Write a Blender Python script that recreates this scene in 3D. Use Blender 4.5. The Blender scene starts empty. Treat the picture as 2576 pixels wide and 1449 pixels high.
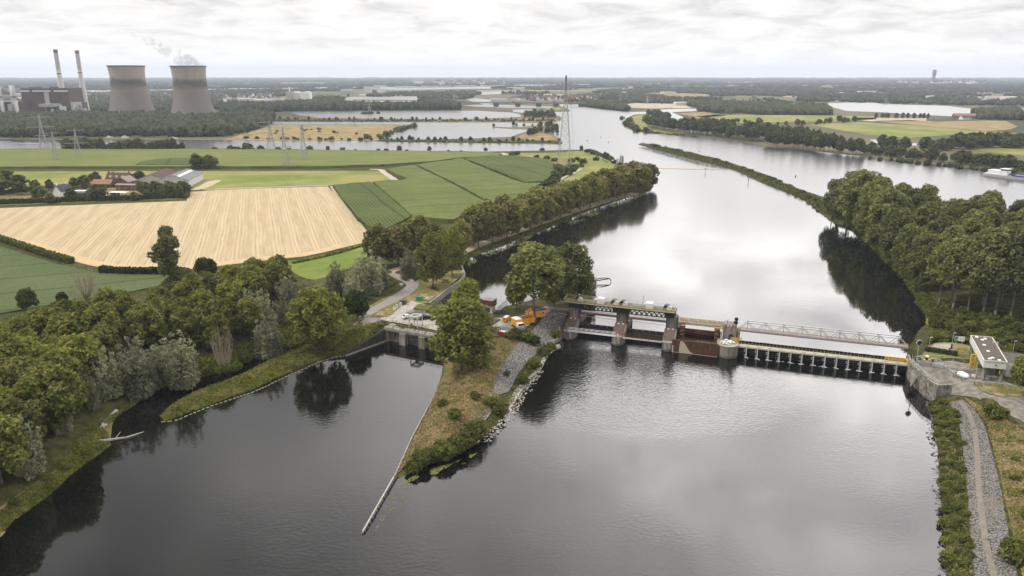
import bpy, bmesh, math, random
import numpy as np
from mathutils import Vector, Matrix
from mathutils.geometry import delaunay_2d_cdt, tessellate_polygon
R = math.radians
C = bpy.context.scene.collection
SC = bpy.context.scene
rng = np.random.default_rng(7)
random.seed(7)

# ------------------------------------------------------------------ camera
FOC, CX, CY, CAMH = 1880.0, 1288.0, 724.5, 96.0
TH = math.atan(537 / FOC)
ct, st = math.cos(TH), math.sin(TH)
cam = bpy.data.cameras.new('camera'); camo = bpy.data.objects.new('camera', cam); C.objects.link(camo)
camo.location = (0, 0, CAMH); camo.rotation_euler = (math.pi / 2 - TH, 0, 0)
cam.sensor_width = 36; cam.lens = 36 * FOC / 2576; cam.clip_start = 1; cam.clip_end = 60000
SC.camera = camo
SC.view_settings.view_transform = 'Standard'; SC.view_settings.look = 'None'
SC.view_settings.exposure = 0.08; SC.view_settings.gamma = 1
SC.cycles.use_denoising = True
SC.cycles.max_bounces = 6; SC.cycles.diffuse_bounces = 2; SC.cycles.glossy_bounces = 3
SC.cycles.transmission_bounces = 3; SC.cycles.volume_bounces = 1; SC.cycles.transparent_max_bounces = 6
SC.cycles.sample_clamp_indirect = 4; SC.cycles.caustics_reflective = False; SC.cycles.caustics_refractive = False

# ------------------------------------------------------------------ world: nishita behind a high layer of broken cloud
SUN_EL, SUN_AZ = R(52), R(262)     # azimuth clockwise from +Y
wd = bpy.data.worlds.new('World'); SC.world = wd; wd.use_nodes = True
nt = wd.node_tree; nt.nodes.clear()
def N(tree, typ, **kw):
    n = tree.nodes.new(typ)
    for k, v in kw.items():
        if k.startswith('i_'): n.inputs[k[2:].replace('_', ' ')].default_value = v
        else: setattr(n, k, v)
    return n
def ramp(tree, fac, stops, interp='LINEAR'):
    r = tree.nodes.new('ShaderNodeValToRGB'); r.color_ramp.interpolation = interp
    el = r.color_ramp.elements
    while len(el) < len(stops): el.new(0.5)
    for e, (p, c) in zip(el, stops):
        e.position = p; e.color = (*c, 1) if len(c) == 3 else c
    tree.links.new(fac, r.inputs[0]); return r.outputs[0]
def math_(tree, op, a, b=None, c=None):
    m = tree.nodes.new('ShaderNodeMath'); m.operation = op
    for i, v in enumerate((a, b, c)):
        if v is None: continue
        if isinstance(v, (int, float)): m.inputs[i].default_value = v
        else: tree.links.new(v, m.inputs[i])
    return m.outputs[0]
def mixc(tree, fac, a, b, blend='MIX'):
    m = tree.nodes.new('ShaderNodeMix'); m.data_type = 'RGBA'; m.blend_type = blend
    for i, v in ((0, fac), (6, a), (7, b)):
        if isinstance(v, (int, float)): m.inputs[i].default_value = v
        elif isinstance(v, tuple): m.inputs[i].default_value = (*v, 1) if len(v) == 3 else v
        else: tree.links.new(v, m.inputs[i])
    return m.outputs[2]
sky = N(nt, 'ShaderNodeTexSky', sky_type='NISHITA', sun_disc=False, sun_elevation=SUN_EL, sun_rotation=SUN_AZ)
tc = N(nt, 'ShaderNodeTexCoord')
sep = N(nt, 'ShaderNodeSeparateXYZ'); nt.links.new(tc.outputs['Generated'], sep.inputs[0])
zz = math_(nt, 'MAXIMUM', sep.outputs[2], 0.0)
zc = math_(nt, 'ADD', zz, 0.17)
cxy = N(nt, 'ShaderNodeCombineXYZ')
nt.links.new(math_(nt, 'DIVIDE', sep.outputs[0], zc), cxy.inputs[0])
nt.links.new(math_(nt, 'DIVIDE', sep.outputs[1], zc), cxy.inputs[1])
def wnoise(scale, detail, rough, off, sy=1.0, dist=0.0):
    mp = N(nt, 'ShaderNodeMapping'); mp.inputs['Location'].default_value = off; mp.inputs['Scale'].default_value = (1, sy, 1)
    nt.links.new(cxy.outputs[0], mp.inputs[0])
    n = N(nt, 'ShaderNodeTexNoise', i_Scale=scale, i_Detail=detail, i_Roughness=rough, i_Distortion=dist)
    nt.links.new(mp.outputs[0], n.inputs['Vector']); return n.outputs[0]
n1 = wnoise(2.9, 9, 0.58, (3.1, 1.7, 0), 1.0, 0.45)
n2 = wnoise(0.7, 3, 0.5, (9.0, 4.4, 2))
cl = math_(nt, 'ADD', math_(nt, 'MULTIPLY', n1, 0.74), math_(nt, 'MULTIPLY', n2, 0.26))
cloud = ramp(nt, cl, [(0.36, (9.8, 9.75, 9.75)), (0.44, (9.0, 8.95, 9.0)), (0.51, (8.1, 8.05, 8.15)), (0.58, (6.8, 6.75, 6.9)), (0.68, (5.4, 5.35, 5.6))], 'EASE')
cloud = mixc(nt, ramp(nt, zz, [(0.0, (1, 1, 1)), (0.035, (0.45, 0.45, 0.45)), (0.085, (0, 0, 0))]), cloud, (9.3, 9.3, 9.4))
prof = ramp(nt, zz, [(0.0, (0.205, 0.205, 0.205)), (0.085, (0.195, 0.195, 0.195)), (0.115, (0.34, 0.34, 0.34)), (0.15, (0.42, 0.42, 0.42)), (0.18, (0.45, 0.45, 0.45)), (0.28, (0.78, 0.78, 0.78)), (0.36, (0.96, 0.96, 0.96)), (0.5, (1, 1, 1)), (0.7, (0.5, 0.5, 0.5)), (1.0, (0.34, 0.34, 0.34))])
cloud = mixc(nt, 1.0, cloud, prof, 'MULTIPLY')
cloud = mixc(nt, ramp(nt, zz, [(0.1, (0, 0, 0)), (0.22, (1, 1, 1))]), cloud, mixc(nt, 1.0, cloud, ramp(nt, wnoise(1.6, 4, 0.5, (1.05, 6.0, 5)), [(0.38, (1.0, 1.0, 1.0)), (0.62, (0.66, 0.66, 0.66))], 'EASE'), 'MULTIPLY'))
# the deck is thick and dark to the left of the river, thin and bright over it, as the water shows
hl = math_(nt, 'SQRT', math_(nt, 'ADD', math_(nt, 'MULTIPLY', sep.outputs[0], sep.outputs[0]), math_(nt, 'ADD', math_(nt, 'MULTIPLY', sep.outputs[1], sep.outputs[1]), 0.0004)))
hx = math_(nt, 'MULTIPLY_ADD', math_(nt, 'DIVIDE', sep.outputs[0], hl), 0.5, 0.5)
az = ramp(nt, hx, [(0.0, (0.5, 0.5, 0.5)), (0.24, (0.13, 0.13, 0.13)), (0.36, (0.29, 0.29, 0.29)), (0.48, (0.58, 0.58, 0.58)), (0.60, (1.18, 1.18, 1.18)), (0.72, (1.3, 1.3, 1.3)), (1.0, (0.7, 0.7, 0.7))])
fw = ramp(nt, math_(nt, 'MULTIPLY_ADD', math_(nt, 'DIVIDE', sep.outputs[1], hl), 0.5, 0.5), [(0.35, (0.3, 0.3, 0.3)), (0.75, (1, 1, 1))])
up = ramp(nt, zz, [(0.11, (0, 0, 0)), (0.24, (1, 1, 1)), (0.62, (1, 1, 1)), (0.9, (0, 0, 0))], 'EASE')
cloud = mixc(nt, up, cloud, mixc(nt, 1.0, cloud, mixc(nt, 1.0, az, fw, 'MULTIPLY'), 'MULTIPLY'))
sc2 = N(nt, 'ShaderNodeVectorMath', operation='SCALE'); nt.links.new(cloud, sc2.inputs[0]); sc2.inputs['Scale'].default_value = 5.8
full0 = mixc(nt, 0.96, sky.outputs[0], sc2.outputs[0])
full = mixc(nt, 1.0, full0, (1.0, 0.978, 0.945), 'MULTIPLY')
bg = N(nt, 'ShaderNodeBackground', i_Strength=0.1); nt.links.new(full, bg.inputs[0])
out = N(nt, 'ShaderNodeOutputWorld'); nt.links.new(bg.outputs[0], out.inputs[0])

# ------------------------------------------------------------------ sun (veiled)
sl = bpy.data.lights.new('sun', 'SUN'); sl.energy = 2.4; sl.angle = R(8); sl.color = (1, 0.95, 0.87)
so = bpy.data.objects.new('sun', sl); C.objects.link(so)
sd = Vector((math.sin(SUN_AZ) * math.cos(SUN_EL), math.cos(SUN_AZ) * math.cos(SUN_EL), math.sin(SUN_EL)))
so.rotation_euler = sd.to_track_quat('Z', 'Y').to_euler(); so.location = (0, 0, 400)

# ------------------------------------------------------------------ points measured in the photograph -> places on a level plane
def at(px, py, z=0.0):
    u = (px - CX) / FOC; v = (py - CY) / FOC
    dy = ct - v * st; dz = -st - v * ct
    t = (z - CAMH) / dz
    return np.array([u * t, dy * t, z])
def ats(pts, z): return [at(x, y, z) for x, y in pts]
LOW, HIGH = 0.0, 3.2
# ------------------------------------------------------------------ materials
MATS = {}
def pmat(name, col, rough=0.85, spec=0.3, metal=0.0, noise=None, bump=None, wave=None, coord='Object'):
    """principled material; noise=(scale, colour2, contrast[, detail]) blends a second colour in; bump=(scale, strength, distance)."""
    m = bpy.data.materials.new(name); m.use_nodes = True; t = m.node_tree
    b = t.nodes['Principled BSDF']; b.inputs['Roughness'].default_value = rough
    b.inputs['Specular IOR Level'].default_value = spec; b.inputs['Metallic'].default_value = metal
    tcn = N(t, 'ShaderNodeTexCoord'); c = (*col, 1)
    base = None
    if noise:
        for k, nz in enumerate(noise if isinstance(noise, list) else [noise]):
            sca, c2, con = nz[:3]; sy = nz[3] if len(nz) > 3 else (1, 1, 1)
            mp = N(t, 'ShaderNodeMapping'); mp.inputs['Scale'].default_value = sy; mp.inputs['Location'].default_value = (k * 7.3, k * 3.1, 0)
            t.links.new(tcn.outputs[coord], mp.inputs[0])
            n = N(t, 'ShaderNodeTexNoise', i_Scale=sca, i_Detail=6.0, i_Roughness=0.62); t.links.new(mp.outputs[0], n.inputs['Vector'])
            f = ramp(t, n.outputs[0], [(0.5 - 0.25 / con, (0, 0, 0)), (0.5 + 0.25 / con, (1, 1, 1))])
            base = mixc(t, f, base if base is not None else tuple(col), tuple(c2))
        t.links.new(base, b.inputs['Base Color'])
    else: b.inputs['Base Color'].default_value = c
    if bump:
        n = N(t, 'ShaderNodeTexNoise', i_Scale=bump[0], i_Detail=5.0); t.links.new(tcn.outputs[coord], n.inputs['Vector'])
        bp = N(t, 'ShaderNodeBump', i_Strength=bump[1], i_Distance=bump[2]); t.links.new(n.outputs[0], bp.inputs['Height']); t.links.new(bp.outputs[0], b.inputs['Normal'])
    MATS[name] = m; return m
def leafmat(name, c1, c2, c3, trans=0.30, hue=0.28):
    """leaves: each clump its own shade between c1 and c2, patches of c3 over the crown, every tree a little different."""
    m = bpy.data.materials.new(name); m.use_nodes = True; t = m.node_tree; t.nodes.clear()
    g = N(t, 'ShaderNodeNewGeometry'); oi = N(t, 'ShaderNodeObjectInfo'); tcn = N(t, 'ShaderNodeTexCoord')
    col = mixc(t, g.outputs['Random Per Island'], tuple(c1), tuple(c2))
    n = N(t, 'ShaderNodeTexNoise', i_Scale=0.28, i_Detail=2.0); t.links.new(tcn.outputs['Object'], n.inputs['Vector'])
    col = mixc(t, ramp(t, n.outputs[0], [(0.42, (0, 0, 0)), (0.68, (0.8, 0.8, 0.8))]), col, tuple(c3))
    hv = N(t, 'ShaderNodeHueSaturation'); t.links.new(col, hv.inputs['Color'])
    t.links.new(math_(t, 'MULTIPLY_ADD', oi.outputs['Random'], 0.5 * hue, 1 - 0.25 * hue), hv.inputs['Saturation'])
    t.links.new(math_(t, 'MULTIPLY_ADD', oi.outputs['Random'], 2 * hue, 1 - hue), hv.inputs['Value'])
    d = N(t, 'ShaderNodeBsdfDiffuse'); tr = N(t, 'ShaderNodeBsdfTranslucent'); mx = N(t, 'ShaderNodeMixShader'); mx.inputs[0].default_value = trans
    t.links.new(hv.outputs[0], d.inputs[0]); t.links.new(hv.outputs[0], tr.inputs[0]); t.links.new(d.outputs[0], mx.inputs[1]); t.links.new(tr.outputs[0], mx.inputs[2])
    o = N(t, 'ShaderNodeOutputMaterial'); t.links.new(mx.outputs[0], o.inputs[0]); MATS[name] = m; return m

leafmat('leaf_olive', (0.046, 0.059, 0.015), (0.194, 0.215, 0.053), (0.280, 0.278, 0.078))
leafmat('leaf_willow', (0.132, 0.143, 0.076), (0.333, 0.339, 0.207), (0.385, 0.385, 0.247))
leafmat('leaf_poplar', (0.059, 0.074, 0.028), (0.214, 0.233, 0.084), (0.262, 0.262, 0.105))
leafmat('leaf_lime', (0.076, 0.094, 0.023), (0.221, 0.240, 0.058), (0.253, 0.253, 0.069))
leafmat('leaf_dark', (0.024, 0.036, 0.013), (0.074, 0.096, 0.031), (0.090, 0.108, 0.038))
leafmat('leaf_avenue', (0.082, 0.091, 0.030), (0.247, 0.240, 0.082), (0.316, 0.287, 0.108))
leafmat('leaf_shrub', (0.047, 0.062, 0.017), (0.163, 0.179, 0.044), (0.195, 0.202, 0.060))
leafmat('leaf_distant', (0.026, 0.031, 0.019), (0.081, 0.087, 0.049), (0.111, 0.114, 0.065))
leafmat('leaf_far', (0.041, 0.050, 0.024), (0.142, 0.157, 0.062), (0.181, 0.192, 0.080))
leafmat('leaf_grass', (0.116, 0.139, 0.026), (0.217, 0.225, 0.052), (0.254, 0.239, 0.080), hue=0.0)
leafmat('leaf_dry', (0.308, 0.231, 0.119), (0.504, 0.392, 0.217), (0.210, 0.189, 0.070), hue=0.0)
pmat('bark', (0.10, 0.082, 0.062), 0.95, 0.1, noise=(1.5, (0.17, 0.15, 0.12), 1.2))
pmat('bark_pale', (0.26, 0.24, 0.20), 0.95, 0.1, noise=(1.2, (0.14, 0.12, 0.10), 1.2))
pmat('deadwood', (0.27, 0.235, 0.165), 0.95, 0.1, noise=(2.0, (0.37, 0.325, 0.235), 1.2))
pmat('concrete', (0.33, 0.31, 0.27), 0.9, 0.2, noise=[(0.35, (0.19, 0.175, 0.15), 2.2, (1, 1, 0.25)), (1.4, (0.12, 0.11, 0.095), 3.2, (1, 1, 0.15)), (1.6, (0.25, 0.23, 0.20), 2.2, (1, 1, 0.3))], bump=(3, 0.2, 0.1))
pmat('concrete_pale', (0.41, 0.385, 0.335), 0.9, 0.2, noise=[(0.5, (0.27, 0.25, 0.215), 1.8, (1, 1, 0.3)), (1.3, (0.16, 0.145, 0.125), 3.2, (1, 1, 0.15))])
pmat('concrete_dark', (0.17, 0.155, 0.14), 0.9, 0.2, noise=[(0.8, (0.10, 0.09, 0.08), 1.4)])
pmat('stain', (0.15, 0.11, 0.095), 0.9, 0.2, noise=[(1.4, (0.10, 0.075, 0.062), 1.4)])
pmat('steel_black', (0.012, 0.012, 0.015), 0.5, 0.4)
pmat('steel_dark', (0.045, 0.045, 0.05), 0.6, 0.4, noise=(0.8, (0.075, 0.065, 0.06), 1.2))
pmat('steel_grey', (0.33, 0.33, 0.33), 0.5, 0.4, noise=(0.6, (0.42, 0.42, 0.41), 1.0))
pmat('galvanised', (0.48, 0.48, 0.48), 0.45, 0.4, 0.3)
pmat('bridge_pink', (0.34, 0.285, 0.275), 0.8, 0.3, noise=(1.0, (0.27, 0.22, 0.21), 1.2))
pmat('bridge_cream', (0.50, 0.45, 0.34), 0.8, 0.3, noise=(1.0, (0.46, 0.39, 0.26), 1.2))
pmat('rust', (0.075, 0.040, 0.030), 0.9, 0.2, noise=[(0.7, (0.05, 0.026, 0.02), 1.3, (1, 1, 0.2)), (2.2, (0.14, 0.062, 0.035), 2.6, (1, 1, 0.25))])
pmat('rail_yellow', (0.50, 0.44, 0.22), 0.6, 0.4)
pmat('deck_yellow', (0.40, 0.38, 0.29), 0.8, 0.3, noise=(0.7, (0.32, 0.29, 0.2), 1.6))
pmat('bright_yellow', (0.75, 0.47, 0.03), 0.5, 0.4)
pmat('white', (0.78, 0.78, 0.77), 0.55, 0.4, noise=(0.4, (0.68, 0.68, 0.66), 0.8))
pmat('offwhite', (0.62, 0.61, 0.58), 0.7, 0.3, noise=(0.5, (0.5, 0.49, 0.46), 1.0))
pmat('red', (0.42, 0.035, 0.025), 0.6, 0.4)
pmat('orange', (0.82, 0.33, 0.02), 0.5, 0.4, noise=(0.6, (0.70, 0.27, 0.02), 0.9))
pmat('black', (0.01, 0.01, 0.011), 0.4, 0.5)
pmat('rubber', (0.02, 0.02, 0.02), 0.9, 0.2)
pmat('glass', (0.03, 0.035, 0.04), 0.12, 0.6)
pmat('green_paint', (0.05, 0.22, 0.11), 0.6, 0.4)
pmat('blue', (0.03, 0.05, 0.16), 0.6, 0.4)
pmat('asphalt', (0.24, 0.225, 0.205), 0.95, 0.2, noise=[(0.12, (0.30, 0.28, 0.25), 1.2), (1.5, (0.19, 0.18, 0.165), 1.6)])
pmat('paving', (0.36, 0.335, 0.295), 0.95, 0.2, noise=[(0.15, (0.26, 0.245, 0.22), 1.6), (0.5, (0.17, 0.16, 0.145), 3.4, (1, .25, 1)), (1.0, (0.43, 0.395, 0.345), 1.8)])
pmat('yard', (0.167, 0.149, 0.124), 0.95, 0.2, noise=[(0.12, (0.124, 0.108, 0.090), 1.4), (0.5, (0.248, 0.229, 0.205), 2.4)])
pmat('sandy', (0.42, 0.33, 0.22), 0.95, 0.1, noise=[(0.25, (0.30, 0.23, 0.13), 1.2), (1.2, (0.50, 0.41, 0.29), 1.5)])
pmat('track', (0.48, 0.42, 0.34), 0.95, 0.1, noise=(0.3, (0.38, 0.32, 0.24), 1.2))
pmat('brick_brown', (0.105, 0.072, 0.062), 0.9, 0.2, noise=[(0.06, (0.080, 0.056, 0.048), 1.2, (1, 1, 0.3)), (0.2, (0.125, 0.088, 0.074), 2.0, (1, 1, 0.15))])
pmat('brick_old', (0.20, 0.145, 0.105), 0.9, 0.2, noise=[(0.5, (0.13, 0.095, 0.07), 1.4)])
pmat('wood_red', (0.115, 0.042, 0.036), 0.8, 0.3, noise=(0.8, (0.085, 0.034, 0.03), 1.2))
pmat('roof_brown', (0.115, 0.072, 0.063), 0.9, 0.2, noise=(0.5, (0.085, 0.055, 0.05), 1.2))
pmat('roof_terracotta', (0.34, 0.185, 0.12), 0.9, 0.2, noise=(0.6, (0.27, 0.14, 0.09), 1.2))
pmat('roof_town', (0.17, 0.105, 0.085), 0.9, 0.2, noise=(0.05, (0.12, 0.08, 0.07), 1.2))
pmat('roof_slate', (0.055, 0.055, 0.065), 0.7, 0.3)
pmat('roof_sheet', (0.145, 0.155, 0.17), 0.7, 0.3, noise=(0.25, (0.18, 0.19, 0.2), 1.0))
pmat('roof_felt', (0.115, 0.10, 0.085), 0.95, 0.2, noise=[(0.4, (0.15, 0.13, 0.11), 1.4), (1.6, (0.09, 0.075, 0.062), 1.8)])
pmat('roof_mauve', (0.30, 0.24, 0.22), 0.9, 0.2, noise=(0.6, (0.24, 0.19, 0.175), 1.2))
pmat('moss_roof', (0.085, 0.095, 0.018), 0.95, 0.1, noise=(1.2, (0.13, 0.125, 0.03), 1.6), bump=(3, 0.6, 0.3))
pmat('stone_white', (0.50, 0.47, 0.42), 0.9, 0.2, noise=(1.5, (0.33, 0.30, 0.26), 1.5))
pmat('concrete_wall', (0.24, 0.22, 0.19), 0.9, 0.2, noise=[(0.5, (0.15, 0.137, 0.118), 2.2, (1, 1, 0.3)), (1.2, (0.08, 0.072, 0.062), 3.0, (1, 1, 0.12)), (0.7, (0.31, 0.29, 0.25), 3.0)])
pmat('far_stubble', (0.40, 0.33, 0.22), 0.95, 0.1, noise=(0.004, (0.33, 0.27, 0.18), 1.4))
pmat('stone_grey', (0.34, 0.31, 0.26), 0.9, 0.2, noise=(0.8, (0.22, 0.20, 0.165), 1.6))
pmat('deck_olive', (0.14, 0.135, 0.105), 0.9, 0.2, noise=(0.8, (0.10, 0.095, 0.075), 1.4))
pmat('track_stone', (0.219, 0.201, 0.172), 0.95, 0.1, noise=(0.9, (0.169, 0.146, 0.120), 1.8))
pmat('pylon_steel', (0.36, 0.365, 0.36), 0.6, 0.4, 0.2)
pmat('tarpaulin', (0.72, 0.73, 0.75), 0.55, 0.3)
pmat('lily', (0.20, 0.20, 0.055), 0.7, 0.3, noise=(0.6, (0.13, 0.14, 0.045), 1.4))

def groundmat(name, cols, scales, bump=None):
    m = pmat(name, cols[0], 0.97, 0.08, noise=[(s, c, k) for c, (s, k) in zip(cols[1:], scales)], bump=bump); return m
groundmat('turf', [(0.138, 0.152, 0.035), (0.206, 0.194, 0.056), (0.075, 0.094, 0.025), (0.250, 0.206, 0.094)], [(0.06, 2.0), (0.30, 2.6), (0.09, 4.0)], (1.125, 1.000, 0.625))
groundmat('undergrowth', [(0.060, 0.066, 0.020), (0.105, 0.096, 0.036), (0.034, 0.038, 0.013)], [(0.06, 2.0), (0.4, 2.4)], (0.8, 0.8, 0.5))
groundmat('dry_turf', [(0.312, 0.231, 0.119), (0.425, 0.319, 0.194), (0.106, 0.115, 0.033), (0.213, 0.163, 0.075), (0.131, 0.131, 0.043)], [(0.25, 2.2), (0.085, 2.6), (0.9, 2.2), (0.35, 4.0)], (1.2, 0.8, 0.5))
groundmat('pasture', [(0.144, 0.190, 0.037), (0.172, 0.207, 0.046), (0.121, 0.167, 0.034), (0.253, 0.230, 0.086)], [(0.02, 1.2), (0.15, 1.6), (0.012, 3.2)], (0.460, 0.345, 0.345))
groundmat('brown_meadow', [(0.30, 0.215, 0.105), (0.36, 0.27, 0.15), (0.17, 0.14, 0.055)], [(0.02, 1.4), (0.05, 1.6)])
groundmat('bank', [(0.10, 0.105, 0.028), (0.20, 0.165, 0.085), (0.065, 0.07, 0.02)], [(0.15, 1.6), (0.5, 1.6)], (1.0, 0.6, 0.5))

def cropmat(name, c1, c2, c3, ang, pitch, bstr=0.5):
    """rows of a crop: a fine wave along the drilling direction, patchy growth over it."""
    m = bpy.data.materials.new(name); m.use_nodes = True; t = m.node_tree; b = t.nodes['Principled BSDF']
    b.inputs['Roughness'].default_value = 0.95; b.inputs['Specular IOR Level'].default_value = 0.1
    tcn = N(t, 'ShaderNodeTexCoord'); mp = N(t, 'ShaderNodeMapping'); mp.inputs['Rotation'].default_value = (0, 0, -ang)
    t.links.new(tcn.outputs['Object'], mp.inputs[0])
    w = N(t, 'ShaderNodeTexWave', wave_type='BANDS', bands_direction='Y', i_Scale=2 * math.pi / 20 / pitch * 1.0, i_Distortion=0.8, i_Detail=2.0); t.links.new(mp.outputs[0], w.inputs['Vector'])
    n = N(t, 'ShaderNodeTexNoise', i_Scale=0.02, i_Detail=4.0); t.links.new(tcn.outputs['Object'], n.inputs['Vector'])
    n3 = N(t, 'ShaderNodeTexNoise', i_Scale=0.8, i_Detail=4.0); t.links.new(mp.outputs[0], n3.inputs['Vector'])
    col = mixc(t, ramp(t, w.outputs[1], [(0.25, (0, 0, 0)), (0.75, (1, 1, 1))]), tuple(c1), tuple(c2))
    col = mixc(t, ramp(t, n.outputs[0], [(0.42, (0, 0, 0)), (0.64, (0.75, 0.75, 0.75))]), col, tuple(c3))
    col = mixc(t, ramp(t, n3.outputs[0], [(0.4, (0, 0, 0)), (0.7, (0.55, 0.55, 0.55))]), col, tuple(np.array(c1) * 0.6))
    w5 = N(t, 'ShaderNodeTexWave', wave_type='BANDS', bands_direction='Y', i_Scale=0.0115, i_Distortion=0.6, i_Detail=1.0); t.links.new(mp.outputs[0], w5.inputs['Vector'])
    col = mixc(t, ramp(t, w5.outputs[1], [(0.975, (0, 0, 0)), (0.995, (0.6, 0.6, 0.6))]), col, tuple(np.array(c1) * 0.5))
    t.links.new(col, b.inputs['Base Color']); MATS[name] = m
cropmat('corn_dark', (0.048, 0.067, 0.016), (0.101, 0.127, 0.034), (0.098, 0.121, 0.034), R(110), 2.4)
cropmat('corn_mid', (0.081, 0.106, 0.025), (0.131, 0.156, 0.045), (0.144, 0.163, 0.048), R(20), 1.6)
cropmat('corn_light', (0.121, 0.149, 0.041), (0.155, 0.176, 0.054), (0.182, 0.189, 0.061), R(8), 2.4)
cropmat('beet', (0.062, 0.088, 0.032), (0.100, 0.128, 0.050), (0.115, 0.135, 0.060), R(25), 3.2)
# stubble: straw swaths left in curved lines by the harvester
m = bpy.data.materials.new('stubble'); m.use_nodes = True; t = m.node_tree; b = t.nodes['Principled BSDF']; b.inputs['Roughness'].default_value = 0.95; b.inputs['Specular IOR Level'].default_value = 0.1
tcn = N(t, 'ShaderNodeTexCoord'); mp = N(t, 'ShaderNodeMapping'); mp.inputs['Rotation'].default_value = (0, 0, R(-18.5)); t.links.new(tcn.outputs['Object'], mp.inputs[0])
w = N(t, 'ShaderNodeTexWave', wave_type='BANDS', bands_direction='X', i_Scale=0.15, i_Distortion=3.2, i_Detail=3.0, i_Detail_Scale=0.12); t.links.new(mp.outputs[0], w.inputs['Vector'])
w2 = N(t, 'ShaderNodeTexWave', wave_type='BANDS', bands_direction='X', i_Scale=0.031, i_Distortion=4.5, i_Detail=3.0, i_Detail_Scale=0.3); t.links.new(mp.outputs[0], w2.inputs['Vector'])
mp2 = N(t, 'ShaderNodeMapping'); mp2.inputs['Scale'].default_value = (1, 0.06, 1); t.links.new(mp.outputs[0], mp2.inputs[0])
n = N(t, 'ShaderNodeTexNoise', i_Scale=0.45, i_Detail=6.0, i_Roughness=0.7); t.links.new(mp2.outputs[0], n.inputs['Vector'])
nb = N(t, 'ShaderNodeTexNoise', i_Scale=0.012, i_Detail=3.0); t.links.new(tcn.outputs['Object'], nb.inputs['Vector'])
col = mixc(t, ramp(t, n.outputs[0], [(0.35, (0, 0, 0)), (0.65, (1, 1, 1))]), (0.335, 0.255, 0.155), (0.44, 0.355, 0.23))
sw = math_(t, 'MULTIPLY', ramp(t, w.outputs[1], [(0.35, (0, 0, 0)), (1.0, (0.9, 0.9, 0.9))]), ramp(t, w2.outputs[1], [(0.15, (0.12, 0.12, 0.12)), (0.9, (1, 1, 1))]))
col = mixc(t, sw, col, (0.51, 0.415, 0.265))
col = mixc(t, ramp(t, nb.outputs[0], [(0.5, (0, 0, 0)), (0.75, (0.5, 0.5, 0.5))]), col, (0.42, 0.325, 0.19))
t.links.new(col, b.inputs['Base Color']); MATS['stubble'] = m
pmat('straw', (0.46, 0.345, 0.19), 0.95, 0.1, noise=[(0.3, (0.35, 0.245, 0.125), 1.4), (1.2, (0.54, 0.42, 0.26), 1.6)])

def gravelmat(name, c1, c2, sc):
    m = bpy.data.materials.new(name); m.use_nodes = True; t = m.node_tree; b = t.nodes['Principled BSDF']; b.inputs['Roughness'].default_value = 0.95; b.inputs['Specular IOR Level'].default_value = 0.15
    tcn = N(t, 'ShaderNodeTexCoord'); v = N(t, 'ShaderNodeTexVoronoi', i_Scale=sc); t.links.new(tcn.outputs['Object'], v.inputs['Vector'])
    sp = N(t, 'ShaderNodeSeparateColor'); t.links.new(v.outputs['Color'], sp.inputs[0])
    col = mixc(t, sp.outputs[0], tuple(c1), tuple(c2))
    col = mixc(t, ramp(t, v.outputs['Distance'], [(0.35, (0, 0, 0)), (0.75, (1, 1, 1))]), col, (0.05, 0.045, 0.04))
    n = N(t, 'ShaderNodeTexNoise', i_Scale=0.15, i_Detail=5.0); t.links.new(tcn.outputs['Object'], n.inputs['Vector'])
    col = mixc(t, ramp(t, n.outputs[0], [(0.5, (0, 0, 0)), (0.7, (0.55, 0.55, 0.55))]), col, (0.20, 0.165, 0.125))
    t.links.new(col, b.inputs['Base Color'])
    bp = N(t, 'ShaderNodeBump', i_Strength=0.9, i_Distance=0.3); bp.invert = True; t.links.new(v.outputs['Distance'], bp.inputs['Height']); t.links.new(bp.outputs[0], b.inputs['Normal']); MATS[name] = m
gravelmat('riprap_grey', (0.17, 0.16, 0.155), (0.36, 0.345, 0.335), 2.4)
gravelmat('riprap_white', (0.30, 0.275, 0.24), (0.56, 0.53, 0.48), 1.5)
gravelmat('riprap_brown', (0.15, 0.142, 0.132), (0.285, 0.272, 0.258), 2.6)

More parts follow.
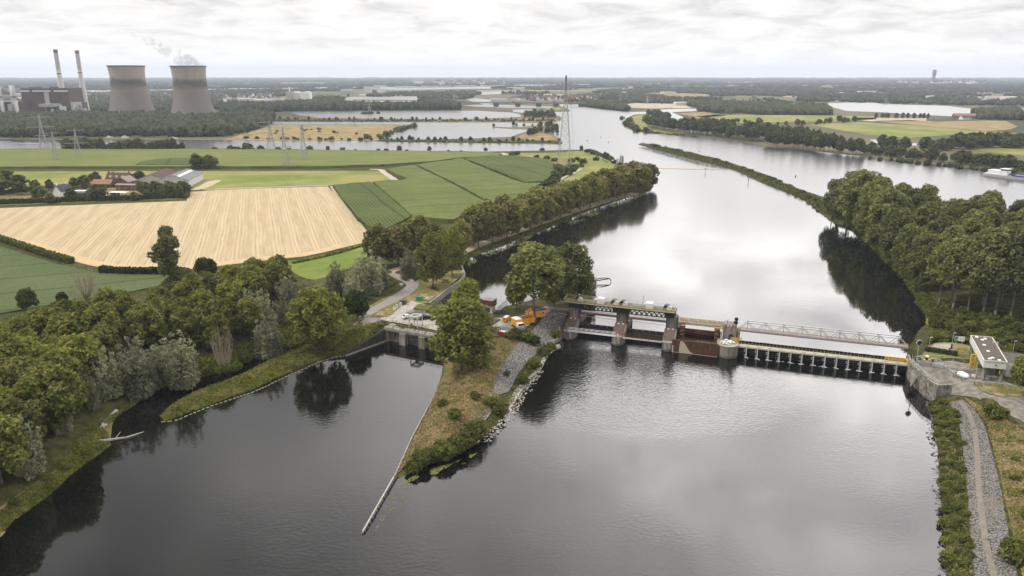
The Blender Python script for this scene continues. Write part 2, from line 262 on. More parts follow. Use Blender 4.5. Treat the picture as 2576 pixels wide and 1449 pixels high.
def watermat(name, body, bump1, bump2, rough=0.04, ior=1.6):
    m = bpy.data.materials.new(name); m.use_nodes = True; t = m.node_tree; b = t.nodes['Principled BSDF']
    b.inputs['Base Color'].default_value = (*body, 1); b.inputs['Roughness'].default_value = rough; b.inputs['IOR'].default_value = ior
    tcn = N(t, 'ShaderNodeTexCoord')
    def nz(scale, rot, sx, detail):
        mp = N(t, 'ShaderNodeMapping'); mp.inputs['Rotation'].default_value = (0, 0, rot); mp.inputs['Scale'].default_value = (sx, 1, 1); t.links.new(tcn.outputs['Object'], mp.inputs[0])
        n = N(t, 'ShaderNodeTexNoise', i_Scale=scale, i_Detail=detail, i_Roughness=0.5); t.links.new(mp.outputs[0], n.inputs['Vector']); return n.outputs[0]
    # wind patches: where the breeze touches the water the ripples are stronger
    patch = ramp(t, nz(0.02, 0.3, 0.5, 4.0), [(0.40, (0.05, 0.05, 0.05)), (0.56, (0.35, 0.35, 0.35)), (0.72, (1, 1, 1))])
    h = math_(t, 'ADD', math_(t, 'MULTIPLY', nz(1.3, -0.35, 0.6, 2.0), bump1), math_(t, 'MULTIPLY', nz(0.25, 0.2, 0.5, 2.0), bump2))
    bp = N(t, 'ShaderNodeBump', i_Distance=1.0); t.links.new(h, bp.inputs['Height']); 
    # choppy water in front of the weir openings
    vd = N(t, 'ShaderNodeVectorMath', operation='DISTANCE'); t.links.new(tcn.outputs['Object'], vd.inputs[0]); vd.inputs[1].default_value = (42, 232, 0)
    patch = math_(t, 'ADD', patch, ramp(t, math_(t, 'DIVIDE', vd.outputs['Value'], 60.0), [(0.25, (2.2, 2.2, 2.2)), (0.85, (0, 0, 0))])); t.links.new(patch, bp.inputs['Strength']); t.links.new(bp.outputs[0], b.inputs['Normal']); 
    if rough < .03:                              # open reaches far upstream lie in the wind, the pool behind the weir is calm
        sp_ = N(t, 'ShaderNodeSeparateXYZ'); t.links.new(tcn.outputs['Object'], sp_.inputs[0])
        t.links.new(ramp(t, math_(t, 'DIVIDE', sp_.outputs[1], 1500.0), [(0.22, (.02, .02, .02)), (0.29, (.07, .07, .07)), (0.42, (.14, .14, .14)), (0.62, (.22, .22, .22)), (1.0, (.28, .28, .28))]), b.inputs['Roughness'])
    MATS[name] = m
watermat('water_tail', (0.005, 0.0052, 0.0042), 0.055, 0.050)
watermat('water_head', (0.008, 0.0083, 0.007), 0.032, 0.040, 0.02)
pmat('foam', (0.62, 0.63, 0.64), 0.7, 0.3, noise=(2.0, (0.3, 0.31, 0.32), 1.6))
M = MATS

# ------------------------------------------------------------------ mesh helpers
class MB:
    def __init__(s): s.v = []; s.f = []
    def add(s, vs, fs):
        o = len(s.v); s.v += [tuple(map(float, p)) for p in vs]; s.f += [tuple(i + o for i in f) for f in fs]; return s
    def hexa(s, p): return s.add(p, [(3, 2, 1, 0), (4, 5, 6, 7), (0, 1, 5, 4), (1, 2, 6, 5), (2, 3, 7, 6), (3, 0, 4, 7)])
    def box(s, c, d, rz=0.0):
        a, b = math.cos(rz), math.sin(rz); P = []
        for z in (-.5, .5):
            for x, y in ((-.5, -.5), (.5, -.5), (.5, .5), (-.5, .5)):
                X, Y = x * d[0], y * d[1]; P.append((c[0] + X * a - Y * b, c[1] + X * b + Y * a, c[2] + z * d[2]))
        return s.hexa(P)
    def bar(s, p, q, w, h=None):
        p, q = Vector(p), Vector(q); d = q - p
        if d.length < 1e-6: return s
        d.normalize(); h = h or w
        up = Vector((0, 0, 1)) if abs(d.z) < 0.99 else Vector((1, 0, 0))
        x = d.cross(up).normalized() * w / 2; y = x.cross(d).normalized() * h / 2
        return s.hexa([p - x - y, p + x - y, p + x + y, p - x + y, q - x - y, q + x - y, q + x + y, q - x + y])
    def tube(s, p, q, r0, r1=None, n=8):
        p, q = Vector(p), Vector(q); d = (q - p); r1 = r0 if r1 is None else r1
        if d.length < 1e-6: return s
        d.normalize(); up = Vector((0, 0, 1)) if abs(d.z) < 0.99 else Vector((1, 0, 0)); x = d.cross(up).normalized(); y = x.cross(d)
        vs = [p + (x * math.cos(2 * math.pi * i / n) + y * math.sin(2 * math.pi * i / n)) * r0 for i in range(n)] + [q + (x * math.cos(2 * math.pi * i / n) + y * math.sin(2 * math.pi * i / n)) * r1 for i in range(n)]
        return s.add(vs, [(i, (i + 1) % n, n + (i + 1) % n, n + i) for i in range(n)] + [tuple(range(n))[::-1], tuple(range(n, 2 * n))])
    def lathe(s, prof, c=(0, 0, 0), n=32, cap0=True, cap1=True):
        vs = []; fs = []
        for r, z in prof: vs += [(c[0] + r * math.cos(2 * math.pi * i / n), c[1] + r * math.sin(2 * math.pi * i / n), c[2] + z) for i in range(n)]
        for k in range(len(prof) - 1): fs += [(k * n + i, k * n + (i + 1) % n, (k + 1) * n + (i + 1) % n, (k + 1) * n + i) for i in range(n)]
        if cap0: fs.append(tuple(range(n))[::-1])
        if cap1: fs.append(tuple(range((len(prof) - 1) * n, len(prof) * n)))
        return s.add(vs, fs)
    def prism(s, pts, z0, z1):
        n = len(pts); pts = [(p[0], p[1]) for p in pts]
        if sum(pts[i][0] * pts[(i + 1) % n][1] - pts[(i + 1) % n][0] * pts[i][1] for i in range(n)) < 0: pts = pts[::-1]
        vs = [(x, y, z0) for x, y in pts] + [(x, y, z1) for x, y in pts]
        tri = tessellate_polygon([[Vector((x, y, 0)) for x, y in pts]])
        fs = [(i, (i + 1) % n, n + (i + 1) % n, n + i) for i in range(n)]
        for a, b, c in tri:
            A, B, D = pts[a], pts[b], pts[c]
            if (B[0] - A[0]) * (D[1] - A[1]) - (B[1] - A[1]) * (D[0] - A[0]) < 0: b, c = c, b
            fs.append((n + a, n + b, n + c)); fs.append((c, b, a))
        return s.add(vs, fs)
    def extrude(s, prof, f0, f1):
        """prof: closed list of 2-D points; f0, f1 map one to a 3-D point at either end."""
        n = len(prof)
        return s.add([f0(*p) for p in prof] + [f1(*p) for p in prof], [(i, (i + 1) % n, n + (i + 1) % n, n + i) for i in range(n)] + [tuple(range(n))[::-1], tuple(range(n, 2 * n))])
    def mesh(s, name, mat, smooth=False, off=(0, 0, 0)):
        me = bpy.data.meshes.new(name); o = np.array(off)
        me.from_pydata([tuple(np.array(p) - o) for p in s.v], [], s.f); me.validate()
        bm = bmesh.new(); bm.from_mesh(me); bmesh.ops.recalc_face_normals(bm, faces=bm.faces); bm.to_mesh(me); bm.free()
        me.materials.append(M[mat]); 
        if smooth: me.polygons.foreach_set('use_smooth', [True] * len(me.polygons))
        return me
    def build(s, name, mat, parent=None, smooth=False):
        off = (0, 0, 0); r = parent
        while r is not None and r.parent is not None: r = r.parent
        if r is not None and not r.get('_loc'): off = r.location
        o = bpy.data.objects.new(name, s.mesh(name, mat, smooth, off)); C.objects.link(o); o.parent = parent; return o
def tag(o, label=None, cat=None, group=None, kind=None):
    if label: o['label'] = label
    if cat: o['category'] = cat
    if group: o['group'] = group
    if kind: o['kind'] = kind
    return o
def thing(name, label, cat, loc=(0, 0, 0), group=None, rz=0.0):
    o = bpy.data.objects.new(name, None); C.objects.link(o); o.location = tuple(map(float, loc)); o.rotation_euler = (0, 0, rz); o.empty_display_size = 1
    return tag(o, label, cat, group)
def local(o): o['_loc'] = 1; return o          # a thing whose parts are modelled round its own origin
def copy_tree(o, parent=None):
    c = o.copy(); C.objects.link(c); c.parent = parent
    for ch in list(o.children): copy_tree(ch, c)
    return c
def np_mesh(name, v, f, mat, smooth=False):
    me = bpy.data.meshes.new(name); v = np.asarray(v, np.float32); f = np.asarray(f, np.int32); k = f.shape[1]
    me.vertices.add(len(v)); me.vertices.foreach_set('co', v.ravel()); me.loops.add(f.size); me.loops.foreach_set('vertex_index', f.ravel())
    me.polygons.add(len(f)); me.polygons.foreach_set('loop_start', np.arange(0, f.size, k, dtype=np.int32)); me.polygons.foreach_set('loop_total', np.full(len(f), k, np.int32))
    if smooth: me.polygons.foreach_set('use_smooth', np.ones(len(f), bool))
    me.update(calc_edges=True); me.materials.append(M[mat]); return me
def np_obj(name, v, f, mat, parent=None, smooth=False):
    o = bpy.data.objects.new(name, np_mesh(name, v, f, mat, smooth)); C.objects.link(o); o.parent = parent; return o
def inside(P, poly):
    P = np.atleast_2d(P); poly = np.asarray(poly)[:, :2]; r = np.zeros(len(P), bool); j = len(poly) - 1
    for i in range(len(poly)):
        xi, yi = poly[i]; xj, yj = poly[j]
        c = ((yi > P[:, 1]) != (yj > P[:, 1])); 
        with np.errstate(divide='ignore', invalid='ignore'): c &= P[:, 0] < (xj - xi) * (P[:, 1] - yi) / (yj - yi + 1e-12) + xi
        r ^= c; j = i
    return r
def segdist(P, A, B):
    P = P[:, None, :]; d = B - A; L = (d ** 2).sum(1) + 1e-9
    t = np.clip(((P - A) * d).sum(2) / L, 0, 1); return np.sqrt((((A + t[..., None] * d) - P) ** 2).sum(2))
def smoothline(pts, step, closed=False):
    """points along a polyline every STEP metres, corners eased by Catmull-Rom."""
    pts = [np.array(p, float)[:2] for p in pts]; n = len(pts); out_ = []
    for i in range(n if closed else n - 1):
        p1, p2 = pts[i], pts[(i + 1) % n]; p0 = pts[i - 1] if closed or i > 0 else p1; p3 = pts[(i + 2) % n] if closed or i + 2 < n else p2
        k = max(1, int(np.linalg.norm(p2 - p1) / step))
        for j in range(k):
            t = j / k; out_.append(0.5 * (2 * p1 + (p2 - p0) * t + (2 * p0 - 5 * p1 + 4 * p2 - p3) * t * t + (3 * p1 - p0 - 3 * p2 + p3) * t ** 3))
    if not closed: out_.append(pts[-1])
    return out_

# ------------------------------------------------------------------ land: outlines traced at the waterline, each vertex with its water level and bank slope
class Land:
    def __init__(s, name, outline, zmax, mat, step=4.0, jitter=0.5, base=True):
        # outline: (px, py, level, slope) or ('w', x, y, level, slope)
        P = []; lev = []; slo = []
        for o in outline:
            if o[0] == 'w': x, y, l, k = o[1:]
            else: l, k = o[2], o[3]; x, y = at(o[0], o[1], l)[:2]
            P.append((x, y)); lev.append(l); slo.append(k)
        P = np.array(P); n = len(P); Q = []; L = []; K = []
        rg = np.random.default_rng(len(name) * 13 + n)
        for i in range(n):
            a, b = P[i], P[(i + 1) % n]; d = np.linalg.norm(b - a); near = min(np.linalg.norm(a), np.linalg.norm(b))
            stp = step if near < 700 else step * 4
            if near > 3000 or abs(a[0]) > near * 1.5: stp = 200
            k = max(1, min(60, int(d / stp))); nrm = np.array([a[1] - b[1], b[0] - a[0]]) / max(d, 1e-6)
            for j in range(k):
                t = j / k; q = a + (b - a) * t
                if j and slo[i] < 3: q = q + nrm * rg.normal(0, jitter * 0.5)
                Q.append(q); L.append(lev[i] + (lev[(i + 1) % n] - lev[i]) * (t if abs(lev[i] - lev[(i + 1) % n]) < 9 else 0)); K.append(slo[i])
        s.P = np.array(Q); s.lev = np.array(L); s.slo = np.array(K); s.zmax = zmax; s.name = name
        s.A = s.P; s.B = np.roll(s.P, -1, 0)
        pts = []; N_ = len(s.P); ar = 0.5 * np.sum(s.A[:, 0] * s.B[:, 1] - s.B[:, 0] * s.A[:, 1]); sg = 1 if ar > 0 else -1
        mid = (s.A + s.B) / 2; dv = s.B - s.A; nr = sg * np.stack([-dv[:, 1], dv[:, 0]], 1) / (np.linalg.norm(dv, axis=1)[:, None] + 1e-9)
        for off in (0.5, 1.3, 2.6, 4.5, 7, 10.5, 15):
            sel = np.ones(N_, bool) if off < 5 else (np.arange(N_) % 2 == 0)
            q = mid[sel] + nr[sel] * off + rg.normal(0, 0.06 * off, (sel.sum(), 2))
            ok = inside(q, s.P); q = q[ok]
            if len(q):
                dd = segdist(q, s.A, s.B).min(1); q = q[dd > off * 0.8]; pts.append(q)
        lo, hi = np.maximum(s.P.min(0), (-260, 60)), np.minimum(s.P.max(0), (330, 430)); gx, gy = np.meshgrid(np.arange(lo[0], hi[0], 4.5), np.arange(lo[1], hi[1], 4.5)); q = np.stack([gx.ravel(), gy.ravel()], 1) + rg.normal(0, .3, (gx.size, 2)); q = q[inside(q, s.P)]; dd = np.concatenate([segdist(q[i:i + 1500], s.A, s.B).min(1) for i in range(0, len(q), 1500)]); pts.append(q[(dd > 4) & (dd < 34)])
        pts = np.concatenate(pts) if pts else np.zeros((0, 2))
        V = [Vector(p) for p in s.P] + [Vector(p) for p in pts]
        r = delaunay_2d_cdt(V, [(i, (i + 1) % N_) for i in range(N_)], [list(range(N_))], 1, 1e-4)
        v2 = np.array([tuple(p) for p in r[0]]); z = s.z(v2)
        o_ = MB(); o_.v = [(x, y, zq) for (x, y), zq in zip(v2, z)]; o_.f = [tuple(f) for f in r[2]]
        s.ob = tag(o_.build(name, mat, None, True), kind='structure')
    def z(s, P):
        P = np.atleast_2d(np.asarray(P, float))[:, :2]; out_ = np.empty(len(P))
        for i in range(0, len(P), 2000):
            d = segdist(P[i:i + 2000], s.A, s.B); 
            out_[i:i + 2000] = np.minimum((s.lev - 0.35 + s.slo * d).min(1), s.zmax)
        return out_
    def pt(s, px, py):
        z = s.zmax
        for _ in range(6):
            p = at(px, py, z); z = float(s.z(p[None, :2])[0])
        return np.array([p[0], p[1], z])
    def drape(s, name, pts, mat, lift=0.06, step=3.0, world=False, smooth=True):
        """a sheet lying on this land: a path, a patch of gravel, a field."""
        W_ = [np.array(p[:2]) for p in pts] if world else [s.pt(x, y)[:2] for x, y in pts]
        if smooth: W_ = smoothline(W_, step, True)
        W_ = np.array(W_); lo, hi = W_.min(0), W_.max(0); g = max(step, (hi - lo).max() / 40)
        gx, gy = np.meshgrid(np.arange(lo[0], hi[0], g), np.arange(lo[1], hi[1], g)); G = np.stack([gx.ravel(), gy.ravel()], 1)
        G = G[inside(G, W_)]
        if len(G): G = G[segdist(G, W_, np.roll(W_, -1, 0)).min(1) > g * 0.4]
        n_ = len(W_); r = delaunay_2d_cdt([Vector(p) for p in W_] + [Vector(p) for p in G], [(i, (i + 1) % n_) for i in range(n_)], [list(range(n_))], 1, 1e-4)
        v2 = np.array([tuple(p) for p in r[0]]); z = s.z(v2) + lift
        o_ = MB(); o_.v = [(x, y, q) for (x, y), q in zip(v2, z)]; o_.f = [tuple(f) for f in r[2]]
        return tag(o_.build(name, mat, None, True), kind='structure')
    def ribbon(s, name, pts, width, mat, lift=0.08, world=False, step=4.0):
        L_ = np.array(smoothline([p[:2] for p in pts] if world else [s.pt(x, y)[:2] for x, y in pts], step))
        d = np.gradient(L_, axis=0); d /= np.linalg.norm(d, axis=1)[:, None]; nn = np.stack([-d[:, 1], d[:, 0]], 1)
        w_ = np.broadcast_to(np.interp(np.linspace(0, 1, len(L_)), np.linspace(0, 1, len(np.atleast_1d(width))), np.atleast_1d(width)), len(L_))[:, None]
        cols = [L_ + nn * w_ * k for k in (-.5, -.17, .17, .5)]; V_ = np.concatenate(cols); z = s.z(V_) + lift; n_ = len(L_)
        f = [(k * n_ + i, k * n_ + i + 1, (k + 1) * n_ + i + 1, (k + 1) * n_ + i) for k in range(3) for i in range(n_ - 1)]
        return tag(np_obj(name, np.column_stack([V_, z]), f, mat, None, True), kind='structure')

# ------------------------------------------------------------------ weir and lock frames
WO = np.array([20.9, 265.0]); WA = R(-19.576); WU = np.array([math.cos(WA), math.sin(WA)]); WV = np.array([-WU[1], WU[0]])
def W(u, v, z=0.0): p = WO + WU * u + WV * v; return (p[0], p[1], z)
LA = math.atan2(256.4 - 263.7, -32.4 + 47.1)
LO = np.array([-47.1, 263.7]); LU = np.array([math.cos(LA), math.sin(LA)]); LV = np.array([-LU[1], LU[0]])
def K(u, v, z=0.0): p = LO + LU * u + LV * v; return (p[0], p[1], z)
def w_(p, lev, slope): return ('w', p[0], p[1], lev, slope)

# ------------------------------------------------------------------ setting: land
H_ = HIGH
main = Land('ground', [
    ('w', -230, 20, 0, .5), ('w', -150, 75, 0, .5), (0, 1346, 0, .42), (37, 1309, 0, .42), (120, 1254, 0, .42), (150, 1231, 0, .42), (182, 1194, 0, .42), (225, 1164, 0, .42), (275, 1127, 0, .42),
    (270, 1070, 0, .42), (300, 1045, 0, .42), (342, 1023, 0, .42), (350, 1010, 0, .42), (387, 993, 0, .42), (430, 963, 0, .42), (515, 950, 0, .5), (575, 936, 0, .5), (612, 918, 0, .5), (644, 902, 0, .5), (690, 883, 0, .5),
    (760, 858, 0, .45), (806, 842, 0, .4), (760, 868, 0, .3), (690, 897, 0, .28), (644, 919, 0, .28), (612, 937, 0, .28), (575, 953, 0, .28), (520, 972, 0, .28), (480, 988, 0, .28), (437, 1012, 0, .28), (405, 1035, 0, .28), (397, 1048, 0, .28), (410, 1065, 0, .28),
    (440, 1058, 0, .28), (477, 1043, 0, .28), (530, 1022, 0, .28), (587, 1003, 0, .28), (644, 983, 0, .28), (740, 938, 0, .32), w_(at(824, 906, 0), 0.1, .5), w_(at(868, 895.5, 0), 0.7, .7), w_(at(920, 875, 0), 2.6, 1.6),
    w_(K(0, 0.5), 4.8, 6), w_(K(9, .5), 5.2, 9), w_(K(24, .5), 5.2, 9), w_(K(31, .3), 4.6, 1.0),
    (1118, 950, 1.0, .5), (1073, 1032, 1.0, .3), (1038, 1097, 1.0, .25), (1011, 1157, 1.0, .2), (994, 1194, .9, .2), (999, 1214, 0, .3),
    (1048, 1190, 0, .3), (1088, 1172, 0, .34), (1136, 1160, 0, .36), (1171, 1141, 0, .4), (1211, 1115, 0, .42), (1221, 1102, 0, .42), (1248, 1082, 0, .42), (1283, 1045, 0, .42), (1308, 1007, 0, .42), (1323, 985, 0, .42),
    (1361, 937, 0, .42), (1383, 892, 0, .42), (1412, 880, 0, .5), w_(W(-2, 1), 0, .8), w_(W(-1.6, 8), 3.0, 2), w_(W(-1.6, 20), H_, 1.5),
    (1440, 768, H_, .6), (1480, 748, H_, .5), (1506, 722, H_, .5), (1495, 708, H_, .5), (1440, 722, H_, .5), (1385, 742, H_, .6), (1309, 764, H_, .8), (1268, 776, H_, 1), (1245, 790, H_, 6), (1195, 790, H_, 8), (1130, 776, H_, 8), (1092, 770, H_, 8), (1078, 760, H_, 8),
    (1091, 752, H_, 6), (1119, 730, H_, 6), (1156, 705, H_, 6), (1168, 688, H_, 6), (1160, 669, H_, 1), (1174, 661, H_, .3), (1185, 651, H_, .3), (1215, 637, H_, .3), (1260, 622, H_, .3), (1310, 602, H_, .3), (1370, 580, H_, .3), (1430, 554, H_, .3),
    (1480, 532, H_, .3), (1520, 517, H_, .3), (1570, 500, H_, .3), (1610, 488, H_, .3), (1638, 482, H_, .3), (1648, 470, H_, .3), (1640, 455, H_, .3), (1610, 435, H_, .3), (1575, 421, H_, .25), (1548, 407, H_, .25), (1533, 397, H_, .25), (1500, 384, H_, .25), (1478, 374, H_, .25),
    (1458, 378, H_, .2), (1363, 380, H_, .2), (1288, 382, H_, .2), (1236, 383.5, H_, .2), (1069, 381, H_, .2), (819, 378.5, H_, .2), (644, 375.7, H_, .2), (467, 374.6, H_, .2), (0, 376, H_, .2), (-500, 378, H_, .2), ('w', -1100, 500, 3, .5), ('w', -1000, 20, 0, .5)],
    5.6, 'undergrowth')
right = Land('ground_right', [
    ('w', 92, 20, 0, .4), (2390, 1560, 0, .4), (2379, 1449, 0, .4), (2376, 1365, 0, .4), (2365, 1309, 0, .4), (2365, 1249, 0, .4), (2358, 1192, 0, .4), (2358, 1143, 0, .4), (2342, 1094, 0, .4), (2347, 1055, 0, .4), (2333, 1010, 0, .5), (2326, 999, 0, 8), (2310, 982, 0, 8),
    w_(W(115.2, -.3), 0, 8), w_(W(115.8, 6), 3, 6), w_(W(115.6, 13), H_, 5), (2292, 862, H_, .8), (2307, 831, H_, .6), (2331, 811, H_, .5), (2323, 795, H_, .4), (2307, 762, H_, .4), (2287, 735, H_, .4), (2264, 697, H_, .4), (2239, 675, H_, .4), (2207, 642, H_, .4), (2172, 610, H_, .4), (2139, 577, H_, .4),
    (2087, 557, H_, .45), (2057, 530, H_, .45), (2014, 497, H_, .45), (1932, 465, H_, .45), (1893, 449, H_, .45), (1850, 429, H_, .45), (1820, 419, H_, .45), (1755, 403, H_, .45), (1663, 379.5, H_, .45), (1603, 363.5, H_, .45),
    (1610, 360, H_, .45), (1688, 374, H_, .45), (1803, 399.5, H_, .45), (1845, 412, H_, .45), (1932, 442, H_, .45), (1994, 470, H_, .45), (2049, 490, H_, .45), (2150, 520, H_, .4), (2300, 560, H_, .4), (2450, 595, H_, .4), (2576, 617, H_, .4), (2900, 690, H_, .4), ('w', 620, 300, H_, .5), ('w', 640, 20, 3, .5)],
    5.8, 'undergrowth')

# far country: one sheet to the horizon
fb = MB(); fb.v = [(-2600, 520, 3.0), (2600, 520, 3.0)]; nn_ = 25
fb.v += [(20000 * math.sin(a), 20000 * math.cos(a), 3.0) for a in np.linspace(R(62), R(-62), nn_)]; fb.f = [tuple(range(2 + nn_))]
m = groundmat('far_country', [(0.055, 0.058, 0.032), (0.080, 0.082, 0.042), (0.15, 0.13, 0.075)], [(0.0025, 2.0), (0.0011, 3.4)])
tag(fb.build('terrain', 'far_country'), kind='structure')

# ------------------------------------------------------------------ setting: water
wb = MB(); wb.v = [(-700, 10, 0), (700, 10, 0), (700, 330, 0), (-700, 330, 0)]; wb.f = [(0, 1, 2, 3)]
tag(wb.build('water_below_weir', 'water_tail'), kind='structure')
def flat(name, pts, z, mat, world=None, step=None, kind='structure'):
    P = [p[:2] for p in (world or [])] + [at(x, y, z)[:2] for x, y in pts]
    if step: P = smoothline(P, step, True)
    tri = tessellate_polygon([[Vector((p[0], p[1], 0)) for p in P]]); o = MB(); o.v = [(p[0], p[1], z) for p in P]; o.f = []
    for a, b, c in tri:
        A, B, D = P[a], P[b], P[c]
        if (B[0] - A[0]) * (D[1] - A[1]) - (B[1] - A[1]) * (D[0] - A[0]) < 0: b, c = c, b
        o.f.append((a, b, c))
    return tag(o.build(name, mat), kind=kind), np.array([p[:2] for p in P])
far_open = []; water_open = []
def lake(name, pts, z=3.25, mat='water_head', **kw):
    o, P = flat(name, pts, z, mat, **kw); far_open.append(P); water_open.append(P); return o
E_SHORE = [(1570, 307), (1575, 322), (1603, 332), (1663, 339), (1755, 345.5), (1838, 354), (1913, 364), (1932, 370), (2024, 377), (2100, 386), (2182, 394), (2282, 407), (2350, 414), (2432, 422), (2482, 425.5), (2576, 439), (2900, 482), (3400, 560)]
W_SHORE = [(-700, 349), (15, 351), (160, 352), (225, 350), (450, 352), (610, 352), (644, 354), (926, 354), (954, 356.5), (1019, 357), (1100, 359), (1200, 360), (1288, 361), (1360, 363), (1410, 364), (1411, 352), (1396, 342), (1388, 334), (1396, 320), (1397, 313), (1397, 308), (1412, 303), (1413, 295), (1400, 290), (1385, 282), (1435, 280.5), (1432, 276), (1418, 270), (1408, 267), (1409, 262)]
lake('river', W_SHORE + [(1463, 262), (1463, 269), (1503, 272), (1550, 279), (1590, 281.5), (1596, 288), (1578, 296)] + E_SHORE, 3.2, world=[(700, 330), W(130, 13), W(117, 11), W(-8, 11), K(36, 22), K(2, 16), (-700, 330), (-1500, 500)][::1])
for nm, pts in [
    ('lake', [(954, 349), (981, 334), (1000, 327), (1025, 322), (1044, 316), (1044, 309), (1030, 313.5), (900, 313.5), (684, 313), (686, 307), (900, 307), (1044, 308), (1150, 308.5), (1288, 308), (1390, 311), (1394, 313.5), (1340, 316.5), (1290, 321), (1241, 318.5), (1238, 321), (1290, 325), (1325, 326), (1330, 330), (1300, 338), (1288, 344), (1200, 348), (1100, 350), (1030, 351)]),
    ('lake', [(719, 281.7), (790, 281.5), (900, 280), (1100, 279), (1200, 278.5), (1288, 283), (1308, 287), (1312, 294), (1250, 297), (1180, 299), (1050, 299), (900, 298), (800, 296), (755, 290)]),
    ('lake', [(839, 245), (900, 243.5), (1000, 242.8), (1056, 242.5), (1052, 247), (1060, 252), (980, 251), (870, 250)]),
    ('lake', [(839, 222), (890, 219), (950, 217.5), (1010, 219), (1100, 219.5), (1230, 217.5), (1280, 219), (1230, 223), (1120, 224), (1000, 226.5), (950, 224.5)]),
    ('lake', [(904, 236), (948, 236), (948, 239.5), (904, 240)]),
    ('lake', [(1179, 233), (1230, 230.5), (1288, 229.5), (1330, 231), (1288, 235), (1215, 238.5), (1195, 236)]),
    ('lake', [(1169, 249), (1195, 246.5), (1245, 252), (1262, 259), (1220, 263), (1195, 258)]),
    ('lake', [(1163, 265), (1230, 263), (1330, 266), (1400, 268), (1380, 272), (1300, 272), (1230, 270), (1200, 268.5)]),
    ('lake', [(1290, 276), (1330, 275), (1372, 279), (1370, 282), (1320, 284.5), (1290, 281)]),
    ('side_channel', [(1596, 288), (1590, 281.5), (1625, 281), (1660, 275.5), (1750, 273), (1755, 279), (1690, 282), (1722, 296), (1728, 304), (1718, 309), (1696, 306), (1675, 296), (1660, 285)]),
    ('lake', [(2080, 259.5), (2130, 258), (2200, 258.5), (2280, 263.5), (2380, 266), (2460, 275.5), (2475, 280), (2448, 288), (2420, 293), (2386, 292), (2300, 288), (2230, 283), (2130, 279), (2095, 270)]),
    ('pond', [(2187, 351), (2215, 351), (2240, 356), (2312, 361), (2312, 367), (2275, 364), (2225, 363), (2205, 360)]),
    ('pond', [(1845, 272), (1885, 273), (1884, 276), (1845, 276)]),
    ('marina_water', [(1288, 210.5), (1400, 208.5), (1400, 211), (1300, 212.5)]),
]: lake(nm, pts)
def field(name, pts, mat, z=3.12): o, P = flat(name, pts, z, mat); far_open.append(P); return o
field('meadow', [(560, 352), (610, 338), (640, 330), (684, 314), (900, 314.5), (1029, 315), (1044, 317), (1022, 322), (998, 327), (979, 334), (953, 349), (950, 353), (926, 353.5), (644, 353.5), (610, 351.5)], 'brown_meadow', 3.3)
for pts, mat in [([(1740, 294), (1800, 288), (2090, 290), (2200, 293), (2205, 300), (2090, 306), (1860, 309), (1780, 303)], 'pasture'), ([(1700, 286), (1770, 281), (1830, 290), (1770, 296)], 'brown_meadow'), ([(1575, 300), (1600, 290), (1630, 287), (1660, 296), (1625, 312), (1640, 326), (1755, 342), (1663, 336), (1603, 328), (1585, 318)], 'pasture'),
                 ([(2030, 312), (2090, 310), (2170, 307), (2300, 316), (2480, 331), (2576, 336), (2576, 341), (2440, 336), (2320, 344), (2285, 347), (2180, 338), (2100, 325)], 'pasture'), ([(2200, 304), (2290, 302), (2360, 306), (2480, 303), (2530, 304), (2560, 318), (2540, 326), (2480, 330), (2300, 315)], 'brown_meadow'), ([(2155, 296), (2330, 297), (2330, 304), (2190, 305), (2150, 301)], 'sandy'),
                 ([(2310, 367), (2400, 371), (2400, 376), (2330, 380)], 'brown_meadow'), ([(2420, 374), (2500, 371), (2640, 374), (2640, 398), (2560, 390), (2480, 380)], 'pasture'), ([(2540, 272), (2640, 270), (2640, 300), (2570, 296), (2556, 280)], 'brown_meadow'),
                 ([(1605, 238), (1640, 233), (1735, 235), (1800, 238), (1770, 243), (1660, 243)], 'brown_meadow'), ([(1570, 262), (1600, 259.5), (1720, 262), (1740, 272), (1640, 273), (1580, 271)], 'sandy'), ([(1288, 216), (1350, 215), (1390, 219.5), (1290, 221)], 'brown_meadow'), ([(560, 236), (640, 233), (690, 236), (640, 240)], 'pasture'), ([(860, 247), (900, 253), (1040, 254), (1080, 257), (960, 259), (880, 256)], 'sandy'), ([(1100, 229), (1288, 226), (1500, 227), (1500, 228.5), (1200, 231)], 'brown_meadow'), ([(1350, 354), (1300, 345), (1330, 332), (1380, 337), (1405, 352)], 'brown_meadow'), ([(1310, 303), (1300, 298), (1390, 297), (1408, 304)], 'brown_meadow'), ([(1370, 272), (1405, 270), (1420, 276), (1380, 279)], 'pasture'),
                 ([(80, 240), (170, 239), (170, 242), (80, 243)], 'brown_meadow'), ([(700, 212), (820, 210), (820, 213), (700, 215)], 'brown_meadow'), ([(2440, 250), (2530, 247), (2560, 252), (2460, 254)], 'sandy'), ([(2100, 236), (2160, 235), (2170, 238), (2110, 239)], 'offwhite')]:
    field('field', pts, mat)

rg = np.random.default_rng(77); kf = 0
for i in range(900):
    y = 200.5 + 48 * rg.random() ** 1.5; x = rg.uniform(-50, 2620); w_px = rg.uniform(20, 110); h_px = (y - 196) * rg.uniform(.03, .085); q = rg.uniform(-.01, .01) * w_px
    pts = [(x, y), (x + w_px, y + q), (x + w_px * rg.uniform(.8, 1.05), y + q + h_px), (x + w_px * rg.uniform(-.1, .15), y + h_px * rg.uniform(.8, 1.1))]; c_ = np.array([at(px, py, 3.1)[:2] for px, py in pts]); tst = np.concatenate([c_, [c_.mean(0)], (c_ + np.roll(c_, 1, 0)) / 2])
    if (125 < x + w_px and x < 560 and y > 232) or any(inside(tst, f_).any() or inside(f_, c_).any() for f_ in far_open): continue
    field('field', pts, ['brown_meadow', 'pasture', 'far_stubble', 'corn_light', 'far_stubble'][kf % 5], 3.1); kf += 1
    if kf > 130: break
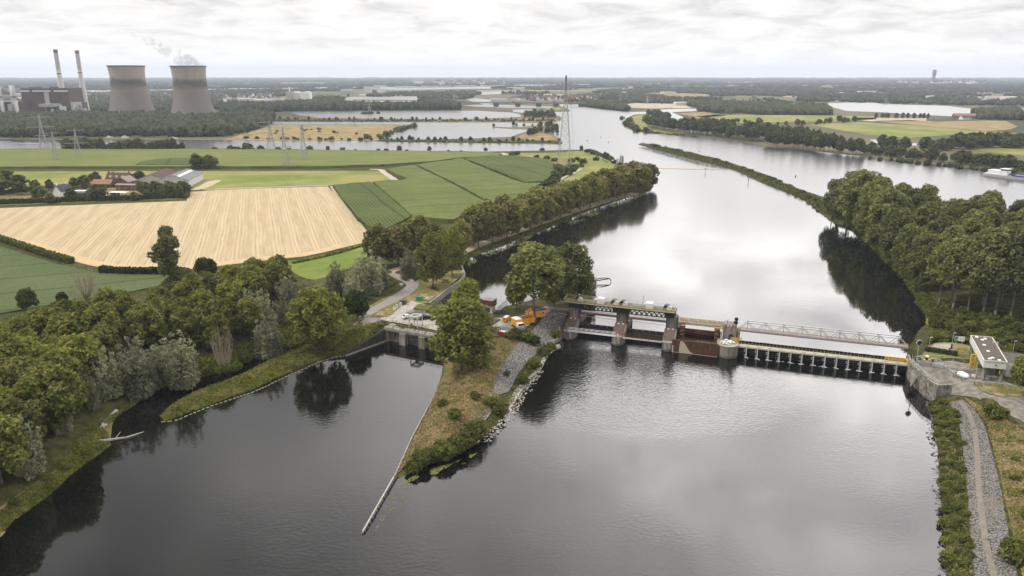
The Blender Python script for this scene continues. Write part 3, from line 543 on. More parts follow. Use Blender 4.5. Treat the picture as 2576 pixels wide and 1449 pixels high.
n_water = len(water_open); water_open += far_open[-kf:]
# ------------------------------------------------------------------ setting: fields, roads and paths on the near land
def crop(name, pts, h, mat, label, cat):
    """a standing crop: a thick slab with a ragged top, its sides show as dark edges."""
    P = np.array([main.pt(x, y)[:2] for x, y in pts]); Q = np.array(smoothline(P, 6, True)); Q = Q[::1]
    lo, hi = P.min(0), P.max(0); L_ = []
    n = len(P); per = []
    for i in range(n):
        a, b = P[i], P[(i + 1) % n]; k = max(1, int(np.linalg.norm(b - a) / 8)); per += [a + (b - a) * j / k for j in range(k)]
    per = np.array(per) + rng.normal(0, .15, (len(per), 2)); m_ = len(per); g = max(9, (hi - lo).max() / 50)
    gx, gy = np.meshgrid(np.arange(lo[0], hi[0], g), np.arange(lo[1], hi[1], g)); G = np.stack([gx.ravel(), gy.ravel()], 1); G = G[inside(G, per)]
    if len(G): G = G[segdist(G, per, np.roll(per, -1, 0)).min(1) > g * .4]
    r = delaunay_2d_cdt([Vector(p) for p in per] + [Vector(p) for p in G], [(i, (i + 1) % m_) for i in range(m_)], [list(range(m_))], 1, 1e-4)
    v2 = np.array([tuple(p) for p in r[0]]); z0 = main.z(v2); o = MB()
    zz_ = z0 + h + rng.normal(0, .06 * h, len(v2)); o.v = [(x, y, q) for (x, y), q in zip(v2, zz_)]; o.f = [tuple(f) for f in r[2]]
    bz = main.z(per); nb_ = len(o.v)
    # skirt
    idx = [int(np.argmin(((v2 - p) ** 2).sum(1))) for p in per]
    o.v += [(per[i][0], per[i][1], bz[i] - .1) for i in range(m_)]
    o.f += [(nb_ + i, nb_ + (i + 1) % m_, idx[(i + 1) % m_], idx[i]) for i in range(m_)]
    return tag(o.build(name, mat), label, cat, kind='stuff')
main.drape('pasture', [(-250, 432), (400, 430.5), (700, 430), (955, 430), (968, 440), (982, 450), (980, 457), (930, 462.5), (825, 467), (644, 473), (520, 480), (480, 470), (330, 450), (100, 470), (-250, 480)], 'pasture', .08, 6, smooth=False)
main.drape('stubble_field', [(-420, 545), (0, 524), (120, 519), (470, 505.5), (474, 483), (560, 478), (644, 474), (825, 469), (851, 502), (894, 555), (931, 607), (869, 622), (769, 645), (644, 658), (490, 677), (430, 679), (330, 677), (260, 673), (190, 655), (125, 635), (50, 612), (0, 600), (-420, 520)][:-1] + [(-420, 560)], 'stubble', .10, 6, smooth=False)
main.ribbon('field_edge', [(835, 468.5), (852, 500), (895, 553), (935, 606)], 3.0, 'sandy', .05)
main.ribbon('field_headland', [(-60, 590), (50, 608), (125, 630), (190, 650), (262, 667), (330, 671.5), (430, 673.5), (490, 671.5), (644, 652), (769, 639.5), (862, 618)], 7.5, 'straw', .14)
crop('corn_field', [(-300, 381), (0, 380), (320, 379.5), (625, 379.5), (1000, 384), (1236, 388), (1262, 391), (1250, 396.5), (1160, 401), (1094, 410), (954, 419.5), (820, 423.5), (640, 424), (300, 424), (-300, 426)], 2.4, 'corn_light', 'wide pale green corn field along the near river bank', 'corn field')
crop('corn_field', [(340, 421), (358, 413), (392, 406.5), (440, 403.5), (495, 404), (512, 412), (512, 422)], 2.9, 'leaf_dark' if False else 'corn_dark', 'small dark plot of tall crop beside two round trees', 'corn field')
crop('corn_field', [(838, 472), (932, 463.5), (985, 506), (1033, 552), (1010, 566), (950, 592), (900, 556), (862, 506)], 2.4, 'corn_dark', 'dark green corn field with visible rows beside the stubble', 'corn field')
crop('corn_field', [(938, 463), (1010, 459), (1026, 455), (990, 441), (974, 430), (1042, 420.5), (1130, 465), (1220, 515), (1180, 540), (1140, 562), (1040, 553), (990, 508)], 2.4, 'corn_mid', 'middle corn field between two dark ditches', 'corn field')
crop('corn_field', [(1048, 419.5), (1094, 412.5), (1162, 404), (1225, 431), (1288, 457), (1318, 467), (1371, 465.5), (1368, 478), (1322, 500), (1260, 526), (1228, 514), (1140, 464)], 2.4, 'corn_mid', 'corn field sloping down to the avenue of trees', 'corn field')
crop('corn_field', [(1168, 403.5), (1215, 397.5), (1266, 394.5), (1330, 399), (1380, 406), (1392, 415), (1391, 442), (1372, 463), (1322, 464.5), (1290, 452)], 2.4, 'corn_dark', 'corn field beside the tall lattice mast', 'corn field')
crop('beet_field', [(-420, 620), (-60, 612), (0, 622), (60, 640), (150, 668), (250, 690), (420, 694), (440, 712), (300, 742), (190, 760), (80, 778), (0, 790), (-300, 850)], .5, 'beet', 'blue green root crop below the long hedge', 'root crop')
main.drape('pasture', [(718, 661), (770, 650), (870, 629), (905, 622), (930, 640), (900, 664), (840, 690), (790, 704), (745, 690)], 'pasture', .1, 4)
main.drape('pasture', [(1300, 386), (1400, 384), (1476, 379), (1510, 392), (1540, 410), (1572, 425), (1560, 442), (1500, 452), (1440, 462), (1400, 462), (1440, 440), (1450, 425), (1430, 410), (1380, 402), (1300, 394)], 'pasture', .12, 6)
main.drape('dry_verge', [(1262, 386), (1310, 388), (1400, 401), (1428, 408), (1420, 417), (1398, 412), (1340, 400), (1270, 393)], 'brown_meadow', .16, 5)
main.drape('garden', [(-80, 515), (-60, 478), (60, 470), (120, 490), (200, 480), (330, 470), (440, 470), (468, 478), (466, 499), (300, 505), (120, 513)], 'dry_turf', .12, 6)
main.drape('farmyard', [(468, 480), (500, 470), (520, 458), (545, 453), (558, 454), (540, 464), (518, 474), (500, 478)], 'sandy', .16, 3, smooth=False)
main.ribbon('field_track', [(930, 426.5), (956, 427), (966, 434), (982, 445), (992, 452), (984, 457)], 6, 'track', .16)
main.ribbon('field_track', [(540, 476), (644, 472.5), (826, 466.5)], 3.5, 'track', .16)
main.ribbon('field_track', [(1264, 385), (1272, 390), (1285, 394)], 6, 'track', .2)
main.ribbon('path', [(1396, 462), (1420, 446), (1446, 434), (1462, 424)], 3.0, 'track', .2)
main.ribbon('towpath', [(985, 682), (1030, 668), (1120, 652), (1180, 625), (1240, 604), (1310, 578), (1380, 554), (1450, 530), (1530, 506), (1600, 486)], 5.0, 'sandy', .1)
main.drape('verge', [(880, 840), (930, 770), (1000, 735), (1060, 700), (1150, 680), (1165, 690), (1090, 750), (1060, 765), (985, 770), (960, 800)], 'dry_turf', .05, 4)
main.ribbon('road', [(985, 688), (1000, 697), (1026, 708), (1038, 716), (1026, 732), (985, 757), (948, 780), (925, 800)], [3.5, 5.5, 6.0, 6.0, 7.5], 'asphalt', .14)
main.drape('apron', [(905, 812), (930, 790), (975, 797), (1002, 775), (1035, 757), (1075, 768), (1120, 790), (1190, 800), (1290, 800), (1330, 790), (1390, 775), (1402, 790), (1350, 800), (1318, 830), (1290, 838), (1215, 845), (1130, 838), (1040, 820), (962, 806), (935, 813)], 'paving', .12, 3, smooth=False)
main.drape('service_road', [(1210, 830), (1250, 825), (1300, 805), (1335, 785), (1372, 772), (1392, 776), (1340, 805), (1318, 832), (1280, 842), (1215, 848)], 'asphalt', .17, 3)
main.drape('dry_verge', [(933, 797), (965, 775), (1000, 760), (1038, 752), (1030, 758), (1004, 775), (978, 797)], 'dry_turf', .2, 3)
# spit and island ground covers
main.drape('spit_turf', [(405, 1050), (440, 1018), (500, 986), (590, 955), (690, 905), (760, 875), (830, 850), (900, 825), (955, 812), (958, 825), (900, 862), (820, 897), (740, 930), (640, 975), (540, 1012), (460, 1042), (415, 1058)], 'turf', .12, 3)
main.drape('bank_turf', [(-60, 1330), (60, 1240), (150, 1180), (190, 1120), (240, 1060), (300, 1030), (360, 985), (420, 950), (430, 965), (350, 1015), (290, 1055), (272, 1120), (200, 1180), (110, 1260), (20, 1330), (-60, 1390)], 'turf', .1, 3)
main.drape('island_turf', [(1116, 935), (1130, 905), (1200, 860), (1270, 850), (1320, 840), (1352, 852), (1330, 885), (1290, 930), (1262, 985), (1230, 1040), (1190, 1085), (1120, 1115), (1060, 1140), (1012, 1180), (1004, 1190), (1018, 1150), (1045, 1095), (1080, 1030)], 'dry_turf', .12, 3)
main.drape('riprap_slope', [(1392, 780), (1420, 798), (1424, 842), (1405, 858), (1366, 876), (1332, 908), (1302, 944), (1278, 988), (1238, 990), (1252, 940), (1280, 890), (1308, 860), (1340, 835), (1366, 800)], 'riprap_grey', .3, 3)
main.drape('riprap_slope', [(1185, 1072), (1205, 1040), (1225, 1025), (1240, 1035), (1225, 1055), (1205, 1078)], 'riprap_grey', .3, 3)
main.drape('rubble_shore', [(1283, 1042), (1300, 1005), (1330, 960), (1362, 930), (1382, 895), (1412, 876), (1408, 866), (1372, 892), (1345, 935), (1312, 965), (1292, 990), (1280, 1020)], 'riprap_white', .25, 2)
right.drape('bank_turf', [(2332, 1012), (2350, 1008), (2385, 1030), (2420, 1120), (2430, 1240), (2440, 1370), (2450, 1480), (2450, 1640), (2385, 1640), (2380, 1449), (2368, 1320), (2360, 1180), (2346, 1090), (2350, 1050)], 'turf', .12, 3)
right.drape('riprap_slope', [(2390, 1012), (2420, 1006), (2470, 1060), (2510, 1200), (2535, 1330), (2560, 1449), (2600, 1640), (2455, 1640), (2446, 1449), (2436, 1300), (2424, 1150), (2410, 1060)], 'riprap_brown', .2, 3)
right.drape('dry_turf', [(2425, 1000), (2480, 1030), (2576, 1085), (2760, 1180), (2900, 1600), (2612, 1640), (2572, 1449), (2545, 1330), (2515, 1190), (2480, 1062)], 'dry_turf', .12, 3)
right.ribbon('gravel_track', [(2412, 1012), (2436, 1040), (2455, 1110), (2462, 1230), (2478, 1360), (2500, 1449), (2530, 1600)], [1.0, 1.2, 1.0], 'track_stone', .24)
right.drape('yard', [(2290, 925), (2300, 915), (2400, 908), (2460, 925), (2560, 975), (2700, 1020), (2760, 1100), (2640, 1095), (2530, 1040), (2455, 1000), (2400, 994), (2352, 1003), (2330, 992), (2308, 966), (2294, 945)], 'yard', .12, 3, smooth=False)
right.drape('yard', [(2452, 962), (2500, 966), (2576, 975), (2620, 992), (2560, 1000), (2490, 992)], 'dry_turf', .2, 3)
right.drape('lawn', [(2318, 905), (2330, 880), (2345, 865), (2400, 862), (2460, 880), (2455, 905), (2400, 900)], 'turf', .1, 3)
right.drape('terrace', [(2338, 880), (2352, 866), (2395, 865), (2392, 884), (2350, 888)], 'paving', .16, 2, smooth=False)
right.drape('bank_turf', [(2330, 800), (2345, 820), (2400, 850), (2500, 865), (2640, 900), (2640, 850), (2500, 810), (2400, 790)], 'turf', .1, 3)

# ------------------------------------------------------------------ trees
def leaves(puffs, n, size, rg, asp=0.62, up=0.3, shell=0.6, droop=0.0):
    """n leaf sprays (small folded diamonds) spread through the outer shell of the puffs of a crown."""
    pf = np.array(puffs, float); wgt = pf[:, 3] ** 2; k = rg.choice(len(pf), n, p=wgt / wgt.sum()); c = pf[k]
    d = rg.normal(0, 1, (n, 3)); d[:, 2] = d[:, 2] * 0.9 + 0.18; d /= np.linalg.norm(d, axis=1)[:, None]
    rr = shell + (1 - shell) * rg.random(n) ** 0.6 + rg.normal(0, 0.05, n)
    rad = np.stack([c[:, 3], c[:, 3], c[:, 4]], 1); p = c[:, :3] + d * rad * rr[:, None]; p[:, 2] = np.maximum(p[:, 2], 0.25)
    nr = d * 0.55 + rg.normal(0, 0.55, (n, 3)); nr[:, 2] += up; nr /= np.linalg.norm(nr, axis=1)[:, None]
    t = np.cross(nr, rg.normal(0, 1, (n, 3)) + np.array([0, 0, droop])); t /= np.linalg.norm(t, axis=1)[:, None] + 1e-9; b = np.cross(nr, t)
    s = size * (0.6 + 0.8 * rg.random(n))[:, None]; t = t * s; b = b * s * asp
    v = np.stack([p - t, p + b - nr * s * .12, p + t, p - b - nr * s * .12], 1).reshape(-1, 3)
    return v, np.arange(4 * n).reshape(-1, 4)
def dome(rg, n, r, z0, z1, rp, flat=1.0, fill=0.25):
    """puff centres on and in an egg-shaped crown."""
    out_ = []; zc_ = z0 + (z1 - z0) * 0.45; 
    for i in range(n):
        th = 2.39996 * i + rg.normal(0, .3); q = (i + .5) / n; zq = 1 - 1.75 * q; e = math.sqrt(max(0.05, 1 - zq * zq)) if zq > -0.99 else .2
        f = 1.0 if rg.random() > fill else rg.uniform(.35, .8)
        hz = (z1 - zc_) if zq > 0 else (zc_ - z0)
        pr = rp * rg.uniform(.75, 1.25); R_ = max(0.2, r - pr * .7)
        out_.append((R_ * e * f * math.cos(th), R_ * e * f * math.sin(th), zc_ + zq * max(.3, hz - pr * .6) * (.7 + .3 * f), pr, pr * flat))
    return out_
def plumes(rg, n, r, h, rp):
    out_ = []
    for i in range(n):
        th = 2.39996 * i; f = math.sqrt((i + .3) / n); x, y = r * f * math.cos(th), r * f * math.sin(th); hh = h * (1 - .42 * f * f) * rg.uniform(.88, 1.04); k = 6
        for j in range(k):
            q = (j + .6) / k; w_ = rp * (1.15 - .85 * q ** 1.5) * rg.uniform(.85, 1.15); out_.append((x * (.55 + .55 * q), y * (.55 + .55 * q), max(w_ * .8, hh * q - w_ * .4), w_, w_ * 1.35))
    return out_
def trunk_mesh(name, rg, h, r, base, spread, mat='bark', n=5, lean=0.0):
    o = MB(); p = Vector((0, 0, -.5)); top = Vector((lean, 0, h * .9)); k = 5; prev = p
    for i in range(1, k + 1):
        q = Vector((lean * i / k + rg.normal(0, .12), rg.normal(0, .12), -.5 + (h * .9 + .5) * i / k)); o.tube(prev, q, r * (1 - .17 * (i - 1)), r * (1 - .17 * i) * 0.98, 7); prev = q
    for i in range(n):
        z = base + (h * .75 - base) * (i + .2) / n; th = 2.4 * i + rg.uniform(0, 1); a = Vector((lean * z / h, 0, z)); L_ = spread * rg.uniform(.55, .95); m_ = a + Vector((math.cos(th) * L_ * .5, math.sin(th) * L_ * .5, L_ * .45)); e = m_ + Vector((math.cos(th + .2) * L_ * .5, math.sin(th + .2) * L_ * .5, L_ * .55))
        o.tube(a, m_, r * .42, r * .28, 5); o.tube(m_, e, r * .28, r * .08, 5)
    return o.mesh(name, mat, True)
KIND = {}
def kind(key, name, cat, var, h0, crown_f, nleaf, size, mat, tr, asp=.62, up=.3, droop=0., shell=.6):
    L_ = []
    for i in range(var):
        rg = np.random.default_rng(hash(key) % 1 + 31 * i + len(key) * 7 + ord(key[0]))
        v, f = leaves(crown_f(rg), nleaf, size, rg, asp, up, shell, droop); cm = np_mesh(key + '_crown', v, f, mat)
        tm = trunk_mesh(key + '_trunk', rg, *tr[:4], mat=tr[4] if len(tr) > 4 else 'bark', n=tr[5] if len(tr) > 5 else 5, lean=rg.uniform(-.6, .6)) if tr else None
        L_.append((cm, tm))
    KIND[key] = (name, cat, L_, h0)
kind('maple', 'broadleaf_tree', 'tree', 5, 14, lambda r: dome(r, 34, 5.3, 1.6, 14, 1.75), 5200, .44, 'leaf_olive', (10.5, .24, 3, 4), up=.45)
kind('poplar', 'poplar_tree', 'tree', 5, 28, lambda r: dome(r, 44, 6.6, 8.5, 28, 2.3), 6800, .52, 'leaf_poplar', (22, .42, 8, 6, 'bark_pale', 7), up=.3)
kind('bushy', 'poplar_tree', 'tree', 4, 26, lambda r: dome(r, 54, 7.4, 1.5, 26, 2.3), 8600, .50, 'leaf_poplar', (21, .42, 5, 6, 'bark_pale', 7), up=.35)
kind('lime', 'poplar_tree', 'tree', 3, 22, lambda r: dome(r, 40, 6.8, 1.0, 22, 2.5, 1.0, .45), 8200, .44, 'leaf_lime', (18, .34, 3, 5, 'bark', 7), up=.3)
kind('gold', 'poplar_tree', 'tree', 2, 22, lambda r: dome(r, 50, 8.0, 0.8, 20, 2.1), 9000, .46, 'leaf_lime', (16, .34, 2, 6, 'bark', 7), up=.45)
kind('willow', 'willow_tree', 'tree', 4, 13, lambda r: plumes(r, 12, 3.6, 13, 1.35), 4800, .42, 'leaf_willow', (8, .22, 1.5, 4), asp=.4, up=.1)
kind('dark', 'round_tree', 'tree', 3, 10, lambda r: dome(r, 26, 4.4, 1.4, 10, 1.5), 3200, .42, 'leaf_dark', (7, .2, 2, 3), up=.3)
kind('avenue', 'avenue_tree', 'tree', 5, 18, lambda r: dome(r, 34, 6.2, 1.5, 18, 2.2), 3600, .66, 'leaf_avenue', (14, .3, 3, 5), up=.35, droop=1.)
kind('shrub', 'shrub', 'shrub', 4, 2.4, lambda r: dome(r, 12, 1.7, .1, 2.4, .75), 900, .26, 'leaf_shrub', None, up=.4)
kind('mid', 'woodland_tree', 'tree', 5, 16, lambda r: dome(r, 20, 5.6, 1.0, 16, 2.1), 620, 1.35, 'leaf_far', (12, .3, 3, 4), up=.35)
kind('midpop', 'bank_poplar', 'tree', 4, 22, lambda r: dome(r, 22, 5.2, 4.5, 22, 2.1), 760, 1.25, 'leaf_far', (18, .35, 5, 4, 'bark_pale'), up=.3)
kind('midshrub', 'shrub', 'shrub', 3, 4, lambda r: dome(r, 10, 2.6, .1, 4, 1.2), 160, .95, 'leaf_far', None, up=.35)
def plant(key, p, h, label=None, group=None, cat=None, wide=1.0, rg=rng, name=None):
    nm, ct_, L_, h0 = KIND[key]; cm, tm = L_[int(rg.integers(len(L_)))]; s = h / h0
    o = local(thing(name or nm, label, cat or ct_, p, group, rg.uniform(0, 6.28))); sw = s * wide * rg.uniform(.92, 1.08); o.scale = (sw, sw, s)
    if tm is None:
        # a shrub is all foliage: the thing is its own mesh
        bpy.data.objects.remove(o); o = bpy.data.objects.new(name or nm, cm); C.objects.link(o); o.location = tuple(map(float, p)); o.rotation_euler = (0, 0, rg.uniform(0, 6.28)); o.scale = (sw, sw, s); return tag(o, label, cat or ct_, group)
    for n_, me in (('crown', cm), ('trunk', tm)): c = bpy.data.objects.new(n_, me); C.objects.link(c); c.parent = o
    return o
def top_z(y, py):
    v = (py - CY) / FOC; return CAMH + y * (-st - v * ct) / (ct - v * st)
def tree(key, land, px, py, ptop, label, group=None, wide=1.0, **kw):
    p = land.pt(px, py) if land else at(px, py, 3.0); h = max(1.0, top_z(p[1], ptop) - p[2]); return plant(key, p, h, label, group, wide=wide, **kw)
def scatter(poly, gap, rg, tries=6000, avoid=()):
    poly = np.asarray(poly)[:, :2]; lo, hi = poly.min(0), poly.max(0); area = np.prod(hi - lo); n = min(tries, int(area / gap ** 2 * 6) + 20); Q = rg.uniform(lo, hi, (n, 2)); Q = Q[inside(Q, poly)]; keep = []; grid = {}
    for q in Q:
        if any((q[0] - a[0]) ** 2 + (q[1] - a[1]) ** 2 < a[2] ** 2 for a in avoid): continue
        c = (int(q[0] // gap), int(q[1] // gap))
        if any((q[0] - w[0]) ** 2 + (q[1] - w[1]) ** 2 < gap * gap for i in (-1, 0, 1) for j in (-1, 0, 1) for w in grid.get((c[0] + i, c[1] + j), ())): continue
        grid.setdefault(c, []).append(q); keep.append(q)
    return np.array(keep)

# --- silver willows along the creek and the road, each placed where it stands
taken = []
def willow(px, py, pt, label, wide=1.0, key='willow'):
    o = tree(key, main, px, py, pt, label, 'silver willows left of the lock' if key == 'willow' else None, wide); taken.append((o.location.x, o.location.y, 4.2 * wide * o.scale.z * .9)); return o
for px, py, pt, lb, wd_ in [
    (278, 1000, 862, 'silver grey willow leaning over the creek, leftmost of the three at its mouth', .85), (352, 990, 836, 'broad silver grey willow in the middle of the three at the creek mouth', 1.15), (462, 972, 822, 'tall silver grey willow at the creek bend beside the spit tip', 1.0), (415, 955, 850, 'silver willow behind the creek bend between two taller ones', .9),
    (80, 1195, 1035, 'thin pale willow beside a bare stem near the bottom left bank', .75), (678, 898, 781, 'round silver willow between the bare stems and the yellow green poplar', 1.15), (628, 815, 715, 'silver willow in front of the dark wood, above the bare stems', .9), (664, 830, 718, 'silver willow in the thicket left of the yellow green poplar', .9), (722, 772, 678, 'grey willow at the right end of the dark wood', 1.0), (716, 835, 740, 'silver willow just left of the yellow green poplar', .9),
    (849, 742, 648, 'slim grey willow beside the small bright pasture', .8), (932, 738, 622, 'largest grey willow beside the bend of the road', 1.2), (888, 760, 678, 'grey willow behind the round dark roadside tree', .9), (812, 742, 692, 'low grey willow below the small bright pasture', .9), (772, 752, 700, 'low grey willow between the wood and the bright pasture', .9), (905, 728, 640, 'grey willow behind the largest one at the road bend', .9), (962, 722, 648, 'grey willow standing closest to the road bend', .8),
    (160, 1090, 990, 'small silver willow at the foot of the dark wood', .7), (236, 1030, 930, 'silver willow growing out of the foot of the dark wood', .7)]:
    willow(px, py, pt, lb, wd_)
willow(805, 885, 706, 'wide yellow green poplar on the grassy bank left of the lock', 1.0, 'gold'); willow(898, 806, 733, 'round dark green tree beside the road left of the lock apron', 1.05, 'dark')
# --- the dense wood left of the basin
zones = [([(-140, 1330), (-20, 1262), (60, 1215), (120, 1172), (185, 1100), (225, 1020), (150, 960), (0, 980), (-160, 1060)], 'olive tree at the foot of the wood, close to the basin bank', 'trees of the wood nearest the basin', 8.4, (15, 21)),
         ([(-160, 1060), (0, 980), (150, 960), (230, 1010), (330, 930), (300, 850), (150, 870), (0, 930), (-200, 990)], 'olive tree in the middle of the wood behind the creek mouth', 'trees in the middle of the wood', 9.0, (13, 19)),
         ([(-200, 990), (0, 930), (150, 868), (300, 848), (330, 905), (430, 900), (470, 850), (440, 788), (300, 806), (150, 848), (0, 895), (-220, 960)], 'olive tree along the field side of the wood', 'trees along the field side of the wood', 8.8, (12, 17)),
         ([(440, 788), (470, 850), (440, 900), (560, 890), (640, 850), (640, 790), (740, 770), (762, 735), (690, 728), (560, 745)], 'dark olive tree in the wood between the beet field and the creek', 'trees in the right arm of the wood', 8.8, (13, 18))]
for poly, lb, gp, gap, hr in zones:
    rg = np.random.default_rng(len(lb)); 
    for q in scatter([main.pt(x, y) for x, y in poly], gap, rg, avoid=taken):
        plant('maple', (q[0], q[1], float(main.z(q)[0])), rg.uniform(*hr), lb, gp, rg=rg)
# --- single trees of the meadow edge
kind('ragged', 'lone_tree', 'tree', 1, 24, lambda r: [(-1.5 + .9 * math.sin(q * 9) + 2.6 * math.cos(q * 23) * (1 - .5 * q) + 2.2 * (1 - q) - 1.2, r.normal(0, 1.3), 2 + 20.5 * q, 2.8 * r.uniform(.7, 1.2) * (1.15 - .4 * q), 2.0 * r.uniform(.7, 1.2)) for q in np.linspace(0, 1, 32)] + [(-8.0, 0, 14.2, 1.9, 1.3), (-6.4, .5, 12.8, 2.2, 1.5), (-5.0, 0, 15.6, 2.2, 1.6), (-6.0, 0, 16.8, 1.8, 1.3), (-4.0, 0, 18.5, 1.8, 1.3), (3.2, 0, 6.5, 2.2, 1.8), (2.8, .6, 3.2, 2.4, 2.0)], 7600, .50, 'leaf_poplar', (20, .3, 4, 3))
tree('ragged', main, 452, 745, 570, 'tall ragged dark tree standing alone against the stubble field').rotation_euler.z = 0
tree('dark', main, 512, 700, 648, 'small dark tree at the hedge below the stubble field', wide=.8); tree('dark', main, 532, 702, 650, 'small dark tree right beside another at the hedge end', wide=.7)
tree('dark', main, 75, 785, 726, 'small brownish tree at the lower edge of the beet field', wide=.9); tree('dark', main, 160, 770, 735, 'small bush like tree left of the bare grey tree', wide=.9)
# bare grey tree and the bare stems by the creek
def bare_tree(px, py, pt, label, rad, n, seed, mat='deadwood', thick=.12):
    p = main.pt(px, py); h = top_z(p[1], pt) - p[2]; rg = np.random.default_rng(seed); t = thing('bare_tree', label, 'tree', p); o = MB(); b = Vector(p)
    sheaf = rad < 5
    for i in range(n):
        th = rg.uniform(0, 6.28); f = math.sqrt(rg.random()); dr = Vector((math.cos(th), math.sin(th), 0)); z0 = h * (rg.uniform(0, .08) if sheaf else rg.uniform(.06, .3)); s0 = b + Vector((0, 0, z0)) + dr * (rad * f * (.55 if sheaf else .06))
        e = b + dr * rad * f + Vector((0, 0, h * (1 - .45 * f ** 3) * rg.uniform(.62, 1))); m_ = s0 + dr * rad * f * (.25 if sheaf else .5) + Vector((rg.normal(0, .3), rg.normal(0, .3), (e.z - s0.z) * .42)); o.tube(s0, m_, thick, thick * .6, 4); o.tube(m_, e, thick * .6, thick * .22, 4)
        for k in range(4 if sheaf else 8):
            q = rg.uniform(.2, .95); a = m_ + (e - m_) * q; th2 = rg.uniform(0, 6.28); o.tube(a, a + Vector((math.cos(th2) * rad * .16, math.sin(th2) * rad * .16, h * rg.uniform(.05, .12))), thick * .32, thick * .12, 3)
    o.build('branches', mat, t); tk = MB(); tk.tube(b - Vector((0, 0, .4)), b + Vector((0, 0, h * .16)), thick * 2.6, thick * 1.8, 8); tk.build('trunk', mat, t); return t
bare_tree(222, 778, 662, 'bare grey tree without leaves at the hedge end below the stubble field', 6.6, 60, 3, 'deadwood', .12)
bare_tree(565, 925, 806, 'sheaf of bare pale willow stems by the creek', 4.6, 44, 4, 'deadwood', .10)
bare_tree(70, 1200, 1090, 'single bare pale stem by the bottom left bank', .8, 2, 5, 'bark_pale', .16)
# --- the avenue along the far left bank
rg = np.random.default_rng(5); k = 0
hv_ = [0, 6, -4, 3, -6, 5, 0, -7, 4, -3, 6, -5, 2]
av = [(952, 672, 566), (1003, 668, 560), (1052, 655, 548), (1098, 650, 560), (1160, 640, 560), (1205, 628, 520), (1240, 612, 512), (1275, 602, 500), (1305, 590, 497), (1335, 578, 488), (1362, 568, 480), (1388, 556, 472), (1412, 548, 465), (1436, 538, 458), (1460, 530, 450), (1484, 522, 444), (1508, 513, 440), (1530, 506, 434), (1552, 500, 428), (1574, 494, 422), (1596, 487, 414), (1617, 480, 412), (1634, 473, 416)]
for i, (px, py, pt) in enumerate(av):
    n_ = ['first', 'second', 'third', 'fourth', 'fifth', 'sixth', 'seventh', 'eighth', 'ninth', 'tenth', 'eleventh', 'twelfth', 'thirteenth', 'fourteenth', 'fifteenth', 'sixteenth', 'seventeenth', 'eighteenth', 'nineteenth', 'twentieth', 'twenty first', 'twenty second', 'last'][i]
    tree('avenue', main, px, py, pt + hv_[i % 13], f'olive brown avenue tree, {n_} from the lock in the waterside row', 'avenue trees along the left bank', 1.0 if i < 8 else 1.1)
    if i > 4: tree('avenue', main, px - 14, py - 9, pt - 3 + hv_[(i * 5) % 13], f'olive brown avenue tree, {n_} from the lock in the inland row', 'avenue trees along the left bank')
tree('lime', main, 1089, 722, 588, 'bright green poplar right behind the lock apron, the nearer of two'); tree('lime', main, 1138, 695, 570, 'bright green poplar at the quay bend, the farther of two')
tree('willow', main, 1030, 702, 620, 'grey willow left of the bright green poplars at the quay'); tree('avenue', main, 1120, 672, 575, 'olive tree between the bright poplars and the avenue')
# --- lock island trees
tree('lime', main, 1163, 935, 748, 'large yellow green poplar at the head of the island, hiding the lock gates', wide=1.32); tree('lime', main, 1178, 838, 704, 'yellow green poplar behind the largest one on the lock island', wide=1.05)
for px, py, pt, lb, wd_, kx in [(1346, 806, 612, 'great green tree with bare forked trunk behind the orange site huts', 1.5, 'poplar'), (1436, 770, 611, 'great green tree beside the left end of the hoist bridge', 1.1, 'bushy'), (1395, 775, 640, 'green tree between the two great ones behind the weir', 1.1, 'bushy'), (1476, 752, 668, 'smaller green tree at the tip of the island by the dark boom', 1.0, 'willow'), (1300, 778, 690, 'low green tree at the fence above the upper water', .8, 'maple')]:
    tree(kx, main, px, py, pt, lb, None, wd_)
# --- the tall wood on the right bank
rg = np.random.default_rng(21)
front = [(2092, 552, 448, .8), (2130, 570, 432, 1.0), (2160, 590, 425, 1.1), (2190, 618, 450, 1.0), (2215, 638, 470, .9), (2245, 668, 520, .95), (2275, 700, 560, .9), (2310, 735, 585, .9), (2360, 770, 610, .95), (2395, 785, 600, 1), (2432, 795, 620, .9), (2470, 800, 575, 1), (2500, 805, 600, 1), (2540, 812, 570, 1), (2580, 820, 590, 1)]
for i, (px, py, pt, wd_) in enumerate(front): tree('bushy' if i < 8 else 'poplar', right, px, py, pt, 'tall poplar at the water edge of the right bank wood' if i < 8 else 'tall poplar with pale bare trunk at the near edge of the right bank wood', 'poplars along the edge of the right bank wood' if i < 8 else 'poplars with pale trunks at the near edge', wd_)
avoid = [(*right.pt(px, py)[:2], 7.0) for px, py, _, _ in front]
RW = [right.pt(x, y) for x, y in [(2150, 545), (2200, 560), (2330, 585), (2450, 612), (2600, 640), (2850, 720), (2860, 850), (2620, 815), (2540, 800), (2420, 775), (2330, 725), (2260, 660), (2210, 615)]]
for q in scatter(RW, 9.8, rg, avoid=avoid): plant('poplar', (q[0], q[1], float(right.z(q)[0])), rg.uniform(19, 31), 'tall poplar inside the dense wood on the right bank', 'poplars inside the right bank wood', rg=rg)
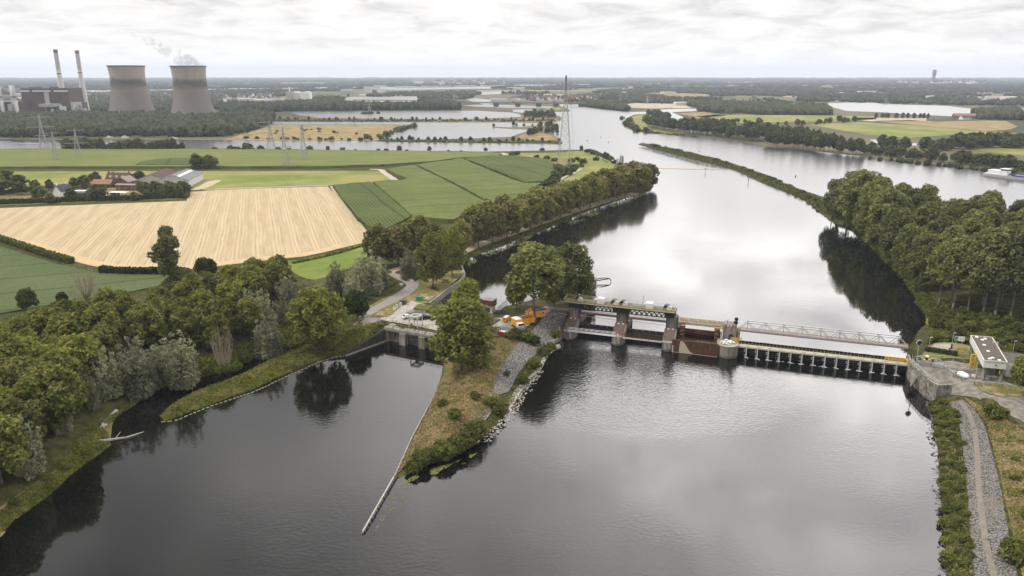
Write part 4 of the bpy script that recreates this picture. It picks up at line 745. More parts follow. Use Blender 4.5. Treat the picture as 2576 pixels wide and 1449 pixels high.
# --- shrubs: island point, right bank strip, dam, yard
def shrub(land, px, py, r, label, group=None, key='shrub', hh=None):
    p = land.pt(px, py); h = (hh or r * 1.35); o = plant(key, p, h, label, group); k_ = r / {'shrub': 1.7, 'midshrub': 2.6}[key]; o.scale = (k_, k_, o.scale[2]); return o
for px, py, r, lb in [(1116, 1150, 3.4, 'largest dark bush on the point of the island'), (1148, 1135, 3.0, 'dark bush on the island point, right of the largest one'), (1062, 1168, 2.8, 'green bush left of the largest one on the island point'), (1185, 1100, 2.9, 'dark bush at the water edge of the island point'), (1168, 1122, 2.6, 'dark bush between two others on the island point'), (1040, 1188, 2.2, 'lowest green bush beside the island wall'), (1080, 1158, 2.4, 'bush in the dark clump on the island point'), (1205, 1085, 2.5, 'bush above the rocks of the island shore'),
                      (1143, 1052, 2.0, 'bright green bush alone in the dry grass of the island'), (1113, 1022, 1.5, 'small green bush in the dry grass near the island wall'), (1195, 1003, 1.6, 'small dark bush in the middle of the dry island grass'), (1236, 1022, 2.2, 'green bush at the lower end of the island gravel'), (1256, 1040, 2.2, 'yellowish bush below the island gravel'), (1345, 925, 2.4, 'bright green bush on the rocky island shore'), (1318, 965, 1.7, 'small green bush above the white rubble'), (1368, 895, 2.3, 'green bush high on the rocky island shore'), (1275, 945, 1.2, 'small brown bush at the edge of the grey gravel'),
                      (1300, 850, 2.6, 'dark bush below the orange truck'), (1322, 858, 2.8, 'dark bush at the head of the gravel slope'), (1345, 868, 2.2, 'dark bush on the gravel slope'), (1397, 850, 2.2, 'dark bush beside the orange hoist basket'), (1282, 852, 2.0, 'green bush beside the red skip'), (1388, 880, 1.8, 'green bush near the footing of the weir'),
                      (2500, 1052, 3.0, 'green bush standing beside the gravel road on the right bank')]:
    shrub(main if px < 2000 else right, px, py, r, lb)
shrub(right, 2550, 1410, 3.0, 'bright yellow green bush at the bottom right corner'); shrub(right, 2395, 1052, 2.0, 'small dark green bush in the shore strip below the retaining wall')
rg = np.random.default_rng(9)
for q in scatter([right.pt(x, y) for x, y in [(2338, 1010), (2365, 1005), (2412, 1060), (2425, 1180), (2436, 1320), (2446, 1449), (2450, 1560), (2388, 1560), (2380, 1380), (2366, 1250), (2360, 1130), (2348, 1060)]], 2.5, rg):
    plant('shrub', (q[0], q[1], float(right.z(q)[0]) - .2), rg.uniform(1.0, 1.9), 'low green bush in the dense strip along the right shore', 'bushes of the right shore strip', rg=rg, wide=1.2)
for q in scatter([right.pt(x, y) for x, y in [(2335, 800), (2350, 830), (2420, 852), (2500, 868), (2660, 905), (2660, 840), (2500, 805), (2400, 780)]], 4.0, rg):
    plant('shrub', (q[0], q[1], float(right.z(q)[0]) - .2), rg.uniform(1.8, 4.0), 'undergrowth bush in front of the pale trunks on the right bank', 'undergrowth bushes on the right bank', rg=rg)
for q in scatter([right.pt(x, y) for x, y in [(2575, 1100), (2640, 1130), (2680, 1500), (2600, 1500), (2560, 1330), (2530, 1150)]], 5.5, rg): plant('shrub', (q[0], q[1], float(right.z(q)[0]) - .2), rg.uniform(.7, 1.5), 'low scrub bush in the dry grass right of the stone bank', 'scrub bushes in the dry grass', rg=rg, wide=1.5)
dam = [right.pt(x, y) for x, y in [(1612, 362), (1700, 380), (1800, 404), (1850, 420), (1920, 450), (1990, 478), (2050, 510), (2090, 545), (2120, 560), (2090, 520), (2040, 492), (1990, 471), (1930, 445), (1850, 416), (1760, 391), (1690, 375)]]
for q in scatter(dam, 3.6, rg): plant('midshrub', (q[0], q[1], float(right.z(q)[0]) - .3), rg.choice([.9, 1.2, 1.6, 2.4]), 'low bush on the long narrow dam in the river', 'bushes along the river dam', rg=rg, wide=1.7)
for q in scatter([main.pt(x, y) for x, y in [(2, 1335), (60, 1250), (160, 1190), (215, 1150), (260, 1105), (240, 1060), (150, 1170), (60, 1235), (-40, 1300)]], 6.0, rg): plant('shrub', (q[0], q[1], float(main.z(q)[0]) - .2), rg.uniform(.9, 2.0), 'low green bush on the grassy bank of the left basin', 'bushes on the basin bank', rg=rg, wide=1.2)
for px, py, r in [(590, 935, 2.4), (620, 910, 2.0), (560, 942, 2.0), (650, 895, 2.4), (520, 940, 1.8), (690, 880, 1.8), (740, 880, 2.6), (760, 870, 2.2), (715, 888, 2.0)]: shrub(main, px, py, r, 'low dark bush on the creek bank below the bare stems', 'bushes on the creek bank')
# scrub round the mast and the meadow point
for px, py, r in [(1480, 384, 4), (1494, 388, 4.5), (1508, 392, 3.6), (1522, 397, 5), (1534, 402, 4), (1500, 404, 3.5), (1545, 412, 3.2), (1560, 418, 3.5), (1364, 379, 3), (1350, 397, 3), (1376, 403, 4), (1395, 406, 3.4), (1300, 390, 4), (1288, 391, 4), (1436, 408, 4), (1452, 403, 3.4), (1466, 411, 4.4), (1462, 420, 3), (1410, 434, 6), (1425, 440, 6), (1398, 446, 5), (1440, 432, 4), (1385, 468, 6), (1372, 474, 5), (1395, 460, 5), (1405, 425, 4), (1445, 425, 4)]:
    shrub(main, px, py, r, 'dark round bush on the meadow point around the lattice mast', 'bushes on the meadow point', 'midshrub', r * 1.1)
tree('mid', main, 1462, 382, 366, 'small tree at the far tip of the meadow point'); tree('mid', main, 1522, 402, 383, 'small tree among bushes on the shore of the meadow point'); tree('mid', main, 495, 425, 388, 'left one of the two round trees at the dark plot', wide=1.2); tree('mid', main, 530, 424, 389, 'right one of the two round trees at the dark plot', wide=1.4)
# near shore of the side river: single bushes and trees
for px, pt, k_ in [(655, 367, 'midshrub'), (700, 370, 'midshrub'), (727, 372, 'midshrub'), (780, 368, 'midshrub'), (825, 367, 'mid'), (862, 371, 'midshrub'), (894, 375, 'midshrub'), (952, 374, 'midshrub'), (972, 374, 'midshrub'), (1005, 366, 'mid'), (1023, 376, 'midshrub'), (1080, 368, 'mid'), (1128, 377, 'midshrub'), (1160, 378, 'midshrub'), (1222, 371, 'mid'), (540, 370, 'midshrub'), (625, 361, 'midshrub'), (582, 367, 'midshrub'), (598, 369, 'midshrub')]:
    tree(k_, main, px, 381 if px > 900 else 379, pt, 'lone rounded bush on the near shore of the side river' if k_ == 'midshrub' else 'small lone tree on the near shore of the side river', 'bushes on the near shore' if k_ == 'midshrub' else 'lone trees on the near shore', 1.3)
for i, px in enumerate(range(168, 462, 12)): tree('mid', main, px + (i * 7) % 5, 378, 347 + (i * 13) % 15 - (8 if 172 < px < 220 else 0), 'dark dense tree in the row on the near shore of the side river', 'dark row on the near shore', 1.1)
# --- farm trees
for px, py, pt, lb, wd_ in [(22, 482, 428, 'large dark tree at the left edge behind the farm', 1.5), (55, 490, 440, 'large dark tree right of the biggest one at the left edge', 1.2), (-12, 490, 432, 'dark tree cut by the left edge of the picture', 1.4), (90, 482, 452, 'small tree between the dark group and the white house', 1.2), (126, 478, 452, 'dark narrow tree behind the white house', 1.0), (100, 502, 466, 'broad tree left of the white house', 1.3), (127, 512, 487, 'round tree at the hedge, left of the white house', 1.4), (180, 503, 472, 'green tree in front of the white house', 1.2), (248, 503, 464, 'broad round tree in front of the orange roof', 1.6), (338, 504, 484, 'round low tree in the garden near the open barn', 1.8), (188, 472, 447, 'dark tree left behind the farmhouse', 1.4), (212, 470, 440, 'dark tree behind the white house', 1.4), (242, 462, 433, 'tall dark tree left of the farmhouse', 1.4), (352, 460, 430, 'round tree right of the farmhouse gable', 1.4), (212, 478, 456, 'pale round tree at the orange roof', 1.0), (285, 440, 432, 'treetop behind the farmhouse roof', 1.2)]:
    tree('mid', main, px, py, pt, lb, None, wd_, name='farm_tree')
rg = np.random.default_rng(33)
for i in range(14): px = 356 + i * 8.6; tree('mid', main, px, 486 + (i % 3) * 5, 455 + (i % 4) * 3, 'dark green tree in the dense group beside the grey shed', 'tree group beside the grey shed', 1.0)
for px, py, pt in [(372, 500, 474), (392, 500, 476), (412, 498, 468), (440, 498, 480)]: tree('mid', main, px, py, pt, 'small orchard tree in the dry grass right of the farm', 'orchard trees')
tree('midshrub', main, 457, 497, 487, 'yellowish bush at the corner of the farm hedge', None, 1.4)
# --- river banks farther off: single trees drawn one by one
def row(pts, n, key, hr, label, group, jit=4.0, wide=1.0, seed=0, lv=3.0, name=None):
    rg = np.random.default_rng(seed + n); L_ = np.array([at(x, y, lv)[:2] for x, y in pts]); s_ = np.r_[0, np.cumsum(np.linalg.norm(np.diff(L_, axis=0), axis=1))]
    for i in range(n):
        t = (i + rg.uniform(.1, .9)) / n * s_[-1]; q = np.array([np.interp(t, s_, L_[:, j]) for j in (0, 1)]) + rg.normal(0, jit, 2); plant(key, (q[0], q[1], lv), rg.uniform(*hr), label, group, rg=rg, wide=wide, name=name)
row([(1625, 318), (1700, 332), (1800, 343), (1900, 356)], 74, 'midpop', (17, 22), 'tall tree in the dense double row on the far right bank', 'row on the far right bank', 5, 1.1, 1)
row([(1622, 310), (1680, 305), (1640, 292)], 34, 'mid', (14, 18), 'tree in the row around the little harbour', 'row around the little harbour', 4, 1.1, 2)
row([(1735, 335), (1850, 345), (1960, 356), (2050, 366)], 62, 'midpop', (19, 26), 'tall poplar on the far right bank', 'poplars on the far right bank', 9, 1.1, 3)
row([(1930, 368), (2020, 374), (2120, 386), (2175, 391)], 44, 'midpop', (15, 23), 'tall poplar with pale stem at the water edge of the far right bank', 'poplars at the water edge', 6, 1.0, 4)
row([(2180, 386), (2260, 395), (2360, 405), (2440, 413), (2600, 432)], 58, 'mid', (8, 15), 'dark bushy tree on the sandy far right bank', 'bushy trees on the sandy bank', 6, 1.2, 5, name='field_tree')
row([(2230, 372), (2330, 380), (2440, 372), (2600, 372)], 46, 'mid', (12, 18), 'dark tree in the belt behind the sandy bank', 'belt behind the sandy bank', 8, 1.2, 6, name='field_tree')
row([(2420, 366), (2500, 364), (2640, 366)], 32, 'mid', (14, 18), 'tree in the dense dark belt at the right edge', 'dark belt at the right edge', 8, 1.2, 16, name='field_tree')
row([(2190, 400), (2300, 410), (2440, 424), (2560, 437)], 26, 'midshrub', (2.5, 4.5), 'round brownish bush on the sandy shore', 'bushes on the sandy shore', 4, 1.3, 7)
row([(1580, 300), (1578, 318), (1600, 330), (1660, 337)], 18, 'midshrub', (4, 8), 'bush along the tip of the far right bank', 'bushes on the tip', 4, 1.2, 8)
row([(2200, 298), (2340, 299)], 13, 'mid', (11, 13), 'round lollipop tree in the straight row before the lake', 'straight row before the lake', 1.5, .8, 9)
row([(700, 302), (860, 304), (1050, 304), (1230, 304), (1390, 303)], 50, 'mid', (4, 9), 'small tree on the narrow strip between two lakes', 'trees on the strip between the lakes', 6, 1.0, 10, name='lakeside_tree')
row([(960, 353), (1080, 355), (1200, 357), (1300, 358), (1400, 358)], 40, 'mid', (3, 8), 'low tree on the strip between the lake and the side river', 'trees on the riverside strip', 4, 1.1, 11, name='lakeside_tree')
row([(940, 352), (985, 336), (1040, 319)], 14, 'midshrub', (4, 8), 'bush along the lakeside edge of the brown meadow', 'bushes at the edge of the brown meadow', 4, 1.2, 12)
row([(1320, 296), (1360, 294), (1390, 298)], 14, 'mid', (12, 22), 'tall loose tree on the island in the river', 'trees on the river island', 10, 1.1, 13, name='lakeside_tree')
row([(1330, 342), (1350, 335), (1390, 336), (1385, 318), (1260, 319)], 30, 'mid', (5, 12), 'small tree on the sandy islets left of the river', 'trees on the sandy islets', 6, 1.1, 14, name='lakeside_tree')
row([(905, 287), (958, 286)], 8, 'midshrub', (3, 6), 'bush on the islet carrying a mast', 'bushes on the mast islet', 5, 1.5, 15)
row([(30, 346), (160, 347), (300, 345), (450, 345), (610, 340)], 46, 'midpop', (11, 18), 'front tree of the wood across the side river', 'front of the wood across the side river', 8, 1.2, 17)
row([(620, 350), (760, 352), (930, 353)], 16, 'midshrub', (2, 5), 'small bush at the water edge of the brown meadow', 'bushes on the brown meadow shore', 3, 1.3, 18)
row([(700, 340), (760, 325), (850, 332), (930, 340)], 14, 'midshrub', (2, 4), 'small dark bush scattered on the brown meadow', 'bushes on the brown meadow', 20, 1.4, 19)
row([(1700, 314), (1760, 310), (1850, 308), (1960, 316), (2060, 314), (2150, 306)], 34, 'mid', (6, 14), 'small tree at the field edge beyond the far right bank', 'trees at the field edge', 8, 1.2, 20, name='field_tree')
# --- far-off woods, town greenery: masses nobody could count
def wood(name, label, polys, n, hr, rr, faces_extra, seed, mat='leaf_distant', clear=True, mask=None):
    rg = np.random.default_rng(seed); P = []
    for poly in polys:
        A_ = np.array([at(x, y, 3.0)[:2] for x, y in poly]); lo, hi = A_.min(0), A_.max(0); q = rg.uniform(lo, hi, (n * 6, 2)); q = q[inside(q, A_)][:n]; P.append(q)
    P = np.concatenate(P)
    if clear:
        bad = np.zeros(len(P), bool)
        for f_ in far_open:
            if len(f_): bad |= inside(P, f_)
        P = P[~bad]
    if mask is not None: P = P[mask(P)]
    if clear:                                   # no wood so tall that it would shut off a lake the photograph shows behind it
        bad = np.zeros(len(P), bool)
        for hh in (hr[1] * .95, hr[1] * .6): 
            k_ = CAMH / (CAMH - hh - 3)
            for f_ in water_open: bad |= inside(P * k_, f_)
        P = P[~bad]
    bm = bmesh.new(); bmesh.ops.create_icosphere(bm, subdivisions=faces_extra, radius=1); bv = np.array([v.co[:] for v in bm.verts]); bf = np.array([[v.index for v in f.verts] for f in bm.faces]); bm.free(); m_ = len(P)
    h = rg.uniform(*hr, m_); r = rg.uniform(*rr, m_); v = bv[None] * (1 + rg.normal(0, .17, (m_, len(bv), 1))); v[:, :, 2] = np.maximum(v[:, :, 2], -.8)
    v = v * np.stack([r, r, h * .55], 1)[:, None] + np.column_stack([P, 3.0 + h * .45])[:, None]
    f = bf[None] + (np.arange(m_) * len(bv))[:, None, None]
    return tag(np_obj(name, v.reshape(-1, 3), f.reshape(-1, 3), mat), label, 'wood', kind='stuff')
def fbm(P, s, seed):
    """cheap smooth noise for where the woods stand."""
    rg = np.random.default_rng(seed); o = np.zeros(len(P))
    for k in range(9): a = rg.uniform(0, 6.28); w_ = rg.uniform(.5, 1.8) / s; o += np.sin((P[:, 0] * math.cos(a) + P[:, 1] * math.sin(a)) * w_ * 6.28 + rg.uniform(0, 6.28))
    return o / 3
for nm, pts, n in (('strip', [(690, 305), (690, 301), (860, 303), (1050, 303), (1230, 303), (1395, 301), (1395, 305), (1230, 306.5), (1050, 306.5), (860, 306.5)], 420), ('strip', [(956, 352.5), (1080, 354), (1200, 356), (1410, 357), (1410, 361), (1200, 359), (1080, 357.5), (956, 355.5)], 420), ('strip', [(160, 376.5), (460, 376), (460, 379), (160, 379.5)], 420), ('strip', [(1575, 303), (1590, 296), (1600, 326), (1663, 335), (1755, 343), (1755, 345), (1663, 338), (1603, 331), (1580, 320)], 260)):
    wood('low_scrub', 'low scrub along a waterside strip', [pts], n, (1.0, 3.0), (1.8, 3.6), 1, n + len(pts), clear=False, mat='leaf_far')
wood('woods', 'dense wood between the side river and the power station', [[(-300, 347), (20, 346), (300, 344), (560, 345), (640, 328), (680, 312), (690, 296), (640, 288), (500, 300), (420, 292), (300, 296), (200, 292), (60, 294), (-300, 296)]], 3800, (9, 16), (4, 7.0), 2, 1)
wood('woods', 'dark wood behind the second lake', [[(560, 270), (720, 268), (880, 262), (1030, 262), (1140, 268), (1160, 277), (1000, 277.5), (800, 279), (720, 280), (640, 288), (560, 290)]], 2600, (14, 22), (5, 8), 2, 2)
wood('woods', 'wood around and behind the cooling towers', [[(-200, 282), (260, 284), (430, 283), (560, 276), (560, 252), (300, 250), (180, 250), (-200, 262)]], 2600, (10, 16), (5, 8), 1, 3)
wood('woods', 'woods and hedges beyond the right bank', [[(1420, 258), (1600, 256), (1800, 262), (2000, 266), (2090, 272), (2110, 292), (1960, 300), (1850, 304), (1750, 290), (1760, 270), (1640, 262), (1450, 266)], [(1470, 268), (1560, 266), (1580, 280), (1520, 274)], [(2380, 292), (2460, 286), (2576, 282), (2700, 290), (2700, 312), (2560, 302), (2440, 300)], [(1900, 286), (2130, 284), (2230, 293), (2140, 299), (1920, 298)]], 1500, (11, 18), (5, 8.5), 1, 4)
wood('woods', 'wooded country between the far lakes', [[(-400, 252), (560, 250), (1100, 250), (1600, 252), (2100, 258), (2480, 266), (2900, 272), (2900, 236), (2100, 228), (1288, 226), (500, 226), (-400, 228)]], 26000, (9, 17), (7, 13), 1, 5, mask=lambda P: fbm(P, 900, 3) + .35 * fbm(P, 250, 4) > -.25)
wood('woods', 'blue hazy woods toward the horizon', [[(-600, 228), (600, 226), (1288, 226), (2000, 228), (3000, 236), (3000, 212), (2000, 208), (1288, 207), (600, 208), (-600, 208)]], 22000, (10, 18), (16, 34), 1, 6, mask=lambda P: fbm(P, 2200, 5) + .4 * fbm(P, 600, 6) > -.35)
wood('woods', 'last line of woods at the horizon', [[(-900, 208), (1288, 207), (3400, 208), (3400, 197.5), (1288, 197.0), (-900, 197.5)]], 12000, (14, 26), (60, 130), 1, 7, mask=lambda P: fbm(P, 5000, 7) + .4 * fbm(P, 1500, 8) > -.6)

# ------------------------------------------------------------------ the weir
def railing(mb, pts, h, gap, t=.07, rails=(1.0, .55), dz=0.0):
    for a, b in zip(pts[:-1], pts[1:]):
        a, b = np.array(a, float), np.array(b, float); n = max(1, round(np.linalg.norm(b - a) / gap))
        for i in range(n + 1):
            p = a + (b - a) * i / n; mb.bar(p, p + np.array([0, 0, h]), t)
        for r in rails: mb.bar(a + np.array([0, 0, h * r]), b + np.array([0, 0, h * r]), t)
    return mb
def wbox(mb, u0, u1, v0, v1, z0, z1):
    return mb.hexa([W(u0, v0, z0), W(u1, v0, z0), W(u1, v1, z0), W(u0, v1, z0), W(u0, v0, z1), W(u1, v0, z1), W(u1, v1, z1), W(u0, v1, z1)])
def kbox(mb, u0, u1, v0, v1, z0, z1):
    return mb.hexa([K(u0, v0, z0), K(u1, v0, z0), K(u1, v1, z0), K(u0, v1, z0), K(u0, v0, z1), K(u1, v0, z1), K(u1, v1, z1), K(u0, v1, z1)])
def stripes(t, u0, u1, v, z, n=5, h=.45):
    a = MB(); wbox(a, u0, u1, v - .06, v, z, z + h); bd = a.build('warning_board', 'red', t); b = MB()
    for i in range(1, n, 2): b = MB(); wbox(b, u0 + (u1 - u0) * i / n, u0 + (u1 - u0) * (i + 1) / n, v - .10, v - .062, z, z + h); b.build('stripe', 'white', bd)
PU = [0.0, 18.5, 37.0]; hw = 2.25
for i, u in enumerate(PU):
    t = thing('weir_pier', ['stained concrete pier at the left bank end of the weir', 'middle stained concrete pier under the hoist bridge with red white boards', 'stained concrete pier left of the rusty dry dock wall'][i], 'bridge pier', W(u, 0, 0), 'weir piers')
    o = MB(); pr = [(u - hw, 6), (u + hw, 6)] + [(u + hw * math.cos(a), 2.2 - 2.2 * math.sin(a)) for a in np.linspace(0, math.pi, 9)]
    o.prism([W(a, b) for a, b in pr], -2, 3.3); o.build('nose', 'concrete_pale', t)
    o = MB(); o.prism([W(u + (a - u) * 1.02, 2.2 + (b - 2.2) * 1.02) for a, b in pr], -.3, .55 + .15 * i); o.build('waterline_stain', 'concrete_dark', t)
    if i == 0: p_ = MB(); wbox(p_, u - 1.7, u + .6, -.08, 0, .5, 2.9); p_.build('dark_panel', 'concrete_dark', t)
    o = MB(); f = lambda uu: [W(uu, 2.6, 3.3), W(uu, 8.6, 3.3), W(uu, 8.6, 6.0), W(uu, 7.6, 6.0)]; A_, B_ = f(u - hw + .05), f(u + hw - .05); o.hexa([A_[0], A_[1], A_[2], A_[3], B_[0], B_[1], B_[2], B_[3]]); o.build('sloping_back', 'concrete', t)
    o = MB(); o.hexa([W(u - hw + .1, 2.6, 3.33), W(u + hw - .4, 2.6, 3.33), W(u + hw - .4, 7.6, 6.03), W(u - hw + .1, 7.6, 6.03), W(u - hw + .1, 2.6, 3.40), W(u + hw - .4, 2.6, 3.40), W(u + hw - .4, 7.6, 6.10), W(u - hw + .1, 7.6, 6.10)]); o.build('stained_cover', 'stain', t)
    o = MB(); wbox(o, u - 1.7, u + 1.7, 8.62, 12.6, 0, 10.55); o.build('tower', 'concrete', t)
    o = MB(); wbox(o, u + 1.72, u + 2.1, 9.2, 12.2, 0, 10.3); wbox(o, u - 2.1, u - 1.72, 9.2, 12.2, 0, 10.3); o.build('gate_slot', 'steel_dark', t)
    o = MB(); wbox(o, u - hw, u + hw, 12.62, 19.5, -1, 5.6); o.build('rear_wall', 'concrete_pale', t)
    o = MB()
    for dx in (-.35, .35): o.bar(W(u + dx, 8.5, 6), W(u + dx, 8.5, 12.5), .09)
    for z in np.arange(6.3, 12.4, .45): o.bar(W(u - .35, 8.5, z), W(u + .35, 8.5, z), .06)
    o.build('ladder', 'galvanised', t)
    stripes(t, u - hw + .2, u + hw - .2, 7.45, 6.0); 
    if i == 1: stripes(t, u - 1.3, u + 1.3, 2.45, 3.3, 3)
    if i == 2: q = MB(); wbox(q, u - .5, u + 1.2, 10, 11.4, 10.6, 11.9); q.build('concrete_cap', 'concrete', t)
# hoist bridge
t = thing('hoist_bridge', 'long black steel hoist bridge with yellow railings above the weir gates', 'bridge', W(17, 10, 12))
o = MB(); wbox(o, -3.8, 38.2, 6.9, 13.2, 12.5, 12.8); o.build('deck', 'deck_olive', t)
for v in (7.2, 12.8):
    o = MB(); wbox(o, -3.8, 38.2, v - .15, v + .15, 12.05, 12.48); wbox(o, 3, 36, v - .16, v + .16, 10.3, 10.65)
    for a, b in ((4.2, 15.2), (21.6, 34.4)):
        n = 7; 
        for i in range(n):
            x0 = a + (b - a) * i / n; x1 = a + (b - a) * (i + 1) / n; xm = (x0 + x1) / 2; o.bar(W(x0, v, 12.1), W(xm, v, 10.6), .34); o.bar(W(xm, v, 10.6), W(x1, v, 12.1), .34); o.bar(W(xm, v, 10.6), W(xm, v, 12.1), .2)
    o.build('truss', 'steel_black', t)
for a, b in ((-1.9, 4.2), (15.2, 21.6), (34.4, 38.0)): o = MB(); wbox(o, a, b, 7.35, 12.65, 10.56, 12.47); o.build('end_housing', 'steel_black', t)
o = MB(); railing(o, [W(-3.8, 6.95, 12.8), W(38.2, 6.95, 12.8)], 1.15, 1.9, .1); railing(o, [W(-3.8, 6.95, 12.8), W(-3.8, 13.1, 12.8), W(14, 13.1, 12.8)], 1.15, 1.9, .1); wbox(o, -3.8, 38.2, 6.82, 6.9, 12.5, 12.86); o.build('railing', 'rail_yellow', t)
o = MB(); railing(o, [W(14.2, 13.1, 12.8), W(38.2, 13.1, 12.8), W(38.2, 7.0, 12.8)], 1.15, 1.9, .06); o.build('railing', 'galvanised', t)
for a, b in ((2, 14), (22, 34)):
    o = MB(); 
    for v in (9.2, 10.2, 11.2): o.tube(W(a, v, 13.15), W(b, v, 13.15), .12, .12, 6)
    o.build('drive_shaft', 'steel_grey', t)
for u in (1.7, 15.6, 19.0, 35.3):
    o = MB(); o.tube(W(u - .55, 9.0, 13.4), W(u - .55, 11.6, 13.4), 1.15, 1.15, 14); wbox(o, u - 1.2, u + 1.2, 9.2, 11.4, 12.82, 13.2); w2 = o.build('winch', 'steel_black', t)
    o = MB(); o.tube(W(u + .5, 8.8, 13.35), W(u + .5, 9.6, 13.35), 1.0, 1.0, 14); wbox(o, u + .6, u + 1.4, 9, 10, 12.82, 13.5); o.build('winch_cover', 'offwhite', w2)
for u in (10.3, 28.6):
    o = MB(); wbox(o, u - 1.25, u + 1.25, 8.0, 10.4, 12.82, 15.0); cb = o.build('control_cabin', 'white', t); o = MB(); wbox(o, u - 2.4, u - 1.27, 8.6, 10.2, 12.82, 14.2); o.build('grey_locker', 'steel_grey', cb)
o = MB(); o.bar(W(25.5, 12.9, 12.8), W(25.5, 12.9, 16.0), .1); o.box(W(25.5, 12.9, 16.1), (.3, .3, .25)); o.build('lamp_post', 'steel_dark', t)
o = MB()
for i in range(6): wbox(o, 1.2 - .35 * i - .3, 1.2 - .35 * i, 11.8, 12.9, 12.8, 14.6 - .3 * i)
o.build('stair', 'bridge_cream', t)
# gates
for i, (a, b) in enumerate(((2.15, 16.3), (20.65, 34.8))):
    t = thing('weir_gate', ['black steel lift gate between the left and middle pier', 'black steel lift gate behind the rusty walkway'][i], 'gate', W((a + b) / 2, 10, 0), 'lift gates')
    o = MB(); pr = [(9.6, -1), (11.2, -1), (11.2, 3.35), (10.9, 3.55), (10.4, 3.5), (9.9, 3.1), (9.6, 2.5)]; o.extrude(pr, lambda v, z, a=a: W(a, v, z), lambda v, z, b=b: W(b, v, z)); o.build('gate_leaf', 'steel_black', t)
    o = MB()
    for z in (.6, 1.4, 2.2): wbox(o, a + .05, b - .05, 9.25, 9.6, z, z + .18)
    for k in range(8): x = a + (b - a) * (k + .5) / 8; wbox(o, x - .08, x + .08, 9.3, 9.6, -.5, 2.6)
    o.build('rib', 'steel_dark', t)
    o = MB()
    for k in range(6): x = a + 1 + (b - a - 2) * k / 5; o.bar(W(x, 9.9, 3.25), W(x, 9.9, 3.6), .18)
    o.build('lug', 'galvanised', t)
def lattice_beam(name, label, cat, u0, u1, v0, v1, z0, z1, n, mat, thick=.12, deckmat=None, group=None, slope=False):
    t = thing(name, label, cat, W((u0 + u1) / 2, (v0 + v1) / 2, z0), group)
    for v in (v0, v1):
        o = MB(); a1, b1 = (u0 + (u1 - u0) / n * .5, u1 - (u1 - u0) / n * .5) if slope else (u0, u1)
        o.bar(W(u0, v, z0), W(u1, v, z0), thick * 1.2); o.bar(W(a1, v, z1), W(b1, v, z1), thick * 1.2)
        for i in range(n):
            x0 = u0 + (u1 - u0) * i / n; x1 = u0 + (u1 - u0) * (i + 1) / n; xm = (x0 + x1) / 2; o.bar(W(x0, v, z0), W(xm, v, z1), thick); o.bar(W(xm, v, z1), W(x1, v, z0), thick); o.bar(W(xm, v, z0), W(xm, v, z1), thick * .7)
        o.build('truss', mat, t)
    o = MB(); wbox(o, u0, u1, v0 + .1, v1 - .1, z0 - .12, z0 + .04); o.build('deck', deckmat or mat, t); return t
lattice_beam('gangway', 'silver aluminium lattice gangway across the left weir opening', 'gangway', -.2, 18.0, .2, 1.5, 3.4, 4.6, 9, 'white', .10, 'galvanised')
t = thing('gangway', 'rusty brown scaffold walkway across the second weir opening', 'gangway', W(28, 1, 3)); o = MB(); wbox(o, 20.6, 34.9, .3, 1.6, 3.0, 3.15); o.build('deck', 'offwhite', t)
o = MB(); railing(o, [W(20.6, .35, 3.15), W(34.9, .35, 3.15)], 1.6, 1.2, .09, (1, .7, .4, .15)); railing(o, [W(20.6, 1.55, 3.15), W(34.9, 1.55, 3.15)], 1.6, 1.2, .09, (1, .5)); o.build('railing', 'rust', t)
for i, (a, b) in enumerate(((2.2, 16.3), (20.7, 34.8), (-6, -2.2))):
    o = MB(); o.tube(W(a, 8.3, 7.4), W(b, 8.3, 7.1), .09, .09, 6); tag(o.build('safety_line', 'steel_grey'), ['sagging line across the left weir opening', 'sagging line across the second weir opening', 'short line from the left pier to the bank'][i], 'line', 'safety lines')
# service footbridge upstream
t = thing('footbridge', 'pinkish service footbridge behind the weir piers', 'footbridge', W(20, 17, 5)); o = MB(); wbox(o, -15, 37.5, 15.8, 18.2, 5.6, 6.5); o.build('girder', 'bridge_pink', t)
o = MB(); railing(o, [W(-15, 15.85, 6.5), W(37.5, 15.85, 6.5)], 1.1, 2.2, .06); railing(o, [W(-15, 18.15, 6.5), W(37.5, 18.15, 6.5)], 1.1, 2.2, .06); o.build('railing', 'steel_grey', t)
t = thing('footbridge', 'cream panelled footbridge span behind the rusty dry dock', 'footbridge', W(48, 17, 5)); o = MB(); wbox(o, 38.5, 56.0, 15.8, 18.2, 5.7, 6.2); o.build('girder', 'bridge_cream', t)
o = MB()
for i in range(5): x = 38.6 + 3.5 * i; wbox(o, x, x + 3.35, 18.1, 18.2, 6.25, 7.7); wbox(o, x, x + 3.35, 15.8, 15.9, 6.2, 6.6)
o.build('side_panel', 'bridge_cream', t); o = MB(); railing(o, [W(38.5, 15.7, 6.2), W(56, 15.7, 6.2)], 1.2, 3.5, .09); o.build('railing', 'steel_dark', t)
t = lattice_beam('truss_footbridge', 'long grey truss footbridge from the round pier to the right bank', 'footbridge', 60.3, 116.6, 15.8, 18.2, 5.9, 8.9, 9, 'galvanised', .2, 'bridge_pink', None, True)
o = MB(); wbox(o, 60.3, 116.6, 15.72, 15.8, 5.35, 6.15); wbox(o, 60.3, 116.6, 18.2, 18.28, 5.35, 6.15); o.build('girder', 'bridge_pink', t)
o = MB(); railing(o, [W(60.3, 15.95, 6), W(116.6, 15.95, 6)], 1.15, 3.1, .07); o.build('railing', 'rail_yellow', t)
